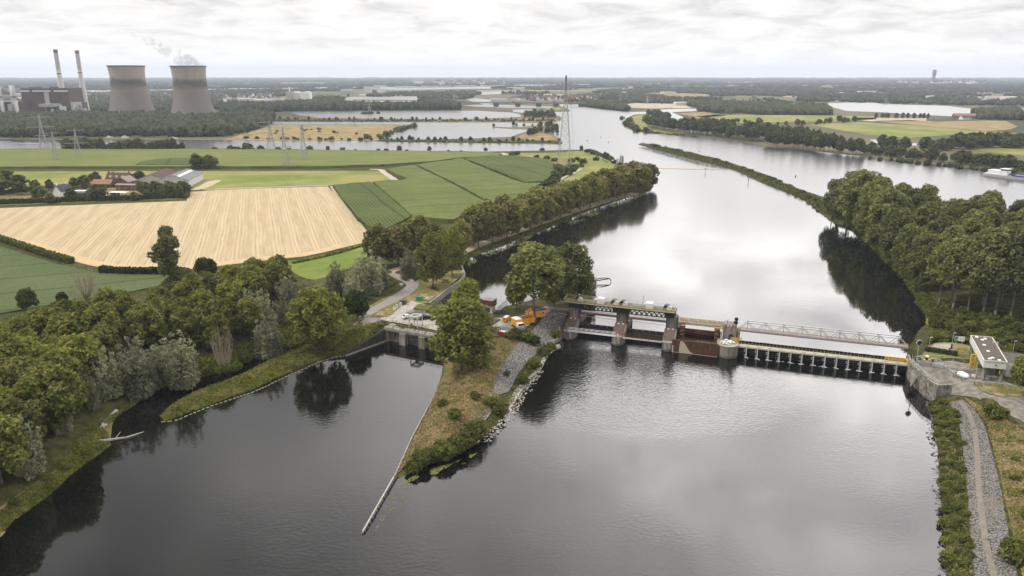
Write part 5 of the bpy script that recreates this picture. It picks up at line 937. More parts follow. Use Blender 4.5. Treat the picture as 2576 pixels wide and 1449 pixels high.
# rusty dry dock between the third and the round pier
t = thing('dry_dock', 'rusty brown steel wall closing the third weir opening as a dry dock', 'caisson', W(47, 4, 0))
o = MB(); wbox(o, 38.6, 54.6, .45, 1.0, -1.5, 4.75); o.build('front_wall', 'rust', t); o = MB(); wbox(o, 39.2, 54.6, 12.6, 13.2, -1, 5.3); 
for z in (2.0, 3.0, 4.0): wbox(o, 39.2, 54.6, 12.3, 12.6, z, z + .2)
for k in range(9): x = 40 + 1.8 * k; wbox(o, x, x + .18, 12.35, 12.6, .5, 5.2)
o.build('rear_wall', 'rust', t); o = MB(); wbox(o, 39.2, 54.6, 1.02, 12.3, -.5, 1.5); o.build('floor', 'concrete_dark', t)
o = MB(); wbox(o, 38.6, 54.6, .4, .46, -.1, .12); wbox(o, 38.7, 39.2, .39, .44, .1, 2.6)
pr = [(41.2, .1), (46.4, .1), (45.2, .7), (44.4, 1.6), (43.8, 2.8), (43.0, 3.8), (42.2, 4.5), (41.6, 4.5), (41.3, 3.2)]; o.extrude(pr, lambda u, z: W(u, .38, z), lambda u, z: W(u, .46, z)); o.build('pale_patch', 'bridge_cream', t)
o = MB(); railing(o, [W(40, 1.1, 4.75), W(53.5, 1.1, 4.75)], .9, 1.6, .09); 
for u in (40.2, 52.6):
    for du in (0, 1.6):
        for v in (8, 11): o.bar(W(u + du, v, 1.5), W(u + du, v, 8.2), .12)
    for z in (2.6, 4.0, 5.4, 6.8, 8.1):
        for v in (8, 11): o.bar(W(u, v, z), W(u + 1.6, v, z), .1)
        for du in (0, 1.6): o.bar(W(u + du, 8, z), W(u + du, 11, z), .1)
        wbox(o, u, u + 1.6, 8, 11, z - .06, z)
o.build('scaffold', 'rust', t)
# round pier with tower
t = thing('weir_pier', 'big round concrete pier with white bags on top and a tower behind', 'bridge pier', W(57.6, 0, 0), 'weir piers'); o = MB(); uc, r = 57.6, 3.6
pr = [(uc - r, 8), (uc + r, 8)] + [(uc + r * math.cos(a), 3.6 - 3.6 * math.sin(a)) for a in np.linspace(0, math.pi, 17)]; o.prism([W(a, b) for a, b in pr], -2, 4.5); o.build('drum', 'concrete', t); o = MB(); o.prism([W(uc + (a - uc) * 1.015, 3.6 + (b - 3.6) * 1.015) for a, b in pr], -.3, .7); o.build('waterline_stain', 'concrete_dark', t)
o = MB(); pr = [(uc + (r + .12) * math.cos(a), 3.6 - (3.72) * math.sin(a)) for a in np.linspace(0, math.pi, 17)]; o.prism([W(a, b) for a, b in pr], 4.15, 4.52); o.build('coping', 'deck_yellow', t)
o = MB(); wbox(o, uc - 2.2, uc + 2.4, 8.02, 12.6, 0, 9.9); o.build('tower', 'concrete', t); o = MB(); wbox(o, uc - hw, uc + hw, 12.62, 19.5, -1, 5.6); wbox(o, uc + 2.42, uc + 3.6, 8.5, 12.4, 0, 7.6); o.build('rear_wall', 'concrete_dark', t)
o = MB(); pr = [(uc - .1, 4.5), (uc + 1.5, 4.5), (uc + 1.5, 5.9)] + [(uc + .7 + .8 * math.cos(a), 5.9 + .7 * math.sin(a)) for a in np.linspace(0, math.pi, 8)][1:-1] + [(uc - .1, 5.9)]; o.extrude(pr, lambda u, z: W(u, 7.98, z), lambda u, z: W(u, 8.01, z)); o.build('arched_doorway', 'black', t)
o = MB(); railing(o, [W(uc + .8, 6.6, 4.5), W(uc + 3.6, 6.6, 4.5), W(uc + 4.4, 7.6, 4.5), W(uc + 4.4, 9.5, 4.5)], 1.3, .8, .13, (1, .75, .5, .25)); railing(o, [W(uc - 2.4, 7.8, 6.5), W(uc - 2.4, 7.8, 8.0)], 1, .6, .1); o.bar(W(uc - 5.2, 8.4, 8.0), W(uc - 2.2, 8.4, 8.3), .22, .5); o.build('yellow_railing', 'bright_yellow', t)
o = MB(); railing(o, [W(uc + r * math.cos(a), 3.6 - 3.6 * math.sin(a), 4.52) for a in np.linspace(math.pi * .62, math.pi * .98, 5)], 1.0, 1.0, .07); o.bar(W(uc + 3.2, 8.3, 4.5), W(uc + 3.2, 8.3, 9.6), .12); o.build('side_railing', 'rail_yellow', t)
stripes(t, uc - 1.3, uc + 1.2, 7.96, 9.3, 5, .5); o = MB(); o.bar(W(uc - 1, 8.4, 9.9), W(uc - .7, 8.4, 11.9), .2); o.bar(W(uc + 1.3, 8.4, 9.9), W(uc + 1.4, 8.4, 11.6), .2); o.build('red_post', 'red', t)
o = MB(); 
for k, z in enumerate((10.9, 12.2)): o.tube(W(uc + 2.1, 8.2, z), W(uc + 2.1, 8.6, z), .68, .68, 14)
o.bar(W(uc + 2.1, 8.5, 9.9), W(uc + 2.1, 8.5, 10.9), .15); o.build('signal_lamp', 'black', t)
o = MB(); o.tube(W(uc - 2.6, 7.4, 4.5), W(uc - 2.6, 7.4, 7.6), .3, .3, 10); o.build('grey_pipe', 'galvanised', t)
rg = np.random.default_rng(3)
bag_me = None
def bag_mesh(seed):
    bm = bmesh.new(); bmesh.ops.create_icosphere(bm, subdivisions=2, radius=.5); r_ = np.random.default_rng(seed)
    for v in bm.verts: v.co.z = max(-.3, v.co.z * .75); v.co *= 1 + r_.normal(0, .08)
    me = bpy.data.meshes.new('bag'); bm.to_mesh(me); bm.free(); me.materials.append(M['tarpaulin']); me.polygons.foreach_set('use_smooth', [True] * len(me.polygons)); return me
bags = [bag_mesh(i) for i in range(3)]
def bag(p, s, label, group): o = bpy.data.objects.new('big_bag', bags[int(rg.integers(3))]); C.objects.link(o); o.location = tuple(map(float, p)); o.scale = (s, s, s); o.rotation_euler = (0, 0, rg.uniform(0, 6)); return tag(o, label, 'bag', group)
for i in range(22):
    a = rg.uniform(0, 6.28); q = 2.7 * math.sqrt(rg.random()); bag(W(uc + q * math.cos(a), 3.8 + q * math.sin(a) * .85, 4.75 + .35 * (i % 3 == 0)), rg.uniform(.7, 1.1), 'white sandbag heaped on top of the round weir pier', 'sandbags on the round pier')
# needle weir with its row of frames
fw_ = t = thing('frame_weir', 'long low frame weir with a narrow yellowish walkway and a row of pale struts', 'weir', W(88, 5, 3.7)); o = MB(); wbox(o, 60.4, 115.2, 4.0, 6.6, 3.55, 3.8); o.build('deck', 'deck_yellow', t)
o = MB(); wbox(o, 60.4, 115.2, 3.88, 4.0, 3.3, 3.75); o.build('edge_beam', 'steel_grey', t); o = MB(); wbox(o, 60.4, 115.2, 6.61, 6.7, 2.9, 3.82); o.build('upstream_reflector', 'deck_yellow', t); o = MB()  # upstream plate is added so the deck's reflection in the water turns cream
for i in range(46): x = 61 + 1.19 * i; o.bar(W(x, 6.5, 3.8), W(x, 6.5, 4.9), .06)
o.bar(W(61, 6.5, 4.3), W(115, 6.5, 4.3), .03); o.build('railing', 'rail_yellow', t); o = MB(); railing(o, [W(108.5, 6.55, 3.8), W(115, 6.55, 3.8), W(115, 4.2, 3.8)], 1.3, 1.1, .16, (1, .66, .33)); o.build('end_railing', 'bright_yellow', t)
o = MB()
for i in range(14): x = 64.1 + 3.675 * i; wbox(o, x - .3, x + 1.0, 4.8, 5.1, 3.8, 3.84)
o.build('slot', 'steel_dark', t)
for i in range(15):
    x = 60.4 + 3.675 * i if i else 60.5; x1 = 64.1 + 3.675 * i; x1 = min(x1, 115.2)
    o = MB(); wbox(o, x + .1, x1 - .1, 6.0, 6.4, -1, 3.5); t = o.build('gate_panel', 'steel_black', fw_)
    o = MB()
    for z in (1.0, 1.7, 2.4, 3.0): wbox(o, x + .7, x1 - .5, 5.8, 6.0, z, z + .16)
    o.build('cross_bar', 'stain', t)
for i in range(14):
    x = 64.1 + 3.675 * i; o = MB(); o.bar(W(x, 3.6, -1), W(x, 4.05, 3.5), .3, .3); t = o.build('strut', 'offwhite', fw_)
    o = MB(); o.bar(W(x - .15, 3.75, 1.9), W(x - .75, 3.75, 2.2), .12); o.bar(W(x - .75, 3.75, 2.2), W(x - .75, 3.75, 2.6), .12); o.bar(W(x - .75, 3.75, 2.6), W(x - .15, 3.75, 2.9), .12); o.build('bracket', 'offwhite', t)
    o = MB(); o.bar(W(x, 3.7, .2), W(x, 6.0, 2.8), .2); o.bar(W(x, 4, 3.2), W(x, 6.2, 3.2), .2); o.build('brace', 'steel_dark', t)
v_, f_ = [], []
for i in range(14):
    x = 64.1 + 3.675 * i
    for k in range(16): p = np.array(W(x + rg.normal(0, .45), 3.3 + rg.normal(0, .35), .03 + .002 * k)); s_ = rg.uniform(.08, .32); v_ += [p + [-s_, -s_, 0], p + [s_, -s_, 0], p + [s_, s_ * .6, 0], p + [-s_, s_ * .6, 0]]
    for k in range(8): p = np.array(W(x - .3 + rg.normal(0, .25), 3.55, rg.uniform(.1, 1.4))); s_ = .07; v_ += [p + [-s_, 0, -.25], p + [s_, 0, -.25], p + [s_, 0, .25], p + [-s_, 0, .25]]
tag(np_obj('foam', v_, np.arange(len(v_)).reshape(-1, 4), 'foam'), 'white spray at the feet of the weir frames', 'spray', kind='stuff')

# ------------------------------------------------------------------ the lock head and sheet piling left of the island
t = thing('lock_head', 'stained concrete lock head with two closed bays and a deck', 'lock', K(10, 0, 0))
pu = [(np.array(at(x, y, 0)[:2]) - LO) @ LU for x, y in ((1016, 867), (1067, 874))]
for a, b, c in ((-.2, 1.2, -.2), (pu[0] - 1.3, pu[0] + 1.3, -1.2), (pu[1] - 1.3, pu[1] + 1.3, -1.2), (24.5, 27.5, -.6)): o = MB(); kbox(o, a, b, c, 1.5, -1.5, 4.4); o.build('buttress', 'concrete_pale', t)
o = MB(); kbox(o, 1.2, pu[0] - 1.3, 1.0, 1.7, -1.5, 4.4); kbox(o, pu[0] + 1.3, pu[1] - 1.3, 1.2, 1.7, 1.7, 4.4); kbox(o, pu[1] + 1.3, 24.5, 1.0, 1.7, -1.5, 4.4); o.build('bay_wall', 'concrete', t)
o = MB()
for k in range(4): kbox(o, pu[0] + 1.3, pu[1] - 1.3, 1.0, 1.6, -.6 + .58 * k, -.08 + .58 * k)
o.build('timber_gate', 'concrete_dark', t)
o = MB()
for a in (3.0, pu[0] - 1.7, pu[0] + 3.2, pu[1] - 2.0): kbox(o, a, a + .45, .9, 1.0, .6, 4.3)
kbox(o, 3.2, 5.6, .92, 1.0, 2.6, 2.7); kbox(o, pu[0] + 1.6, pu[1] - 1.6, 1.1, 1.2, 2.7, 2.8); o.build('stain', 'concrete_dark', t)
o = MB(); kbox(o, -.6, 28, -.6, 1.9, 4.42, 5.15); o.build('top_beam', 'concrete', t); o = MB(); kbox(o, -.6, 28, -.2, 5.5, 5.16, 5.5); kbox(o, -.6, 28, 1.92, 6, 3, 5.15); o.build('deck', 'concrete_pale', t)
o = MB(); railing(o, [K(-.3, .2, 5.5), K(27.5, .2, 5.5)], 1.1, 1.6, .06); railing(o, [K(-.3, 4.8, 5.5), K(16, 4.8, 5.5)], 1.1, 1.6, .06); o.build('railing', 'steel_dark', t)
t = thing('hoist_portal', 'pale steel portal frame standing on the lock deck', 'hoist', K(9, 2, 5.5)); o = MB(); pa, pb = (np.array(at(1030, 824, 5.5)[:2]), np.array(at(1050, 826, 5.5)[:2])); dd_ = LV * 3.4
for p in (pa, pb, pa + dd_, pb + dd_): o.bar((*p, 5.4), (*p, 9.6), .36)
o.build('leg', 'offwhite', t); o = MB()
for a, b in ((pa, pb), (pa + dd_, pb + dd_), (pa, pa + dd_), (pb, pb + dd_)): o.bar((*a, 9.7), (*b, 9.7), .4, .7)
o.bar((*(pa + dd_ * .5), 9.2), (*(pb + dd_ * .5), 9.2), .5, .6); o.build('beam', 'offwhite', t); o = MB(); m_ = (pa + pb) / 2 + dd_ / 2; o.box((*m_, 8.6), (1.0, 1.0, .8), LA); o.build('hoist_motor', 'steel_dark', t)
t = thing('sheet_pile_wall', 'dark ribbed sheet pile wall between the grassy bank and the lock', 'wall', at(920, 876, 0)); A_, B_ = at(868, 896, 0)[:2], np.array(K(0, .4)[:2]); o = MB(); n = 34; d_ = (B_ - A_) / n; nr_ = np.array([d_[1], -d_[0]]); nr_ /= np.linalg.norm(nr_)
for i in range(n):
    z = .9 + 4.2 * (i + .5) / n; p = A_ + d_ * i; q = p + d_; off = nr_ * (.28 if i % 2 else 0); o.hexa([(*(p + off), -1), (*(q + off), -1), (*(q + off - nr_ * .5), -1), (*(p + off - nr_ * .5), -1), (*(p + off), z), (*(q + off), z), (*(q + off - nr_ * .5), z), (*(p + off - nr_ * .5), z)])
o.build('pile', 'steel_dark', t); o = MB()
for i in range(n): p = A_ + d_ * (i + .1) + nr_ * .3; q = A_ + d_ * (i + .7) + nr_ * .3; o.bar((*p, .25), (*q, .25), .35, .5)
o.build('pale_foot', 'stone_white', t)
def pxwall(name, label, cat, pts, z0, z1, w, mat, lev=0.0, dash=None):
    P = [at(x, y, lev)[:2] for x, y in pts]; o = MB()
    if dash: L_ = smoothline(P, dash); 
    else: L_ = P
    for i, (a, b) in enumerate(zip(L_[:-1], L_[1:])):
        b = a + (b - a) * (.62 if dash else 1.0); zt = z1 + (rng.normal(0, .06) if dash else 0); o.bar((a[0], a[1], (z0 + zt) / 2), (b[0], b[1], (z0 + zt) / 2), w, zt - z0)
    return tag(o.build(name, mat), label, cat)
pxwall('timber_edging', 'row of white capped stakes along the spit edge', 'edging', [(406, 1062), (440, 1059), (477, 1044), (530, 1023), (587, 1004), (644, 984), (740, 939), (820, 906), (868, 896)], -.6, .2, .3, 'stone_grey', 0, 1.3)
pxwall('retaining_wall', 'low concrete wall along the left edge of the island', 'wall', [(1116, 950), (1072, 1033), (1037, 1098), (1010, 1158), (993, 1196)], -1, .95, .35, 'stone_grey', .9)
pxwall('breakwater', 'thin white topped wall running from the island point into the water', 'breakwater', [(993, 1196), (965, 1245), (936, 1296), (912, 1338)], -1, .55, .3, 'stone_white', .4)
pxwall('breakwater_piles', 'row of dark piles along the thin wall in the water', 'piles', [(998, 1199), (969, 1249), (940, 1300), (915, 1341)], -1, .5, .35, 'steel_dark', .2, 1.3)
o = MB(); L_ = [main.pt(x, y) for x, y in [(1078, 762), (1091, 753), (1119, 731), (1156, 706), (1169, 688), (1161, 668)]]
for a, b in zip(L_[:-1], L_[1:]): o.bar((a[0], a[1], 3.9), (b[0], b[1], 3.9), .8, 3.6)
tag(o.build('quay_wall', 'concrete_pale'), 'curved pale quay edge along the upper lock channel', 'quay')

# ------------------------------------------------------------------ things on the lock island and the apron
def local_thing(name, label, cat, p, rz=0.0, group=None): return local(thing(name, label, cat, p, group, rz))
def car(p, rz, body, label, van=False):
    t = local_thing('parked_van' if van else 'parked_car', label, 'van' if van else 'car', p, rz); L_, Wd = (4.6, 1.85)
    prof = [(-2.2, .35), (2.25, .35), (2.3, .75), (2.1, .95), (1.15, 1.05), (.55, 1.9), (-2.0, 1.92), (-2.25, 1.6), (-2.3, .8)] if van else [(-2.2, .35), (2.2, .35), (2.28, .6), (2.15, .78), (1.15, .92), (.45, 1.42), (-1.0, 1.46), (-1.75, 1.02), (-2.25, .92), (-2.3, .6)]
    o = MB(); o.extrude(prof, lambda x, z: (x, -Wd / 2 * (1 if z < 1.1 else .84), z), lambda x, z: (x, Wd / 2 * (1 if z < 1.1 else .84), z)); bd = o.build('body', body, t)
    o = MB(); 
    if van: o.hexa([(.62, -.72, 1.75), (.62, .72, 1.75), (1.12, .82, 1.12), (1.12, -.82, 1.12), (.66, -.72, 1.78), (.66, .72, 1.78), (1.18, .82, 1.14), (1.18, -.82, 1.14)]); o.box((-2.27, 0, 1.45), (.05, 1.2, .5)); o.box((.4, .80, 1.4), (1.1, .06, .45)); o.box((.4, -.80, 1.4), (1.1, .06, .45))
    else: o.hexa([(.5, -.7, 1.36), (.5, .7, 1.36), (1.12, .8, .96), (1.12, -.8, .96), (.54, -.7, 1.4), (.54, .7, 1.4), (1.18, .8, .98), (1.18, -.8, .98)]); o.box((-.35, .8, 1.2), (1.6, .08, .34)); o.box((-.35, -.8, 1.2), (1.6, .08, .34)); o.hexa([(-1.1, -.7, 1.4), (-1.1, .7, 1.4), (-1.72, .75, 1.06), (-1.72, -.75, 1.06), (-1.14, -.7, 1.45), (-1.14, .7, 1.45), (-1.78, .75, 1.09), (-1.78, -.75, 1.09)])
    o.build('window', 'glass', t)
    if van: o = MB(); o.box((-.7, 0, 1.95), (2.6, 1.5, .04)); o.build('roof_panel', 'white', t)
    for sx in (-1.4, 1.4):
        for sy in (-1, 1): o = MB(); o.tube((sx, sy * .72, .33), (sx, sy * .94, .33), .33, .33, 12); o.build('wheel', 'rubber', t)
    for sy in (-.65, .65): o = MB(); o.box((2.24, sy, .7), (.12, .35, .16)); o.build('headlight', 'white', t); o = MB(); o.box((-2.27, sy, .85), (.1, .2, .25)); o.build('tail_light', 'red', t)
    return t
def G(px, py, dz=0.0): p = main.pt(px, py); return (p[0], p[1], p[2] + .18 + dz)
car(G(1025, 801), LA + 1.15, 'white', 'white car parked left of the louvred box on the apron'); car(G(1071, 803), LA + .95, 'black', 'black car parked right of the louvred box on the apron'); car(G(1276, 808), R(62), 'orange', 'orange van with white roof on the service road', True)
def poly_box(name, label, cat, top, dz, mat, z0, roofmat=None, pname='roof', lift=.0):
    """box whose top outline was traced at height z0+dz."""
    P = [at(x, y, z0 + dz)[:2] for x, y in top]; t = thing(name, label, cat, (*np.mean(P, 0), z0)); o = MB(); o.prism(P, z0 - .3, z0 + dz); o.build('wall', mat, t)
    if roofmat: c_ = np.mean(P, 0); o = MB(); o.prism([c_ + (p - c_) * (1.02 if lift else .97) for p in P], z0 + dz + .004, z0 + dz + .12 + lift); o.build(pname, roofmat, t)
    return t
poly_box('grass_roof_hut', 'low hut with a bright moss roof beside the apron', 'hut', [(1054, 766), (1090, 769.5), (1076, 781.5), (1040, 776)], 1.1, 'concrete_dark', 5.7, 'moss_roof', 'moss_roof', .1)
poly_box('grass_roof_hut', 'low moss roofed hut half hidden by the poplar', 'hut', [(1086, 777), (1112, 780), (1104, 788), (1078, 784)], .9, 'concrete_dark', 5.7, 'moss_roof', 'moss_roof', .1)
poly_box('concrete_slab', 'raised grey slab left of the louvred box', 'slab', [(1034, 779), (1052, 780), (1040, 788.5), (1022, 786)], .4, 'concrete_pale', 5.7, 'concrete', 'top')
t = poly_box('louvred_box', 'grey louvred machinery box between the two parked cars', 'container', [(1054, 779.6), (1069, 781), (1050, 792.5), (1030, 789)], 2.3, 'steel_grey', 5.7, 'steel_dark', 'roof')
for px, py, hh, mt, lb, w_m in [(992, 781, 1.3, 'white', 'white cable cabinet on the dry verge', .9), (999, 777, 1.6, 'offwhite', 'pale green cabinet, middle one on the dry verge', .8), (1008, 771, 1.6, 'offwhite', 'pale cabinet, farthest of three on the dry verge', .8), (1111, 806, 2.6, 'white', 'tall white cabinet beside the poplar on the apron', 1.6), (1278, 846, 1.9, 'white', 'white cabinet at the foot of the lamp post by the red skip', 1.1)]:
    p = G(px, py, -.1); t = local_thing('cabinet', lb, 'cabinet', p, LA); o = MB(); o.box((0, 0, hh / 2), (w_m, .6, hh)); o.build('body', mt, t); o = MB(); o.box((0, 0, hh + .05), (w_m + .12, .75, .1)); o.build('lid', 'steel_grey', t); o = MB(); o.box((0, -.32, hh / 2), (w_m * .8, .03, hh * .8)); o.build('door', mt, t)
for px, py, mt, lb in [(1014, 766, 'steel_dark', 'dark grey box container beside the thicket'), (1056, 756, 'green_paint', 'green container box on the fenced bank')]:
    p = G(px, py, -.1); t = local_thing('box_container', lb, 'container', p, LA + .2); o = MB(); o.box((0, 0, .8), (2.4, 1.7, 1.6)); o.build('body', mt, t); o = MB(); o.box((0, 0, 1.68), (2.5, 1.8, .14)); o.build('lid', mt, t)
# control house at the head of the lock
p = np.array(G(1227, 789)); t = local_thing('control_house', 'dark red control cabin raised on a white ground floor by the lock', 'control house', p, LA)
o = MB(); o.box((0, 1.5, 1.45), (3.6, 3.0, 2.9)); o.build('ground_floor', 'offwhite', t); o = MB(); o.box((-.2, -.03, 1.3), (2.4, .08, 2.0)); o.build('dark_opening', 'steel_dark', t); o = MB(); o.box((-.4, 1.5, 4.1), (5.2, 4.0, 2.4)); wl = o.build('upper_cabin', 'wood_red', t)
o = MB(); o.box((-.4, 1.5, 5.4), (5.5, 4.3, .2)); o.build('roof', 'roof_mauve', t); o = MB(); o.box((-.4, 1.5, 2.92), (5.3, 4.1, .1)); o.build('floor_slab', 'white', t)
for yy in (.5, 1.5, 2.5): o = MB(); o.box((2.22, yy, 4.4), (.06, .75, 1.2)); wn = o.build('window', 'glass', t); o = MB(); o.box((2.20, yy, 4.4), (.05, .93, 1.4)); o.build('frame', 'white', wn)
# fence and gate
o = MB(); fp = [G(1250, 790), G(1262, 786), G(1276, 783), G(1292, 772), G(1310, 766), G(1345, 757)]; railing(o, fp[:3], 2.6, .9, .06, (1, .6, .2)); railing(o, fp[2:], 1.3, 2.2, .06); tag(o.build('fence', 'steel_dark'), 'dark steel fence above the upper water on the island', 'fence')
t = thing('steel_gate', 'tall dark bar gate at the corner of the control house yard', 'gate', G(1262, 786)); o = MB(); a, b = np.array(G(1252, 787)), np.array(G(1277, 776)); 
for i in range(15): q = a + (b - a) * i / 14; o.bar(q, q + [0, 0, 2.0 + 1.6 * i / 14], .08)
o.build('bar', 'steel_dark', t); o = MB(); o.bar(a + [0, 0, 2.0], b + [0, 0, 3.6], .12); o.bar(a + [0, 0, .5], b + [0, 0, .5], .1); o.build('frame', 'steel_dark', t)
poly_box('concrete_slab', 'dark grey paved pad beside the orange van', 'slab', [(1217, 817), (1237, 798.5), (1259, 803), (1236, 818.5)], .25, 'concrete_dark', 5.75, 'roof_felt', 'top')
# orange truck, open container, barriers, site hut
p = np.array(G(1309, 829)); t = local_thing('truck', 'orange box truck with white front facing the river', 'truck', p, R(-62)); 
o = MB(); o.box((-3.2, 0, 2.0), (3.6, 2.4, 2.5)); bx = o.build('box_body', 'orange', t); o = MB(); o.box((-3.2, 0, 3.3), (3.7, 2.5, .1)); o.build('roof', 'white', bx); o = MB(); o.box((-.4, 0, 1.35), (1.9, 2.3, 1.9)); cb = o.build('cab', 'white', t); o = MB(); o.box((.58, 0, 1.85), (.06, 2.1, .75)); o.build('windscreen', 'glass', cb); o = MB(); o.box((.6, 0, .9), (.06, 1.9, .5)); o.build('grille', 'steel_grey', cb)
for sx in (-4.2, -2.6, -.2):
    for sy in (-1, 1): o = MB(); o.tube((sx, sy * .85, .48), (sx, sy * 1.18, .48), .48, .48, 12); o.build('wheel', 'rubber', t)
p = np.array(G(1326, 812)); t = local_thing('open_container', 'open topped orange container behind the truck', 'container', p, R(28)); o = MB(); 
for a, d in (((0, -1.3, 1.1), (5.4, .12, 2.2)), ((0, 1.3, 1.1), (5.4, .12, 2.2)), ((-2.7, 0, 1.1), (.12, 2.48, 2.2)), ((2.7, 0, 1.1), (.12, 2.48, 2.2))): o.box(a, d)
o.build('side', 'orange', t); o = MB(); o.box((0, 0, 1.5), (5.2, 2.4, .2)); o.build('load', 'steel_dark', t); o = MB(); o.box((0, -1.3, 2.26), (5.6, .3, .1)); o.box((0, 1.3, 2.26), (5.6, .3, .1)); o.build('rim', 'steel_dark', t)
for i, (px, py) in enumerate(((1324, 798), (1329, 795), (1335, 792))):
    p = np.array(G(px, py)); t = local_thing('orange_crane', ['orange upright machine arm, left of three behind the container', 'orange upright machine arm, middle of three', 'orange upright machine arm, right of three beside the trunk'][i], 'machine', p, R(30), 'orange machines'); o = MB(); o.box((0, 0, 1.2), (.5, .45, 2.4)); o.tube((-.25, 0, 2.4), (.25, 0, 2.4), .24, .24, 10); o.build('boom', 'orange', t); o = MB(); o.box((.05, -.25, 1.3), (.2, .05, 1.6)); o.build('cover', 'white', t)
p = np.array(G(1354, 798)); t = local_thing('site_hut', 'orange site hut with a white framed window behind the tree trunk', 'site hut', p, R(28)); o = MB(); o.box((0, 0, 1.5), (5.4, 2.4, 2.6)); o.build('wall', 'orange', t); o = MB(); o.box((0, 0, 2.86), (5.5, 2.5, .12)); o.build('roof', 'steel_dark', t); o = MB(); o.box((1.4, -1.22, 1.8), (1.3, .05, 1.1)); wn = o.build('window', 'white', t); o = MB(); o.box((1.12, -1.26, 1.8), (.45, .04, .9)); o.box((1.68, -1.26, 1.8), (.45, .04, .9)); o.build('pane', 'glass', wn); o = MB(); o.box((-1.6, -1.22, 1.3), (.9, .05, 2.0)); o.build('door', 'orange', t)
p = np.array(G(1263, 844)); t = local_thing('skip', 'red waste skip beside the lamp post', 'skip', p, LA); o = MB(); o.extrude([(-1.3, .1), (1.3, .1), (1.5, 1.4), (-1.5, 1.4)], lambda x, z: (x, -.7, z), lambda x, z: (x, .7, z)); o.build('body', 'red', t); o = MB(); o.box((.2, 0, 1.5), (2.4, 1.5, .1)); o.build('lid', 'white', t)
p = np.array(G(1253, 844)); t = local_thing('steel_rack', 'black open steel rack standing left of the red skip', 'rack', p, LA); o = MB(); 
for x in (-.9, 0, .9): o.bar((x, 0, 0), (x, 0, 3.0), .12)
for z in (.9, 1.5, 2.1, 3.0): o.bar((-.9, 0, z), (.9, 0, z), .12)
o.build('frame', 'black', t); o = MB(); o.box((0, .3, .45), (1.7, .5, .9)); o.build('bin', 'stain', t)
def lamp_post(land, px, py, pt, label, name='lamp_post', mat='galvanised'):
    p = land.pt(px, py); h = top_z(p[1], pt) - p[2]; t = thing(name, label, 'lamp post', p); o = MB(); o.tube(p - [0, 0, .3], p + [0, 0, h], .09, .06, 8); o.build('pole', mat, t); o = MB(); o.box(p + [.35, 0, h + .05], (.9, .25, .12)); o.build('lamp_head', 'offwhite', t); return t
for a in [(main, 1278, 835, 809, 'lamp post above the white cabinet near the red skip'), (main, 957, 806, 785, 'thin post at the corner of the apron by the bank'), (main, 956, 745, 731, 'lamp post on the verge of the road bend'), (right, 2395, 864, 838, 'lamp post behind the terrace next to the notice board'), (right, 2337, 871, 849, 'lamp post at the left corner of the terrace'), (right, 2450, 968, 904, 'tall thin mast in front of the house on stilts'), (right, 2548, 885, 858, 'thin pale mast behind the house on stilts'), (main, 1449, 745, 738, 'lamp post upstream of the hoist bridge')]: lamp_post(*a)
# orange hoist basket, footing wall, boom, board
p = main.pt(1406, 846); t = thing('work_basket', 'orange work basket on a post at the left weir footing', 'basket', p); o = MB(); z = top_z(p[1], 842) ; o.box(p + [0, 0, z - p[2] + .9], (1.5, 1.3, 1.3), WA); o.build('basket', 'orange', t); o = MB(); o.bar(p - [0, 0, .4], p + [0, 0, z - p[2] + .3], .16); o.build('post', 'galvanised', t); o = MB(); o.bar(p + [0, 0, z - p[2] + 1.5], p + [.1, 0, z - p[2] + 3.0], .3); o.build('boom_tip', 'bridge_cream', t)
o = MB(); L_ = [main.pt(1372, 874), main.pt(1399, 862), main.pt(1416, 846)]; 
for a, b in zip(L_[:-1], L_[1:]): o.bar(a + [0, 0, .5], b + [0, 0, .5], .6, 1.6)
tag(o.build('wing_wall', 'concrete_pale'), 'low concrete wing wall left of the first weir pier', 'wall')
t = thing('loading_boom', 'dark curved lattice boom reaching over the upper water from the island tip', 'boom', main.pt(1500, 714)); o = MB(); a = np.array([*at(1498, 712, 3.2)[:2], 4.2]); b = np.array([*at(1534, 709, 3.2)[:2], 4.8]); m_ = (a + b) / 2 + [0, 0, .9]; o.bar(a, b, .36); o.bar(a + [0, 0, .8], m_, .3); o.bar(m_, b, .3); 
for i in range(6): q = i / 6; o.bar(a + (b - a) * q, a + [0, 0, .8] + (m_ - a - [0, 0, .8]) * min(1, q * 2) if q < .5 else m_ + (b - m_) * (q - .5) * 2, .15)
o.bar(b, b + [.6, -.2, -1.4], .3); o.build('lattice', 'steel_black', t); o = MB(); o.tube(a - [0, 0, 2.5], a + [0, 0, .8], .4, .4, 8); o.build('footing', 'concrete_dark', t)
# jersey barriers along the road bend and little signs
o0 = MB(); 
for i in range(7):
    p = main.pt(999 + i * 6.4, 694.5 + i * 2.4); t = local_thing('concrete_block', 'white concrete block in the row along the road bend', 'barrier', p, R(-28), 'concrete blocks along the road'); o = MB(); o.extrude([(-.35, 0), (.35, 0), (.2, .9), (-.2, .9)], lambda y, z: (-.9, y, z), lambda y, z: (.9, y, z)); b_ = o.build('block', 'stone_white', t)
for px, py, lb in [(1010, 722, 'small white notice board at the inner side of the road bend'), (990, 692, 'small white sign at the far end of the road'), (1075, 757, 'white sign board by the channel fence')]:
    p = main.pt(px, py); t = local_thing('sign_board', lb, 'sign', p, R(-10)); o = MB(); o.box((0, 0, 1.3), (1.6, .08, 1.0)); o.build('board', 'white', t); o = MB(); o.bar((-.6, .06, 0), (-.6, .06, 1.2), .08); o.bar((.6, .06, 0), (.6, .06, 1.2), .08); o.build('post', 'galvanised', t)
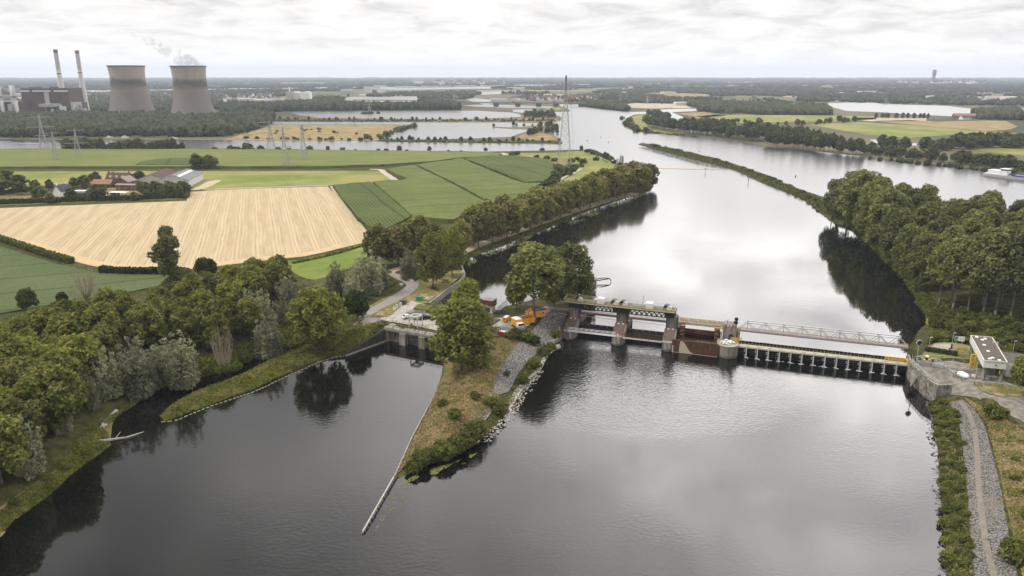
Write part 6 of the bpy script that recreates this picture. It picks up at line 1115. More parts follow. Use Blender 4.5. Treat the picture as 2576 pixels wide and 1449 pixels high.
p = main.pt(1016, 815); t = local_thing('lifebuoy_stand', 'red lifebuoy on the lock deck railing', 'lifebuoy', (*K(8.6, 4.6)[:2], 5.5), LA); o = MB(); o.bar((0, 0, 0), (0, 0, 1.5), .08); o.build('post', 'galvanised', t); o = MB(); o.box((0, -.1, 1.1), (.7, .12, .9)); o.build('holder', 'red', t)
for land_, px, py, lb, hh in ((main, 1288, 838, 'stack of boards behind the lamp post cabinet', .7), (main, 1241, 838, 'low stack of boards left of the steel rack', .4), (main, 1226, 832, 'stack of boards beside the poplar on the apron', .8), (main, 1362, 803, 'pale stack of boards in front of the site hut', .5), (right, 2448, 950, 'stack of boards near the white bags', .6), (right, 2398, 950, 'flat stack of pale boards on the quay yard', .3)):
    p = land_.pt(px, py); p[2] += .15; t = local_thing('board_stack', lb, 'board stack', p, px * .37); o = MB(); o.box((0, 0, .08 + hh / 2), (2.0, 1.1, hh)); o.build('board_pile', ['bridge_cream', 'deadwood', 'stone_grey'][px % 3], t); o = MB(); o.box((0, 0, .04), (1.6, .2, .08)); o.build('bearer', 'bark', t)
# driftwood, stones, bank path
t = thing('driftwood', 'long pale fallen trunk lying in the dark water by the bank', 'log', at(300, 1105, 0)); o = MB(); o.tube((*at(232, 1113, .6)[:2], .7), (*at(318, 1101, .2)[:2], .25), .5, .3, 8); o.tube((*at(318, 1101, .2)[:2], .25), (*at(362, 1086, 0)[:2], 0.0), .28, .1, 8); o.build('trunk', 'stone_white', t); o = MB(); o.tube((*at(290, 1104, .3)[:2], .4), (*at(304, 1092, .2)[:2], .9), .14, .06, 6); o.build('branch', 'stone_white', t)
main.ribbon('path', [(298, 1031), (285, 1046), (268, 1064), (252, 1084), (238, 1104), (232, 1112)], [1.6, 1.1], 'stone_white', .3)

# ------------------------------------------------------------------ right bank: house on stilts, yard, wall
def RG(px, py, dz=0.0): p = right.pt(px, py); return np.array([p[0], p[1], p[2] + dz])
p0 = RG(2472, 960); zr = top_z(p0[1], 906.9); zb = top_z(p0[1], 924.5)
C4 = [at(x, y, zr)[:2] for x, y in ((2441.9, 843.9), (2495.4, 848.6), (2534, 911.6), (2475.7, 906.9))]
t = thing('stilt_house', 'long white flat roofed control building raised on concrete legs', 'building', (*np.mean(C4, 0), 5.8)); o = MB(); o.prism(C4, zb, zr - .15); o.build('wall', 'white', t)
cc = np.mean(C4, 0); o = MB(); o.prism([cc + (q - cc) * .985 for q in C4], zr - .147, zr - .02); rf = o.build('roof', 'roof_felt', t); o = MB()
for i in range(4): a, b = C4[i], C4[(i + 1) % 4]; o.bar((*a, zr - .02), (*b, zr - .02), .28, .3)
o.build('roof_edge', 'offwhite', rf)
def on_roof(s_, q): a = C4[0] + (C4[3] - C4[0]) * q; b = C4[1] + (C4[2] - C4[1]) * q; return a + (b - a) * s_
for s_, q in [(.25, .06), (.62, .10), (.45, .16), (.4, .38), (.42, .62), (.45, .88), (.3, .92), (.7, .95)]:
    c_ = on_roof(s_, q); o = MB(); o.lathe([(.55, -.01), (.5, .18), (.3, .3), (.02, .34)], (c_[0], c_[1], zr), 12); o.build('skylight', 'white', rf)
for q in (.06, .5, .96):
    for s_ in (.12, .88): c_ = on_roof(s_, q); o = MB(); o.box((c_[0], c_[1], (zb + 5.0) / 2), (.75, .75, zb - 5.0 - .004), R(-60)); o.build('leg', 'concrete_pale', t)
o = MB(); a, b = on_roof(.1, .96), on_roof(.9, .96); o.bar((*a, 7.4), (*b, 7.4), .3, .5); o.build('cross_beam', 'concrete_pale', t)
o = MB(); c_ = on_roof(.5, .8); o.box((*c_, (zb + 5.8) / 2), (2.2, 2.2, zb - 5.8), R(-60)); o.build('stair_core', 'concrete_dark', t)
o = MB(); c_ = on_roof(.8, .3); railing(o, [(*on_roof(.85, .28), zr), (*on_roof(1.05, .31), zr), (*on_roof(1.0, .38), zr)], .9, .8, .09); o.build('roof_railing', 'offwhite', t)
for i, (px, py, s_) in enumerate(((2478, 938, .5),)): o = MB(); q = C4[3] + (C4[2] - C4[3]) * .5; o.bar((*(q + np.array([0, -.03])), (zb + zr) / 2), (*(q + np.array([.4, -.15])), (zb + zr) / 2), .25, .3); o.build('vent', 'steel_dark', t)
zl = zr - 2.6
poly_box('side_building', 'low grey flat roofed building behind the house on stilts', 'building', [(2512, 884), (2566, 890), (2700, 915), (2700, 940), (2534, 914)], zl - 5.8, 'offwhite', 5.8, 'roof_felt', 'roof')
t = thing('stair', 'yellow railed steel stair beside the house on stilts', 'stair', RG(2440, 925)); o = MB(); a = RG(2437, 935); 
for k in range(2): q = a + [k * 1.4, 0, 0]; o.bar(q, q + [0, 0, 6.0], .3)
for z in (1.5, 3.5, 5.8): o.bar(a + [0, 0, z], a + [1.4, 0, z], .25)
o.build('frame', 'bright_yellow', t); o = MB(); b = RG(2418, 935); railing(o, [b, b + [4, 1, 1.6], b + [6.5, 1.5, 1.6]], 1.1, 1.2, .12); o.build('railing', 'bright_yellow', t)
o = MB(); c_ = on_roof(.75, 1.0); railing(o, [(*c_, zb - 1.6), (*(c_ + np.array([1.5, 2.0])), zb - 1.6)], 1.0, .6, .12); tag(o.build('platform_railing', 'bright_yellow'), 'yellow railing under the near end of the house on stilts', 'railing')
# retaining wall with railing
WP = [np.array(at(2284.5, 957, 0)[:2]), np.array(at(2309, 982.5, 0)[:2]), np.array(at(2327, 1000, 0)[:2])]
WP = [np.array(W(115.2, 8)[:2]), *WP, np.array(RG(2352, 1012)[:2]), np.array(RG(2392, 996)[:2])]
t = thing('retaining_wall', 'tall stained concrete wall at the right end of the weir', 'wall', (*WP[2], 0)); o = MB()
for i, (a, b) in enumerate(zip(WP[:-1], WP[1:])):
    z0, z1 = (6.1, 6.1) if i < 3 else ((6.1, 6.0) if i == 3 else (6.0, 5.9)); d = (b - a) / np.linalg.norm(b - a); nn = np.array([-d[1], d[0]]) * .6
    o.hexa([(*(a), -1), (*(b), -1), (*(b + nn), -1), (*(a + nn), -1), (*a, z0), (*b, z1), (*(b + nn), z1), (*(a + nn), z0)])
o.build('wall', 'concrete_wall', t); o = MB(); railing(o, [(*(q + np.array([.35, .2])), 6.1) for q in WP[1:5]], 1.2, 2.0, .1); o.build('railing', 'galvanised', t)
# spare weir frames on the quay
for i, px in enumerate((2310, 2344, 2379, 2420)):
    a = RG(px, 921 + i * 5.2); b = RG(px + 27, 924.5 + i * 5.2); t = thing('spare_frame', ['spare steel weir frame on the quay, nearest the walkway', 'second spare steel weir frame from the walkway', 'third spare steel weir frame from the walkway', 'spare steel weir frame next to the house on stilts'][i], 'steel frame', a, 'spare weir frames'); o = MB(); dv = np.array([.3, 1.6, 0])
    for q in (a, b): o.bar(q, q + [0, 0, 1.5], .16); o.bar(q + dv, q + dv + [0, 0, 2.4], .16); o.bar(q + [0, 0, 1.0], q + dv + [0, 0, 1.0], .14)
    for z in (.5, 1.0, 1.5): o.bar(a + [0, 0, z], b + [0, 0, z], .16)
    o.bar(a + dv + [0, 0, 2.4], b + dv + [0, 0, 2.4], .16); o.build('frame', 'galvanised', t); o = MB(); o.hexa([a + [0, .1, .3], b + [0, .1, .3], b + [0, .18, .3], a + [0, .18, .3], a + [0, .1, 1.2], b + [0, .1, 1.2], b + [0, .18, 1.2], a + [0, .18, 1.2]]); o.build('panel', 'steel_grey', t)
# roller, bags, board, mirror sign, bench, hedges, fences
p = RG(2326, 941); t = local_thing('road_roller', 'small orange road roller with a dark cab on the quay', 'roller', p, R(-15)); o = MB(); o.box((0, 0, .95), (2.0, 1.3, .6)); o.box((.7, 0, 1.2), (.7, 1.2, .5)); o.build('body', 'bright_yellow', t)
for sx in (-.95, .95): o = MB(); o.tube((sx, -.7, .55), (sx, .7, .55), .55, .55, 14); o.build('drum', 'steel_dark', t)
o = MB(); o.box((-.1, 0, 1.85), (.9, 1.1, 1.2)); cbn = o.build('cab', 'glass', t); o = MB(); o.box((-.1, 0, 2.5), (1.1, 1.3, .1)); o.build('cab_roof', 'offwhite', cbn)
for i, (px, py) in enumerate([(2412, 955), (2419, 956), (2426, 956), (2431, 954), (2414, 950), (2422, 950), (2429, 949), (2418, 945), (2425, 945)]): bag(RG(px, py, .5), 1.7, 'big white bag in the heap on the quay yard', 'white bags on the yard')
for i, (px, py) in enumerate([(2556, 958), (2562, 961), (2568, 957), (2574, 962), (2581, 960)]): bag(RG(px, py, .5), 1.7, 'white bag stacked behind the leafy branch at the right edge', 'white bags at the right edge')
p = RG(2412, 866); t = local_thing('notice_board', 'white and green information board on two posts behind the terrace', 'notice board', p, R(-8)); o = MB(); o.box((0, 0, 2.0), (3.2, .1, 1.7)); bd = o.build('board', 'white', t); o = MB(); o.box((-1.08, -.07, 2.0), (.95, .03, 1.6)); o.build('green_panel', 'green_paint', bd); o = MB(); o.box((-.95, -.1, 1.75), (.5, .02, .4)); o.box((.7, -.07, 2.3), (1.2, .03, .1)); o.box((.7, -.07, 2.05), (.9, .03, .08)); o.build('printed_line', 'steel_grey', bd)
o = MB()
for x in (-1, 1): o.bar((x, .1, 0), (x, .1, 1.2), .12)
o.build('post', 'offwhite', t)
p = RG(2305, 911); t = thing('signal_mirror', 'black oval signal with white rim on a tall post at the weir end', 'signal', p); h = top_z(p[1], 862) - p[2]; o = MB(); o.bar(p, p + [0, 0, h - .8], .16); o.build('post', 'galvanised', t); o = MB(); o.tube(p + [0, -.1, h], p + [0, .1, h], .95, .95, 16); o.build('rim', 'offwhite', t); o = MB(); o.tube(p + [0, -.16, h], p + [0, -.11, h], .78, .78, 16); o.build('face', 'black', t)
def hedge(land, pts, w, h, name, label, mat='leaf_dark', n=1800, size=.42):
    L_ = smoothline([land.pt(x, y)[:2] for x, y in pts], 1.0); L_ = np.array(L_); n = int(len(L_) * w * 9 + 200) if n is None else n; rg = np.random.default_rng(n + len(pts)); o = MB()
    k = rg.integers(len(L_) - 1, size=n); q = L_[k] + (L_[k + 1] - L_[k]) * rg.random((n, 1)); d = L_[k + 1] - L_[k]; d /= np.linalg.norm(d, axis=1)[:, None] + 1e-9; nn = np.stack([-d[:, 1], d[:, 0]], 1)
    side_ = rg.choice([-1, 0, 1], n, p=[.33, .34, .33]); off = np.where(side_ == 0, rg.uniform(-.5, .5, n), side_ * .5) * w; zf = np.where(side_ == 0, 1.0, rg.random(n)); pp = np.column_stack([q + nn * off[:, None], land.z(q) + zf * h * rg.uniform(.9, 1.06, n)])
    nr = np.column_stack([nn * side_[:, None], (side_ == 0) * 1.0]) + rg.normal(0, .45, (n, 3)); nr /= np.linalg.norm(nr, axis=1)[:, None]; t_ = np.cross(nr, rg.normal(0, 1, (n, 3))); t_ /= np.linalg.norm(t_, axis=1)[:, None]; b_ = np.cross(nr, t_); s_ = size * rg.uniform(.6, 1.4, (n, 1)); t_ *= s_; b_ *= s_ * .7
    v = np.stack([pp - t_, pp + b_, pp + t_, pp - b_], 1).reshape(-1, 3); core = MB(); z = land.z(L_)
    for i in range(0, len(L_) - 1): a, b = L_[i], L_[i + 1]; core.bar((*a, z[i] + h * .46), (*b, z[i + 1] + h * .46), w * .86, h * .92)
    v2 = np.concatenate([v, np.array(core.v)]); nq = len(v) // 4; f = np.concatenate([np.arange(4 * nq).reshape(-1, 4), np.array(core.f) + 4 * nq])
    return tag(np_obj(name, v2, f, mat), label, 'hedge')
hedge(right, [(2337, 867), (2346, 860), (2359, 856.5), (2397, 859.5), (2439, 866)], 1.0, 1.2, 'clipped_hedge', 'clipped hedge curving behind the gravel terrace', 'leaf_dark', 900, .25)
hedge(right, [(2327, 883), (2370, 889), (2408, 896)], 1.6, 1.4, 'clipped_hedge', 'thick clipped hedge in front of the gravel terrace', 'leaf_dark', 900, .25)
p = RG(2392, 882); t = local_thing('old_anchor', 'dark machine part with white bags standing at the terrace edge', 'machine part', p, .3); o = MB(); o.tube((0, 0, 0), (0, 0, 2.4), .35, .25, 8); o.tube((-.5, 0, .5), (.5, 0, .5), .5, .5, 10); o.build('body', 'steel_dark', t); o = MB(); o.box((.2, -.5, .3), (1.6, .8, .6)); o.build('plinth', 'stone_white', t)
for i, (pts, lb) in enumerate([([(2300, 908), (2330, 903), (2370, 906), (2424, 914)], 'wire fence between the quay and the grass slope'), ([(2345, 950), (2395, 966), (2450, 970), (2520, 976), (2576, 985)], 'wire fence along the front of the yard'), ([(2345, 941), (2372, 946), (2398, 966)], 'short railing beside the white bags')]):
    o = MB(); railing(o, [RG(*q) for q in pts], 1.5, 4.0, .1, (1.0,)); tag(o.build('wire_fence', 'galvanised'), lb, 'fence')
t = local_thing('tree_branch_tree', 'leafy dark tree reaching into the picture at the right edge', 'tree', RG(2590, 990)); bpy.data.objects.remove(t); tree('maple', right, 2588, 1002, 880, 'leafy dark tree reaching into the picture at the right edge', None, .9)

# ------------------------------------------------------------------ the farm
def house(px, py, L_, Wd, eave, ridge, rz, wall, roof, name, label, cat='house', hip=0.0, wins=3, chim=0, ov=.4, land=None, doors=1, dormers=0, skylights=0, at_=None):
    p = np.array(at_) if at_ is not None else (land or main).pt(px, py); t = local_thing(name, label, cat, p, rz); o = MB(); w2 = Wd / 2
    o.extrude([(-w2, -.3), (w2, -.3), (w2, eave), (0, ridge), (-w2, eave)], lambda y, z: (-L_ / 2, y, z), lambda y, z: (L_ / 2, y, z)); wl = o.build('wall', wall, t)
    o = MB(); th = .18; sl_ = (ridge - eave) / w2; yo = w2 + ov; zo = eave - sl_ * ov
    o.extrude([(-yo, zo + .02), (0, ridge + .02), (yo, zo + .02), (yo, zo + .02 + th), (0, ridge + .02 + th * 1.3), (-yo, zo + .02 + th)], lambda y, z: (-L_ / 2 - ov, y, z), lambda y, z: (L_ / 2 + ov, y, z)); rf = o.build('roof', roof, t)
    for c in range(chim): o = MB(); x = (L_ / 2 - .8) * (1 if c % 2 == 0 else -1); o.box((x, 0, ridge + .5), (.9, .9, 2.0)); o.build('chimney', wall, rf)
    for i in range(wins):
        x = -L_ / 2 + L_ * (i + .5) / wins; o = MB(); o.box((x, -w2 - .02, eave * .5), (1.2, .06, 1.5)); wn = o.build('window', 'white', t); o = MB(); o.box((x, -w2 - .055, eave * .5), (.95, .03, 1.25)); o.build('pane', 'glass', wn)
    for i in range(doors): o = MB(); o.box((L_ / 2 - 2.0 - 3 * i, -w2 - .03, 1.1), (1.3, .08, 2.2)); o.build('door', 'steel_dark', t)
    for i in range(dormers):
        x = -L_ / 2 + L_ * (i + .7) / (dormers + .6); z = eave + (ridge - eave) * .25; o = MB(); o.box((x, -w2 * .72, z + .5), (1.4, 1.2, 1.5)); o.build('dormer', 'white', rf)
    for i in range(skylights): o = MB(); q = .55; o.hexa([(-L_ / 2 * .9, -w2 * q, eave + (ridge - eave) * (1 - q) + .3), (L_ / 2 * .95, -w2 * q, eave + (ridge - eave) * (1 - q) + .3), (L_ / 2 * .95, -w2 * .25, eave + (ridge - eave) * .75 + .3), (-L_ / 2 * .9, -w2 * .25, eave + (ridge - eave) * .75 + .3)] + [(-L_ / 2 * .9, -w2 * q, eave + (ridge - eave) * (1 - q) + .36), (L_ / 2 * .95, -w2 * q, eave + (ridge - eave) * (1 - q) + .36), (L_ / 2 * .95, -w2 * .25, eave + (ridge - eave) * .75 + .36), (-L_ / 2 * .9, -w2 * .25, eave + (ridge - eave) * .75 + .36)]); o.build('skylight', 'white', rf)
    return t
house(303, 461, 20, 9, 4.6, 9.0, R(-6), 'brick_old', 'roof_brown', 'farmhouse', 'large brown roofed farmhouse with pale gable and white dormers', wins=4, chim=2, dormers=3)
house(318, 468, 13, 12, 4.4, 8.2, R(84), 'brick_old', 'roof_mauve', 'barn', 'barn with mauve grey gable roof in front of the farmhouse', 'barn', wins=2)
house(322, 478, 17, 6, 4.4, 5.0, R(-8), 'brick_old', 'roof_mauve', 'barn', 'long brown brick wing with open bays facing the garden', 'barn', wins=3, doors=2)
house(262, 470, 16, 8, 3.0, 6.2, R(-4), 'brick_old', 'roof_terracotta', 'barn', 'long barn with orange tiled roof', 'barn', wins=2)
house(158, 492, 10, 8, 4.0, 8.6, R(74), 'white', 'roof_slate', 'white_house', 'white gabled house with black roof and two white chimneys', wins=2, chim=2)
p = main.pt(207, 494); t = local_thing('garden_house', 'long flat white roofed house with a row of dark clerestory windows', 'house', p, R(-4)); o = MB(); o.box((0, 0, 1.5), (12, 7, 3.0)); o.build('wall', 'steel_dark', t); o = MB(); o.box((0, 1, 3.7), (12.4, 5.4, 1.4)); rf = o.build('roof', 'white', t)
for i in range(7): o = MB(); o.box((-5 + 1.65 * i, -1.75, 3.7), (1.0, .06, .6)); o.build('window', 'glass', rf)
p = main.pt(300, 493); t = local_thing('carport', 'open carport with thin white roof beside the brick wing', 'carport', p, R(-6)); o = MB(); o.box((0, 0, 3.0), (14, 6, .3)); o.build('roof', 'white', t); o = MB(); o.box((-3.5, .5, 1.4), (5, 4, 2.7)); o.build('store', 'steel_dark', t)
for x in (-6.5, 0, 3, 6.5): o = MB(); o.box((x, -2.7, 1.42), (.25, .25, 2.84)); o.build('post', 'offwhite', t)
sa = main.pt(476, 471); sb = main.pt(512, 452); dv = (sb - sa)[:2]; Ls = np.linalg.norm(dv); ang = math.atan2(dv[1], dv[0]); mid_ = (sa[:2] + sb[:2]) / 2 + np.array([-dv[1], dv[0]]) / Ls * 12.5
house(0, 0, Ls, 25, 5.6, 10.0, ang + math.pi, 'offwhite', 'roof_sheet', 'grey_shed', 'large grey metal shed with a white skylight strip on its roof', 'shed', wins=0, doors=0, skylights=0, at_=(*mid_, 5.6))
sh = bpy.data.objects['grey_shed']; o = MB(); o.hexa([(-Ls * .45, 3.0, 10.0 - 4.4 * .24 + .32), (Ls * .45, 3.0, 10.0 - 4.4 * .24 + .32), (Ls * .45, 5.2, 10.0 - 4.4 * .416 + .32), (-Ls * .45, 5.2, 10.0 - 4.4 * .416 + .32), (-Ls * .45, 3.0, 10.0 - 4.4 * .24 + .38), (Ls * .45, 3.0, 10.0 - 4.4 * .24 + .38), (Ls * .45, 5.2, 10.0 - 4.4 * .416 + .38), (-Ls * .45, 5.2, 10.0 - 4.4 * .416 + .38)]); o.build('skylight', 'white', sh)
house(0, 0, 46, 24, 4.2, 8.4, ang + math.pi, 'offwhite', 'roof_brown', 'brown_shed', 'low brown roofed shed left of the grey metal shed', 'shed', wins=0, doors=1, at_=(*(main.pt(402, 455)[:2]), 5.6))
hedge(main, [(-60, 516.5), (0, 514), (120, 510), (300, 504), (468, 498)], 2.6, 3.4, 'long_hedge', 'long straight dark hedge between the farm and the stubble field', 'leaf_dark', 3200, .7)
hedge(main, [(470, 499), (473, 488), (476, 474)], 2.4, 3.2, 'short_hedge', 'short light green hedge at the corner of the farm garden', 'leaf_shrub', 500, .6)
hedge(main, [(-60, 497), (30, 487), (80, 478)], 2.6, 3.0, 'garden_hedge', 'dark hedge at the left edge below the big farm trees', 'leaf_dark', 900, .7)
hedge(main, [(-80, 585), (0, 606), (50, 622), (110, 642), (180, 663)], 3.2, 3.0, 'field_hedge', 'bright green hedge between the stubble and the root crop', 'leaf_shrub', 3000, .6)
hedge(main, [(255, 685), (300, 689), (360, 690), (436, 688)], 3.0, 3.0, 'field_hedge', 'dark hedge below the stubble field right of the bare tree', 'leaf_dark', 1600, .6)
hedge(main, [(735, 663), (790, 652), (860, 635), (925, 614)], 2.0, 1.0, 'weedy_margin', 'dark weedy strip between the stubble and the bright pasture', 'leaf_olive', 1200, .5)
# ------------------------------------------------------------------ pylons
def pylon(px, py, pt, label, base, arms, land=None, th=.35, waist=.62, mat='pylon_steel', panels=9, top=None, zz=3.0, rz=.4):
    p = land.pt(px, py) if land else np.array(at(px, py, zz)); h = top_z(p[1], pt) - p[2]; t = thing('pylon', label, 'pylon', p); o = MB(); ca, sa_ = math.cos(rz), math.sin(rz)
    def half(z): q = z / h; return base / 2 * (1 - q / waist * .74) if q < waist else base / 2 * .26 * (1 - .75 * (q - waist) / (1 - waist))
    def P(x, y, z): return (p[0] + x * ca - y * sa_, p[1] + x * sa_ + y * ca, p[2] + z)
    zs = [0]; 
    for i in range(panels): zs.append(zs[-1] + (h - zs[-1]) * (1.55 / (panels - i) if i < panels - 1 else 1) * .9 if i < panels - 1 else h)
    zs = sorted(set(min(z, h) for z in zs))
    for a, b in zip(zs[:-1], zs[1:]):
        ha, hb = half(a), half(b); ca4 = [(-ha, -ha), (ha, -ha), (ha, ha), (-ha, ha)]; cb4 = [(-hb, -hb), (hb, -hb), (hb, hb), (-hb, hb)]
        for k in range(4):
            m_ = (k + 1) % 4; o.bar(P(*ca4[k], a), P(*cb4[k], b), th); o.bar(P(*ca4[k], a), P(*cb4[m_], b), th * .55); o.bar(P(*ca4[m_], a), P(*cb4[k], b), th * .55); o.bar(P(*cb4[k], b), P(*cb4[m_], b), th * .55)
    o.build('mast', mat, t)
    for z, w in arms:
        z = z * h; o = MB(); hh = half(z); 
        for sg in (-1, 1):
            for y in (-hh, hh): o.bar(P(0, y, z), P(sg * w, 0, z + .2), th * .8)
            o.bar(P(0, 0, z + h * .035), P(sg * w, 0, z + .3), th * .6); o.bar(P(sg * w, 0, z), P(sg * w, 0, z - 2.2), th * .4)
            o.bar(P(sg * w * .5, 0, z), P(sg * w * .5, 0, z - 2.2), th * .4)
        o.build('crossarm', mat, t)
    if top: o = MB(); o.tube(P(0, 0, h - 1), P(0, 0, h + 3), .9, .7, 8); o.tube(P(0, 0, h * .86), P(0, 0, h - .5), 1.1, 1.0, 6); o.build('dark_tip', 'steel_dark', t)
    for dx in (-1, 1):
        for dy in (-1, 1): o = MB(); c_ = P(dx * base / 2, dy * base / 2, 0); o.box((c_[0], c_[1], p[2] + .3), (1.4, 1.4, 1.2)); o.build('footing', 'concrete', t)
    return t
pylon(1420, 414, 197, 'tall lattice mast on the meadow point rising to the horizon', 13.5, [(.885, 3.6)], main, .36, .72, 'steel_grey', 15, True, rz=.05)
pt_ = main.pt(1420, 414)
for i, (x0, px1, py1) in enumerate(((-3.6, 1403, 391), (3.6, 1441, 391))):
    q = main.pt(px1, py1); o = MB(); o.bar(pt_ + [x0, 0, 84], q + [0, 0, 20], .16); o.bar(q + [0, 0, 20], q, .16); tag(o.build('stay_cable', 'steel_dark'), ['thin cable hanging down left of the tall mast', 'thin cable hanging down right of the tall mast'][i], 'cable')
pylon(112, 379, 289, 'lattice pylon farthest left, its foot behind the shore bushes', 10, [(.93, 12), (.66, 15), (.42, 8)], main, .42)
pylon(142, 407, 330, 'lattice pylon in the pale corn field left of the other one', 8, [(.93, 8), (.72, 10), (.5, 10)], main, .34); pylon(198, 398, 323, 'lattice pylon in the pale corn field right of the other one', 8, [(.93, 8), (.72, 10), (.5, 12)], main, .34)
pylon(683, 378.5, 304, 'lattice pylon on the near shore before the brown meadow', 11, [(.95, 13), (.82, 13), (.6, 10)], main, .4); pylon(719, 421, 318, 'lattice pylon standing nearest in the corn field', 9, [(.95, 7), (.72, 9), (.5, 8)], main, .34); pylon(766, 405, 313, 'slim lattice pylon right of the nearest one', 9, [(.95, 3), (.75, 4), (.6, 4)], main, .34)
for px, py, pt, lb in [(930, 286, 254, 'lattice pylon on the islet in the second lake'), (1996, 275, 246, 'far lattice pylon before the big right hand lake'), (2228, 262, 246, 'far lattice pylon beyond the right hand lake'), (245, 262, 240, 'far lattice pylon left of the cooling towers'), (410, 262, 238, 'far lattice pylon between the cooling towers'), (565, 262, 236, 'far lattice pylon right of the cooling towers'), (2468, 262, 234, 'far lattice pylon at the right beyond the lake'), (1560, 262, 240, 'far lattice pylon beyond the river mouth'), (1628, 262, 240, 'far lattice pylon beyond the gravel heaps')]: pylon(px, py, pt, lb, 9, [(.93, 8), (.7, 10), (.5, 9)], None, .45, panels=6)

# ------------------------------------------------------------------ power station
def pbox(mb, x0, x1, ybase, ytop, depth, d0=0.0):
    """box standing on the far plain between picture columns x0 and x1, its front foot at row ybase and top edge at row ytop."""
    a, b = at(x0, ybase, 3.0), at(x1, ybase, 3.0); k = (a[1] + d0) / a[1]; h = top_z(a[1] + d0, ytop); y = a[1] + d0
    return mb.hexa([(a[0] * k, y, 2.5), (b[0] * k, y, 2.5), (b[0] * k, y + depth, 2.5), (a[0] * k, y + depth, 2.5), (a[0] * k, y, h), (b[0] * k, y, h), (b[0] * k, y + depth, h), (a[0] * k, y + depth, h)])
t = thing('power_station', 'huge brown brick power station hall with a white band under its roof', 'power station', at(120, 289, 3)); o = MB(); pbox(o, 62, 134, 290, 222.5, 70); wl = o.build('hall', 'brick_brown', t); o = MB(); pbox(o, 134.2, 180, 289.9, 221.6, 62); o.build('hall', 'brick_brown', t)
for a, b in ((62, 84), (92, 137), (146, 180.2)): o = MB(); yb, yt = at((a + b) / 2, 290, 3)[1], 0; x0, x1 = at(a, 290, 3)[0], at(b, 290, 3)[0]; zt, zb_ = top_z(yb, 227.5), top_z(yb, 230.6); o.box(((x0 + x1) / 2, yb - .6, (zt + zb_) / 2), (x1 - x0, 1.0, zt - zb_)); o.build('white_band', 'white', t)
for a, b, y0, y1, mt, d in ((121, 132, 232, 262, 'steel_grey', -1.5), (119.6, 121, 232, 262, 'black', -1.0), (118, 160, 261, 268.5, 'steel_grey', -14), (126, 131, 268, 290, 'concrete_pale', -9), (118, 126, 268, 290, 'black', -2)):
    o = MB(); yb = at((a + b) / 2, 290, 3)[1] + d; x0, x1 = at(a, 290, 3)[0], at(b, 290, 3)[0]; zt, zb_ = top_z(yb, y0), max(2.5, top_z(yb, y1)); o.box(((x0 + x1) / 2, yb, (zt + zb_) / 2), (x1 - x0, abs(d) * 1.6, zt - zb_)); o.build('annex', mt, t)
for a, b, y0 in ((84, 104, 219.5), (137, 152, 218.8)): o = MB(); pbox(o, a, b, 290, y0, 18, 20); o.build('roof_unit', 'brick_brown', t)
rg = np.random.default_rng(12)
for cx_, n in ((148, 26), (196, 20)):
    for i in range(n): o = MB(); x = cx_ + rg.normal(0, 8); yt = rg.uniform(263, 283); pbox(o, x, x + rg.uniform(2.5, 7), 290, yt, 5, -20 + rg.normal(0, 5)); o.build('plant_unit', ['steel_grey', 'offwhite', 'steel_dark'][i % 3], t)
o = MB(); pbox(o, 180.3, 210, 290, 257.5, 24, 10); o.build('annex', 'steel_dark', t); o = MB(); pbox(o, 177, 207, 290, 256.5, 4, 5); o.build('annex', 'offwhite', t)
t = thing('turbine_hall', 'low brown hall between the two short stacks at the left edge', 'building', at(20, 294, 3)); o = MB(); pbox(o, 10, 46, 294, 256, 50, 8); o.build('hall', 'brick_brown', t); o = MB(); pbox(o, 9, 46.5, 294, 253.5, 50.5, 7.4); bpy.data.objects.remove(t.children[0]) if False else None; o = MB(); a = at(9, 294, 3); zt = top_z(a[1] + 7, 254.5); b = at(46.5, 294, 3); o.box(((a[0] + b[0]) / 2, a[1] + 6.5, zt), (b[0] - a[0], 3, 3)); o.build('white_band', 'white', t)
def stack(px, py, pt, r0, r1, label, bands, name='chimney', flare=1.0, mat='white', n=24):
    p = np.array(at(px, py, 3.0)); h = top_z(p[1], pt) - 3; t = local_thing(name, label, 'chimney', p); o = MB(); o.lathe([(r0, -1), (r0 * .8, h * .14), (r0 * .66 + r1 * .2, h * .3), (r1 * 1.08, h * .6), (r1, h)], n=n); o.build('shaft', mat, t, True)
    for z, hh, mt in bands: o = MB(); rr = np.interp(z, [0, .14, .3, .6, 1], [r0, r0 * .8, r0 * .66 + r1 * .2, r1 * 1.08, r1]) + .15; o.lathe([(rr, z * h), (rr * .995, z * h + hh)], n=n); o.build('band', mt, t, True)
    return t
pmat('band_red', (0.15, 0.045, 0.045), 0.8, 0.2)
m = pmat('chimney_white', (0.62, 0.62, 0.61), 0.8, 0.2, noise=[(0.03, (0.50, 0.49, 0.48), 1.2, (1, 1, .3))])
t_ = m.node_tree; b_ = t_.nodes['Principled BSDF']; tcn = N(t_, 'ShaderNodeTexCoord'); sp = N(t_, 'ShaderNodeSeparateXYZ'); t_.links.new(tcn.outputs['Object'], sp.inputs[0])   # greyer above the middle band
t_.links.new(mixc(t_, ramp(t_, math_(t_, 'DIVIDE', sp.outputs[2], 170.0), [(.58, (0, 0, 0)), (.64, (.75, .75, .75)), (.9, (1, 1, 1))]), b_.inputs['Base Color'].links[0].from_socket, (.25, .235, .23)), b_.inputs['Base Color'])
stack(165, 288, 124.5, 10.5, 4.6, 'tall white chimney with dark red bands, left of the pair', [(.955, 3.5, 'band_red'), (.625, 2.5, 'band_red'), (.985, 2.5, 'concrete_dark')], mat='chimney_white'); stack(217, 284, 127, 10.5, 4.6, 'tall white chimney with dark red bands, right of the pair', [(.955, 3.5, 'band_red'), (.64, 2.5, 'band_red'), (.985, 2.5, 'concrete_dark')], mat='chimney_white')
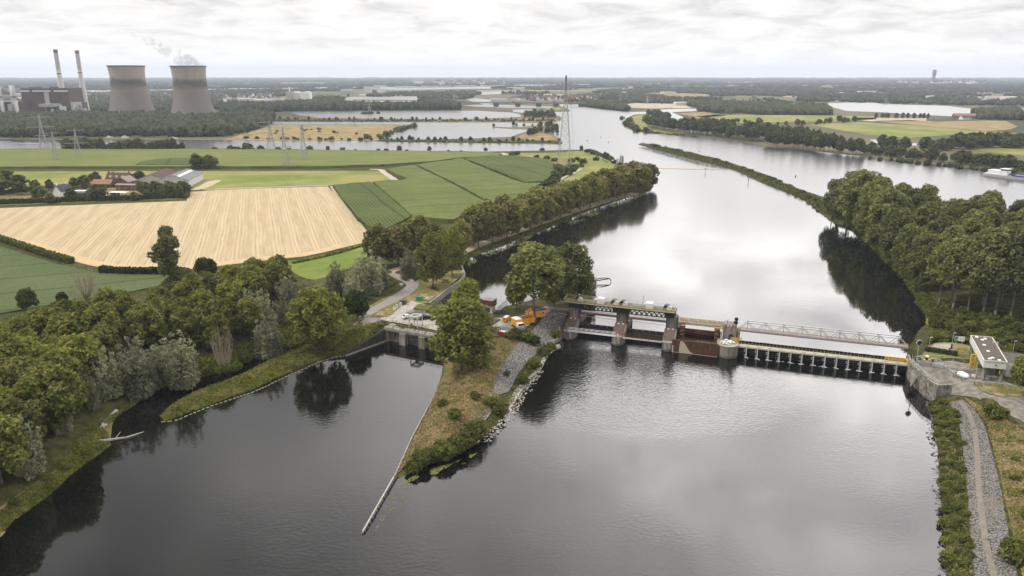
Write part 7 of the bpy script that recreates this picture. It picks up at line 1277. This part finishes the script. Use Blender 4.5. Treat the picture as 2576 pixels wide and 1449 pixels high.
m = pmat('sooty_white', (0.58, 0.57, 0.55), 0.9, 0.2, noise=[(0.05, (0.22, 0.21, 0.22), 1.6, (1, 1, .4))])
for px, lb in ((8, 'short sooty white stack cut by the left edge'), (43, 'short sooty white stack left of the brown power hall')): 
    t = stack(px, 294, 215, 7.5, 5.4, lb, [(.62, 2.5, 'steel_dark')], 'short_stack', mat='sooty_white'); o = MB(); o.box((-6, -7, 14), (9, 6, 30)); o.build('duct', 'steel_grey', t); o = MB(); o.box((7, -6, 18), (5, 5, 36)); o.build('duct', 'white', t)
# cooling towers: beige above, grey below a sooty tide mark
m = bpy.data.materials.new('cooling_concrete'); m.use_nodes = True; t_ = m.node_tree; b_ = t_.nodes['Principled BSDF']; b_.inputs['Roughness'].default_value = .95; b_.inputs['Specular IOR Level'].default_value = .1
tcn = N(t_, 'ShaderNodeTexCoord'); sp = N(t_, 'ShaderNodeSeparateXYZ'); t_.links.new(tcn.outputs['Object'], sp.inputs[0]); nz = N(t_, 'ShaderNodeTexNoise', i_Scale=.035, i_Detail=4.0); t_.links.new(tcn.outputs['Object'], nz.inputs['Vector']); zq = math_(t_, 'MULTIPLY_ADD', nz.outputs[0], 22.0, sp.outputs[2])
c_ = ramp(t_, math_(t_, 'DIVIDE', zq, 140.0), [(0.0, (.185, .163, .152)), (.52, (.225, .20, .178)), (.60, (.09, .082, .078)), (.645, (.13, .118, .105)), (.70, (.37, .327, .26)), (1.0, (.42, .376, .30))])
mp = N(t_, 'ShaderNodeMapping'); mp.inputs['Scale'].default_value = (1, 1, .08); t_.links.new(tcn.outputs['Object'], mp.inputs[0]); n2_ = N(t_, 'ShaderNodeTexNoise', i_Scale=.35, i_Detail=4.0); t_.links.new(mp.outputs[0], n2_.inputs['Vector'])
wv = N(t_, 'ShaderNodeTexWave', wave_type='BANDS', bands_direction='Z', i_Scale=.09, i_Distortion=.4); t_.links.new(tcn.outputs['Object'], wv.inputs['Vector'])
c_ = mixc(t_, math_(t_, 'MULTIPLY', ramp(t_, n2_.outputs[0], [(.4, (0, 0, 0)), (.65, (1, 1, 1))]), .25), c_, (.15, .135, .12)); c_ = mixc(t_, math_(t_, 'MULTIPLY', wv.outputs[1], .06), c_, (.12, .11, .10)); t_.links.new(c_, b_.inputs['Base Color']); MATS['cooling_concrete'] = m
for px, py, pt, rt, lb in ((334, 291, 166, 39.8, 'left cooling tower with a sooty tide mark'), (488, 297, 167, 36.6, 'right cooling tower with smoke drifting from its top')):
    p = np.array(at(px, py, 3.0)); h = top_z(p[1], pt) - 3; t = local_thing('cooling_tower', lb, 'cooling tower', p); o = MB(); o.lathe([(rt * (.935 + .43 * ((1 - q) - .24) ** 2 * 1.72 if (1 - q) > .24 else .935 + .065 * ((.24 - (1 - q)) / .24) ** 2), q * h) for q in np.linspace(.0, 1, 26)], n=72, cap1=False); o.build('shell', 'cooling_concrete', t, True)
    o = MB(); o.lathe([(rt * 1.0, h - .8), (rt * 1.025, h - .6), (rt * 1.025, h + 1.2), (rt * .97, h + 1.2), (rt * .965, h - .8)], n=72, cap0=False, cap1=False); o.build('rim', 'steel_dark', t, True)
    if px > 400: plume_p = (p[0], p[1], p[2] + h)
# ------------------------------------------------------------------ far bridge, factory, tower, plants, town
t = thing('road_bridge', 'long low concrete road bridge over the far end of the river', 'bridge', at(1330, 268, 3)); o = MB(); a, b = np.array([*at(1145, 266.5, 3)[:2], 0]), np.array([*at(1512, 268.5, 3)[:2], 0]); o.bar(a + [0, 0, 13], b + [0, 0, 13], 14, 2.6); o.build('deck', 'concrete', t); o = MB(); o.bar(a + [0, 0, 14.9], b + [0, 0, 14.9], 14.2, .9); o.build('parapet', 'concrete_pale', t)
for px in (1250, 1305, 1357, 1400, 1463): q = (px - 1145) / (1512 - 1145); c_ = a + (b - a) * q; o = MB(); o.box((c_[0], c_[1], 6), (16, 10, 12)); o.build('bridge_pier', 'concrete_dark', t)
carm = {}
for i in range(9):
    q = (i + .5 + .3 * math.sin(i * 5)) / 9; c_ = a + (b - a) * q + [0, -3, 15.4]; t = local_thing('lorry' if i % 3 == 0 else 'far_car', ['red', 'white', 'grey'][i % 3] + (' lorry' if i % 3 == 0 else ' car') + ' crossing the far road bridge, ' + ['first', 'second', 'third', 'fourth', 'fifth', 'sixth', 'seventh', 'eighth', 'ninth'][i] + ' from the left', 'lorry' if i % 3 == 0 else 'car', c_, math.atan2(b[1] - a[1], b[0] - a[0]), 'traffic on the far bridge'); L_ = 14 if i % 3 == 0 else 4.6; o = MB(); o.box((0, 0, 1.3), (L_, 2.4, 2.2 if L_ > 9 else 1.0)); o.build('body', ['red', 'white', 'steel_grey'][i % 3], t); o = MB(); o.box((L_ * .3, 0, 2.1), (L_ * .4, 2.0, 1.2)); o.build('cab', 'glass' if L_ < 9 else 'white', t)
t = thing('factory', 'white windowless factory block with a slim stack between the lakes', 'factory', at(750, 262, 3))
for a, b, y0, mt, d in ((757, 780.5, 232, 'white', 6), (735, 757, 233.5, 'offwhite', 12), (721, 735, 231, 'steel_grey', 2), (741, 752, 230.5, 'white', 26), (770, 776, 230, 'white', 40), (690, 721, 257.5, 'offwhite', 10), (780.5, 812, 256.5, 'steel_dark', 10), (812, 870, 258.5, 'offwhite', 4)): o = MB(); pbox(o, a, b, 262, y0, 30, d); o.build('block', mt, t)
p = at(731, 260, 3); o = MB(); o.tube((*p[:2], 3), (*p[:2], top_z(p[1], 219)), 2.6, 2.0, 12); o.build('stack', 'white', t)
p = np.array(at(2346.5, 212.5, 3)); h = top_z(p[1], 175.5) - 3; t = local_thing('telecom_tower', 'slender concrete telecom tower standing above the right horizon', 'tower', p); o = MB(); o.lathe([(15, -1), (12.5, h * .5), (11, h * .98)], n=20); o.build('shaft', 'concrete_dark', t, True)
for q in (.58, .66, .74, .82, .9): o = MB(); o.lathe([(17, h * q), (18, h * q + 4), (17, h * q + 9)], n=20); o.build('platform', 'steel_dark', t, True)
o = MB(); o.lathe([(14, h * .97), (14, h)], n=20); o.build('top', 'concrete_dark', t)
for px, py, y0, w_m, lb in ((1893, 258, 240, 22, 'pale concrete silo tower at the gravel works'), (1141, 251, 237, 10, 'small red grey silo by the far harbour')):
    p = np.array(at(px, py, 3)); h = top_z(p[1], y0) - 3; t = local_thing('silo_tower', lb, 'silo', p); o = MB(); o.box((0, 0, h / 2), (w_m * .55, w_m * .6, h)); o.box((w_m * .45, 0, h * .4), (w_m * .35, w_m * .5, h * .8)); o.build('tower', 'concrete_pale', t); o = MB(); o.bar((w_m * .6, 0, h * .75), (w_m * 1.9, 0, h * .25), 3, 3); o.build('conveyor', 'steel_grey', t)
p = np.array(at(1681, 226, 3)); t = local_thing('church_spire', 'thin dark church spire in the woods beyond the river', 'church', p); h = top_z(p[1], 206) - 3; o = MB(); o.box((0, 0, h * .27), (9, 9, h * .54)); o.build('tower', 'brick_old', t); o = MB(); o.lathe([(6.5, h * .54), (.3, h)], n=8); o.build('spire', 'roof_slate', t); o = MB(); o.box((20, 0, 7), (34, 14, 14)); o.build('nave', 'brick_old', t)
for px, py, sc_, lb in ((1640, 271, 1.0, 'pale gravel heap, largest at the works'), (1605, 270, .8, 'pale gravel heap left of the largest'), (1680, 272, .7, 'pale gravel heap right of the largest'), (1590, 268, .6, 'small gravel heap at the shore')):
    p = np.array(at(px, py, 3)); o = MB(); rg = np.random.default_rng(px); o.lathe([(30 * sc_, -1), (18 * sc_, 6 * sc_), (6 * sc_, 11 * sc_), (.5, 12 * sc_)], tuple(p), 14); q = o.build('gravel_heap', 'stone_white'); q.scale = (1, 1, 1); tag(q, lb, 'heap', 'gravel heaps')
for i, (px, py, y0) in enumerate(((812, 197, 194), (936, 197, 193.5), (775, 197, 195.2))):
    p = np.array(at(px, 199.5, 3)); h = top_z(p[1], y0) - 3; o = MB(); o.lathe([(420 * (1 if i else .9), -1), (220, h * .55), (60, h * .96), (5, h)], tuple(p), 20); tag(o.build('hill', 'far_country', None, True), kind='structure')
# town roofs: one small house each
rg = np.random.default_rng(44); hm = []
for i, (wl, rf) in enumerate((('offwhite', 'roof_town'), ('white', 'roof_brown'), ('brick_old', 'roof_town'), ('offwhite', 'roof_slate'))):
    o = MB(); o.extrude([(-4.5, -1), (4.5, -1), (4.5, 5.5), (0, 9.5), (-4.5, 5.5)], lambda y, z: (-6, y, z), lambda y, z: (6, y, z)); w1 = o.mesh('house_wall', wl); o = MB(); o.extrude([(-5, 5.2), (0, 9.6), (5, 5.2), (5, 5.6), (0, 10.1), (-5, 5.6)], lambda y, z: (-6.4, y, z), lambda y, z: (6.4, y, z)); hm.append((w1, o.mesh('house_roof', rf)))
def town(poly, n, label, group, sc_=(1.0, 1.6)):
    A_ = [at(x, y, 3)[:2] for x, y in poly]
    for q in scatter(A_, 26, rg, 400)[:n]:
        t = local(thing('house', label, 'house', (q[0], q[1], 3), group, rg.uniform(0, 3.14))); s_ = rg.uniform(*sc_); t.scale = (s_, s_, s_ * 1.15); k = hm[int(rg.integers(4))]
        for nm, me in (('wall', k[0]), ('roof', k[1])): c = bpy.data.objects.new(nm, me); C.objects.link(c); c.parent = t
town([(180, 247), (275, 248), (275, 240), (180, 239)], 46, 'small house in the town left of the cooling towers', 'houses left of the cooling towers'); town([(370, 250), (435, 252), (435, 240), (365, 240)], 46, 'small house in the town between the cooling towers', 'houses between the cooling towers', (1.2, 1.8)); town([(525, 250), (690, 252), (690, 242), (525, 240)], 46, 'small house in the town right of the cooling towers', 'houses right of the cooling towers'); town([(1290, 254), (1500, 255), (1500, 247), (1300, 246)], 60, 'small house in the village behind the far bridge', 'houses behind the far bridge'); town([(2250, 213), (2500, 214), (2500, 210.5), (2250, 210)], 40, 'white house block near the telecom tower', 'houses near the telecom tower', (2.5, 4.5)); town([(1100, 214), (1300, 215), (1300, 211.5), (1100, 211)], 16, 'far pale building beyond the lakes', 'far pale buildings', (2.5, 4.5))
hall_me = None
o = MB(); o.box((0, 0, 4), (60, 26, 10)); hall_w = o.mesh('hall_wall', 'offwhite'); o = MB(); o.box((0, 0, 9.6), (61, 27, 1.0)); hall_r = o.mesh('hall_roof', 'white')
for i, (px, py, s_) in enumerate([(150, 245, 1.2), (60, 240, 1.3), (545, 257, 1.0), (585, 262, 1.2), (620, 255, 1.0), (660, 258, 1.0), (505, 252, 1.2), (430, 247, 1.0), (1300, 224, 2), (1420, 226, 2), (1590, 228, 1.8), (1600, 222, 1.6), (1560, 236, 1.0), (1680, 236, 1.2), (1720, 265, 1.0), (2120, 238, 1.4), (2180, 234, 1.4), (2030, 218, 2.2), (2350, 247, 1.0), (2440, 250, 1.2), (2500, 248, 1.0), (2540, 250, 1.2), (960, 218, 2.0), (1050, 213, 2.4), (870, 229, 1.4), (1255, 256, 1.0), (250, 236, 1.6), (340, 232, 1.6)] + [(-20 + 2640 * ((i * 0.61803) % 1), 204 + 34 * ((i * 0.38197) % 1) ** 1.4, 1.6 + 1.4 * ((i * .27) % 1)) for i in range(54)]):
    p = at(px, py, 3); t = local(thing('warehouse', f'pale flat warehouse in the far country, number {i}', 'warehouse', p, 'far warehouses', rg.uniform(-.4, .4))); t['label'] = 'pale flat roofed warehouse among the far woods'; t.scale = (s_, s_, 1)
    for nm, me in (('wall', hall_w), ('roof', hall_r)): c = bpy.data.objects.new(nm, me); C.objects.link(c); c.parent = t
house(0, 0, 46, 14, 5, 10, R(-8), 'brick_old', 'roof_terracotta', 'long_farm', 'long red roofed farm beside the far right lake', 'farm', wins=6, at_=at(2425, 297, 3)); house(0, 0, 22, 12, 4, 8, R(10), 'white', 'roof_slate', 'white_farm', 'small white house right of the far lake row', 'house', wins=3, at_=at(2428, 300.5, 3))
# ------------------------------------------------------------------ boats, buoys, marks
a, b = np.array(at(2477, 440, HIGH)), np.array(at(2590, 453.5, HIGH)); d = (b - a)[:2]; rz = math.atan2(d[1], d[0]); t = local_thing('cargo_barge', 'long grey cargo barge with white wheelhouse leaving at the right edge', 'barge', (*a[:2], HIGH), rz)
o = MB(); hull = [(0, -3.2), (2, -5), (6, -5.6), (82, -5.6), (92, -3), (95, 0), (92, 3), (82, 5.6), (6, 5.6), (2, 5), (0, 3.2)]; o.prism(hull, -.8, 2.2); o.build('hull', 'steel_grey', t); o = MB(); o.prism([(3, -4.6), (24, -5), (24, 5), (3, 4.6)], 2.2, 3.2); o.build('aft_deck', 'white', t); o = MB(); o.box((11, 0, 4.6), (12, 8, 2.8)); o.build('deckhouse', 'white', t); o = MB(); o.box((19.5, 0, 5.6), (5.5, 6.5, 4.4)); wh = o.build('wheelhouse', 'white', t); o = MB(); o.box((19.5, 0, 6.8), (5.7, 6.7, .9)); o.build('window', 'glass', wh); o = MB(); o.box((19.5, 0, 7.95), (7.5, 7.6, .3)); o.build('wheelhouse_roof', 'white', wh); o = MB(); o.box((56, 0, 2.8), (56, 9.0, 1.2)); o.build('hatch', 'blue', t); o = MB(); o.box((27, -3, 3.6), (4.5, 2, 1.5)); o.build('dinghy', 'blue', t)
bm_ = MB(); bm_.lathe([(.5, -.4), (.62, 0), (.62, .7), (.3, 1.5), (.12, 1.9)], n=10); bme = bm_.mesh('buoy', 'red', True)
for px, py, lb in [(1478, 354.5, 'red channel buoy in the river, left of three'), (1531, 358.5, 'red channel buoy in mid river beyond the dam tip'), (1759, 381, 'dark buoy between the dam and the far bank'), (2001.5, 444, 'dark red buoy off the wooded right bank'), (1511, 346, 'small dark buoy near the tall mast')]:
    o = bpy.data.objects.new('channel_buoy', bme); C.objects.link(o); o.location = tuple(at(px, py, HIGH)); o.scale = (1.0, 1.0, .9); tag(o, lb, 'buoy')
fm = MB(); fm.lathe([(.05, -.5), (.45, -.35), (.5, 0), (.45, .35), (.05, .5)], n=8); fme = fm.mesh('float', 'orange', True)
fa, fb_ = at(1576, 420.5, HIGH), at(1842, 427.5, HIGH)
for i in range(52):
    q = (i + .5) / 52; o = bpy.data.objects.new('orange_float', fme); C.objects.link(o); sag = math.sin(q * math.pi) * 4; o.location = (fa[0] + (fb_[0] - fa[0]) * q, fa[1] + (fb_[1] - fa[1]) * q - sag, HIGH + .1); o.rotation_euler = (0, R(90), 0); o.scale = (.7, .7, 1.5); tag(o, 'orange float in the boom line across the upper river', 'float', 'floats of the boom line')
fa, fb_ = at(30, 360, HIGH), at(110, 361.5, HIGH)
for i in range(20): q = i / 19; o = bpy.data.objects.new('white_float', fme.copy() if i == 0 else wfm); C.objects.link(o); wfm = o.data; wfm.materials[0] = M['white']; o.location = tuple(np.array(fa) + (np.array(fb_) - np.array(fa)) * q + [0, 0, .1]); o.scale = (1.2, 1.2, 1.2); tag(o, 'white float in the line on the side river', 'float', 'white floats on the side river')
for px, py, pt, lb, mt in [(1680, 336, 326, 'blue and white navigation mark on the far right bank', 'blue'), (1715.5, 339.5, 334, 'white navigation mark on the far right bank', 'white'), (1739, 341, 328, 'second white navigation mark on the far bank', 'white'), (1773, 340, 318, 'white mark post between the far poplars', 'white'), (1887, 338, 328, 'white mark post right of the poplars', 'white'), (1774, 434, 423, 'white board on the dam where the float line ends', 'white'), (2136, 560, 528, 'white post with orange tip under the leaning right bank tree', 'white'), (1882, 461, 450, 'single dark pile standing in the upper river', 'steel_dark')]:
    p = np.array(at(px, py, HIGH)); h = top_z(p[1], pt) - HIGH; t = local_thing('navigation_mark', lb, 'mark', p); o = MB(); o.bar((0, 0, -2), (0, 0, h * .9), .35); o.build('post', 'offwhite' if mt != 'steel_dark' else mt, t); o = MB(); o.box((0, 0, h * .88), (1.8 if mt != 'steel_dark' else .5, .3, min(3, h * .24))); o.build('board', mt, t)
t = thing('landing_stage', 'dark jetty with tall mooring piles off the meadow point', 'jetty', at(1560, 406, HIGH)); o = MB(); a, b = np.array(at(1541, 404, HIGH)), np.array(at(1568, 406, HIGH)); o.bar(a + [0, 0, 1.2], b + [0, 0, 1.2], 1.6, .4); o.build('deck', 'steel_dark', t)
for q, hh in ((.15, 2), (.5, 3), (.8, 7), (.9, 6), (1.0, 5.5), (.7, 5)): o = MB(); c_ = a + (b - a) * q + [0, (q * 7) % 1.5, 0]; o.tube(c_ - [0, 0, 2], c_ + [0, 0, hh], .4, .4, 8); o.build('pile', 'black', t)
for i, (px, py) in enumerate([(314, 346.5), (437, 348.5), (316, 345), (275, 346)]): p = np.array(at(px, py, HIGH)); t = local_thing('moored_boat', ['white cabin boat moored at the far side river bank', 'small white boat moored below the poplars', 'white boat behind the cabin boat', 'little white boat at the left mooring'][i], 'boat', p, rng.uniform(-.3, .3)); o = MB(); o.prism([(-5, -1.5), (3, -1.6), (6, 0), (3, 1.6), (-5, 1.5)], -.3, 1.2); o.build('hull', 'white', t); o = MB(); o.box((-1, 0, 1.9), (4, 2.2, 1.4)); o.build('cabin', 'offwhite', t)
t = thing('floating_dock', 'dark floating dock at the left edge of the side river', 'dock', at(8, 352, HIGH)); o = MB(); a = np.array(at(8, 352, HIGH)); o.box(a + [0, 0, .6], (26, 5, 1.2)); o.build('pontoon', 'steel_dark', t); o = MB(); railing(o, [a + [-12, -2, 1.2], a + [12, -2, 1.2]], 1.1, 3, .2); o.build('railing', 'offwhite', t)
# ------------------------------------------------------------------ ground cover: grass, lilies, stones
def cover(name, label, cat, land, poly, n, size, mat, seed, lift=.25, world=None, flat_=.3, dens=None):
    rg = np.random.default_rng(seed); A_ = np.array([land.pt(x, y)[:2] for x, y in poly]); lo, hi = A_.min(0), A_.max(0); q = rg.uniform(lo, hi, (n * 5, 2)); q = q[inside(q, A_)]
    if dens: q = q[fbm(q, dens[0], seed) > dens[1] + rg.normal(0, .25, len(q))]
    q = q[:n]; n = len(q)
    p = np.column_stack([q, land.z(q) + rg.uniform(.02, lift, n)]); nr = rg.normal(0, 1, (n, 3)); nr[:, 2] = np.abs(nr[:, 2]) + flat_; nr /= np.linalg.norm(nr, axis=1)[:, None]; t_ = np.cross(nr, rg.normal(0, 1, (n, 3))); t_ /= np.linalg.norm(t_, axis=1)[:, None]; b_ = np.cross(nr, t_); s_ = size * rg.uniform(.5, 1.4, (n, 1)); t_ *= s_; b_ *= s_ * .5
    return tag(np_obj(name, np.stack([p - t_, p + b_, p + t_, p - b_], 1).reshape(-1, 3), np.arange(4 * n).reshape(-1, 4), mat), label, cat, kind='stuff')
SPIT = [(403, 1052), (440, 1016), (500, 984), (590, 953), (690, 902), (760, 872), (830, 848), (900, 823), (957, 812), (962, 826), (900, 868), (820, 901), (740, 934), (640, 979), (540, 1016), (460, 1046), (415, 1062)]
cover('grass', 'tall green grass on the narrow spit left of the lock', 'grass', main, SPIT, 16000, .38, 'leaf_grass', 1, .7)
cover('reeds', 'dark green herbs mixed in the grass of the spit', 'grass', main, SPIT, 5000, .4, 'leaf_shrub', 2, .6, dens=(14, .1))
BANK = [(-60, 1335), (60, 1242), (150, 1182), (190, 1122), (240, 1062), (300, 1032), (360, 987), (420, 952), (432, 964), (350, 1012), (300, 1047), (274, 1072), (277, 1125), (225, 1164), (183, 1193), (120, 1253), (37, 1309), (0, 1345), (-60, 1392)]
cover('grass', 'bright green grass on the bank below the dense wood', 'grass', main, BANK, 14000, .36, 'leaf_grass', 3, .5); cover('herbs', 'darker weeds on the bank below the dense wood', 'weeds', main, BANK, 5000, .4, 'leaf_shrub', 4, .6, dens=(12, .1))
ISL = [(1116, 935), (1130, 905), (1200, 860), (1270, 850), (1300, 842), (1300, 866), (1262, 930), (1238, 985), (1230, 1040), (1190, 1085), (1120, 1115), (1060, 1140), (1012, 1180), (1002, 1190), (1018, 1150), (1045, 1095), (1080, 1030)]
cover('dry_grass', 'dry straw coloured grass on the island', 'grass', main, ISL, 26000, .34, 'leaf_dry', 5, .4); cover('grass', 'green weeds among the dry grass of the island', 'grass', main, ISL, 5000, .34, 'leaf_grass', 6, .4, dens=(13, .45)); cover('weeds', 'green weeds on the rocky island shore', 'weeds', main, [(1050, 1180), (1130, 1150), (1200, 1105), (1240, 1070), (1285, 1020), (1320, 950), (1360, 900), (1385, 870), (1370, 865), (1320, 920), (1285, 985), (1255, 1030), (1205, 1080), (1130, 1130), (1060, 1160)], 6500, .38, 'leaf_grass', 7, .6, dens=(9, .0))
cover('grass', 'green growth in the shore strip of the right bank', 'grass', right, [(2338, 1010), (2362, 1004), (2408, 1050), (2424, 1150), (2440, 1330), (2450, 1449), (2452, 1560), (2386, 1560), (2380, 1400), (2368, 1280), (2360, 1140), (2348, 1060)], 16000, .3, 'leaf_shrub', 8, .6); cover('dry_grass', 'dry grass beside the stone bank on the right', 'grass', right, [(2428, 1003), (2480, 1032), (2576, 1087), (2700, 1160), (2700, 1560), (2600, 1560), (2572, 1449), (2545, 1330), (2515, 1190), (2480, 1062)], 14000, .3, 'leaf_dry', 9, .35); cover('weeds', 'green weeds in the dry grass on the right', 'weeds', right, [(2440, 1015), (2560, 1085), (2700, 1160), (2700, 1560), (2600, 1560), (2560, 1400), (2530, 1230), (2490, 1080)], 9000, .34, 'leaf_shrub', 10, .5, dens=(15, .1))
cover('undergrowth', 'tangled green undergrowth below the pale trunks', 'undergrowth', right, [(2300, 760), (2335, 800), (2345, 860), (2440, 862), (2660, 905), (2700, 820), (2500, 780), (2400, 770), (2320, 735)], 16000, .5, 'leaf_shrub', 11, .9); cover('undergrowth', 'shrubby growth along the wooded right bank', 'undergrowth', right, [(2060, 532), (2142, 577), (2210, 643), (2266, 698), (2310, 765), (2340, 790), (2320, 730), (2270, 660), (2210, 605), (2140, 555), (2080, 522)], 9000, .55, 'leaf_shrub', 12, 1.2)
cover('undergrowth', 'green growth covering the long river dam', 'undergrowth', right, [(1605, 362.5), (1663, 379), (1755, 402.5), (1850, 428), (1932, 464), (2014, 496), (2060, 528), (2100, 540), (2049, 491), (1994, 471), (1932, 443), (1845, 413), (1755, 391), (1688, 374.5)], 12000, .7, 'leaf_shrub', 13, 1.0)
cover('undergrowth', 'herbs and brambles along the creek', 'undergrowth', main, [(440, 960), (520, 948), (600, 920), (700, 878), (780, 850), (820, 830), (780, 800), (700, 840), (600, 890), (500, 930)], 9000, .45, 'leaf_shrub', 14, .8); cover('undergrowth', 'rough growth on the verge below the willows', 'undergrowth', main, [(870, 800), (905, 770), (960, 735), (1000, 712), (985, 700), (940, 720), (880, 760)], 5000, .4, 'leaf_olive', 15, .6)
cover('grass', 'grassy margin between the avenue and the upper water', 'grass', main, [(1176, 656), (1216, 634), (1262, 618), (1370, 577), (1480, 529), (1600, 487), (1640, 478), (1640, 472), (1590, 478), (1480, 520), (1370, 566), (1262, 606), (1200, 630)], 9000, .5, 'leaf_grass', 16, .6)
def pads(name, label, poly, n, rr, z, mat, seed, thr=.1, sc_=22):
    rg = np.random.default_rng(seed); A_ = np.array([at(x, y, z)[:2] for x, y in poly]); lo, hi = A_.min(0), A_.max(0); q = rg.uniform(lo, hi, (n * 8, 2)); q = q[inside(q, A_)]; q = q[fbm(q, sc_, seed) + rg.normal(0, .15, len(q)) > thr][:n]; V_ = []; F_ = []
    for i, c_ in enumerate(q): r_ = rg.uniform(*rr); ph = rg.uniform(0, 6); V_ += [(c_[0] + r_ * math.cos(ph + k * 1.047), c_[1] + r_ * .8 * math.sin(ph + k * 1.047), z + .03 + .0004 * (i % 40)) for k in range(6)]; F_.append([6 * i + k for k in range(6)])
    return tag(np_obj(name, V_, F_, mat), label, 'water plants', kind='stuff')
pads('lily_pads', 'yellow green lily pads floating along the left bank above the lock', [(1172, 664), (1190, 640), (1262, 612), (1370, 575), (1480, 530), (1600, 488), (1640, 482), (1600, 498), (1490, 545), (1400, 580), (1330, 606), (1262, 632), (1215, 652), (1180, 668)], 2600, (.35, .9), HIGH, 'lily', 3, -.1, 30)
pads('algae', 'yellow algae floating at the point of the island', [(1000, 1222), (1040, 1196), (1090, 1178), (1140, 1164), (1185, 1143), (1200, 1140), (1170, 1165), (1110, 1190), (1060, 1200), (1020, 1218)], 900, (.08, .22), 0.0, 'lily', 4, .05, 7); pads('algae', 'thin algae drifting beside the thin wall', [(1000, 1222), (1060, 1200), (1030, 1240), (990, 1280), (945, 1335), (960, 1290), (980, 1250)], 260, (.06, .14), 0.0, 'lily', 5, .0, 7)
def rocks(name, label, land, pts, n, wdt, rr, mat, seed, lv=0.0):
    rg = np.random.default_rng(seed); L_ = np.array(smoothline([at(x, y, lv)[:2] for x, y in pts], 1.0)); bm = bmesh.new(); bmesh.ops.create_icosphere(bm, subdivisions=1, radius=1); bv = np.array([v.co[:] for v in bm.verts]); bf = np.array([[v.index for v in f.verts] for f in bm.faces]); bm.free(); k = rg.integers(len(L_), size=n); q = L_[k] + rg.normal(0, wdt, (n, 2)); z = np.maximum(land.z(q), lv - .1); r = rg.uniform(*rr, n); v = bv[None] * (1 + rg.normal(0, .2, (n, len(bv), 1))) * r[:, None, None] * np.array([1, 1, .6]); v = v + np.column_stack([q, z])[:, None]
    return tag(np_obj(name, v.reshape(-1, 3), (bf[None] + (np.arange(n) * len(bv))[:, None, None]).reshape(-1, 3), mat), label, 'stones', kind='stuff')
rocks('rubble', 'white rubble stones along the right shore of the island', main, [(1212, 1112), (1250, 1080), (1284, 1042), (1310, 1002), (1330, 972), (1362, 933)], 420, .7, (.12, .38), 'stone_white', 6); rocks('shore_stones', 'grey brown stones along the right bank waterline', right, [(2333, 1012), (2347, 1055), (2342, 1094), (2358, 1143), (2358, 1192), (2365, 1250), (2366, 1309), (2376, 1365), (2380, 1449), (2384, 1500)], 500, .5, (.15, .45), 'concrete_dark', 7)

# ------------------------------------------------------------------ smoke from the right cooling tower, and the air between here and the horizon
m = bpy.data.materials.new('smoke'); m.use_nodes = True; t_ = m.node_tree; t_.nodes.clear(); v = N(t_, 'ShaderNodeVolumePrincipled'); v.inputs['Color'].default_value = (.10, .098, .105, 1); v.inputs['Density'].default_value = .018; o_ = N(t_, 'ShaderNodeOutputMaterial'); t_.links.new(v.outputs[0], o_.inputs['Volume']); MATS['smoke'] = m
bm = bmesh.new(); rg = np.random.default_rng(15); X0, Y0, Z0 = plume_p
for i in range(34):
    q = i / 33; x = X0 + 14 - 112 * q ** 1.25 + rg.normal(0, 4 + 5 * (1 - q)); z = Z0 - 1 + 66 * q ** 1.2 + rg.normal(0, 3 + 3 * q); y = Y0 + rg.normal(0, 10); r = (15 - 9.5 * q) * rg.uniform(.45, .95)
    if .45 < q < .62 and i % 2: continue
    mm = Matrix.Translation((x, y, max(z, Z0 - r * .2))) @ Matrix.Rotation(rg.uniform(0, 3), 4, 'Y') @ Matrix.Diagonal((r * rg.uniform(.8, 1.5), r, r * rg.uniform(.5, .9), 1)); bmesh.ops.create_icosphere(bm, subdivisions=2, radius=1, matrix=mm)
for vv in bm.verts: vv.co += Vector(rg.normal(0, .5, 3))
me = bpy.data.meshes.new('smoke'); bm.to_mesh(me); bm.free(); me.materials.append(m); me.polygons.foreach_set('use_smooth', [True] * len(me.polygons)); o = bpy.data.objects.new('smoke', me); C.objects.link(o); tag(o, 'thin grey smoke drifting left from the right cooling tower', 'smoke', kind='stuff')
m = bpy.data.materials.new('haze'); m.use_nodes = True; t_ = m.node_tree; t_.nodes.clear(); v = N(t_, 'ShaderNodeVolumePrincipled'); v.inputs['Color'].default_value = (.74, .83, 1.0, 1); v.inputs['Density'].default_value = 6.2e-5; v.inputs['Anisotropy'].default_value = .2; o_ = N(t_, 'ShaderNodeOutputMaterial'); t_.links.new(v.outputs[0], o_.inputs['Volume']); MATS['haze'] = m
o = MB(); o.box((0, 10000, 130), (44000, 21000, 266)); tag(o.build('haze', 'haze'), kind='stuff'); bpy.data.objects['haze']['label'] = 'thin blue haze over the far country'; bpy.data.objects['haze']['category'] = 'haze'
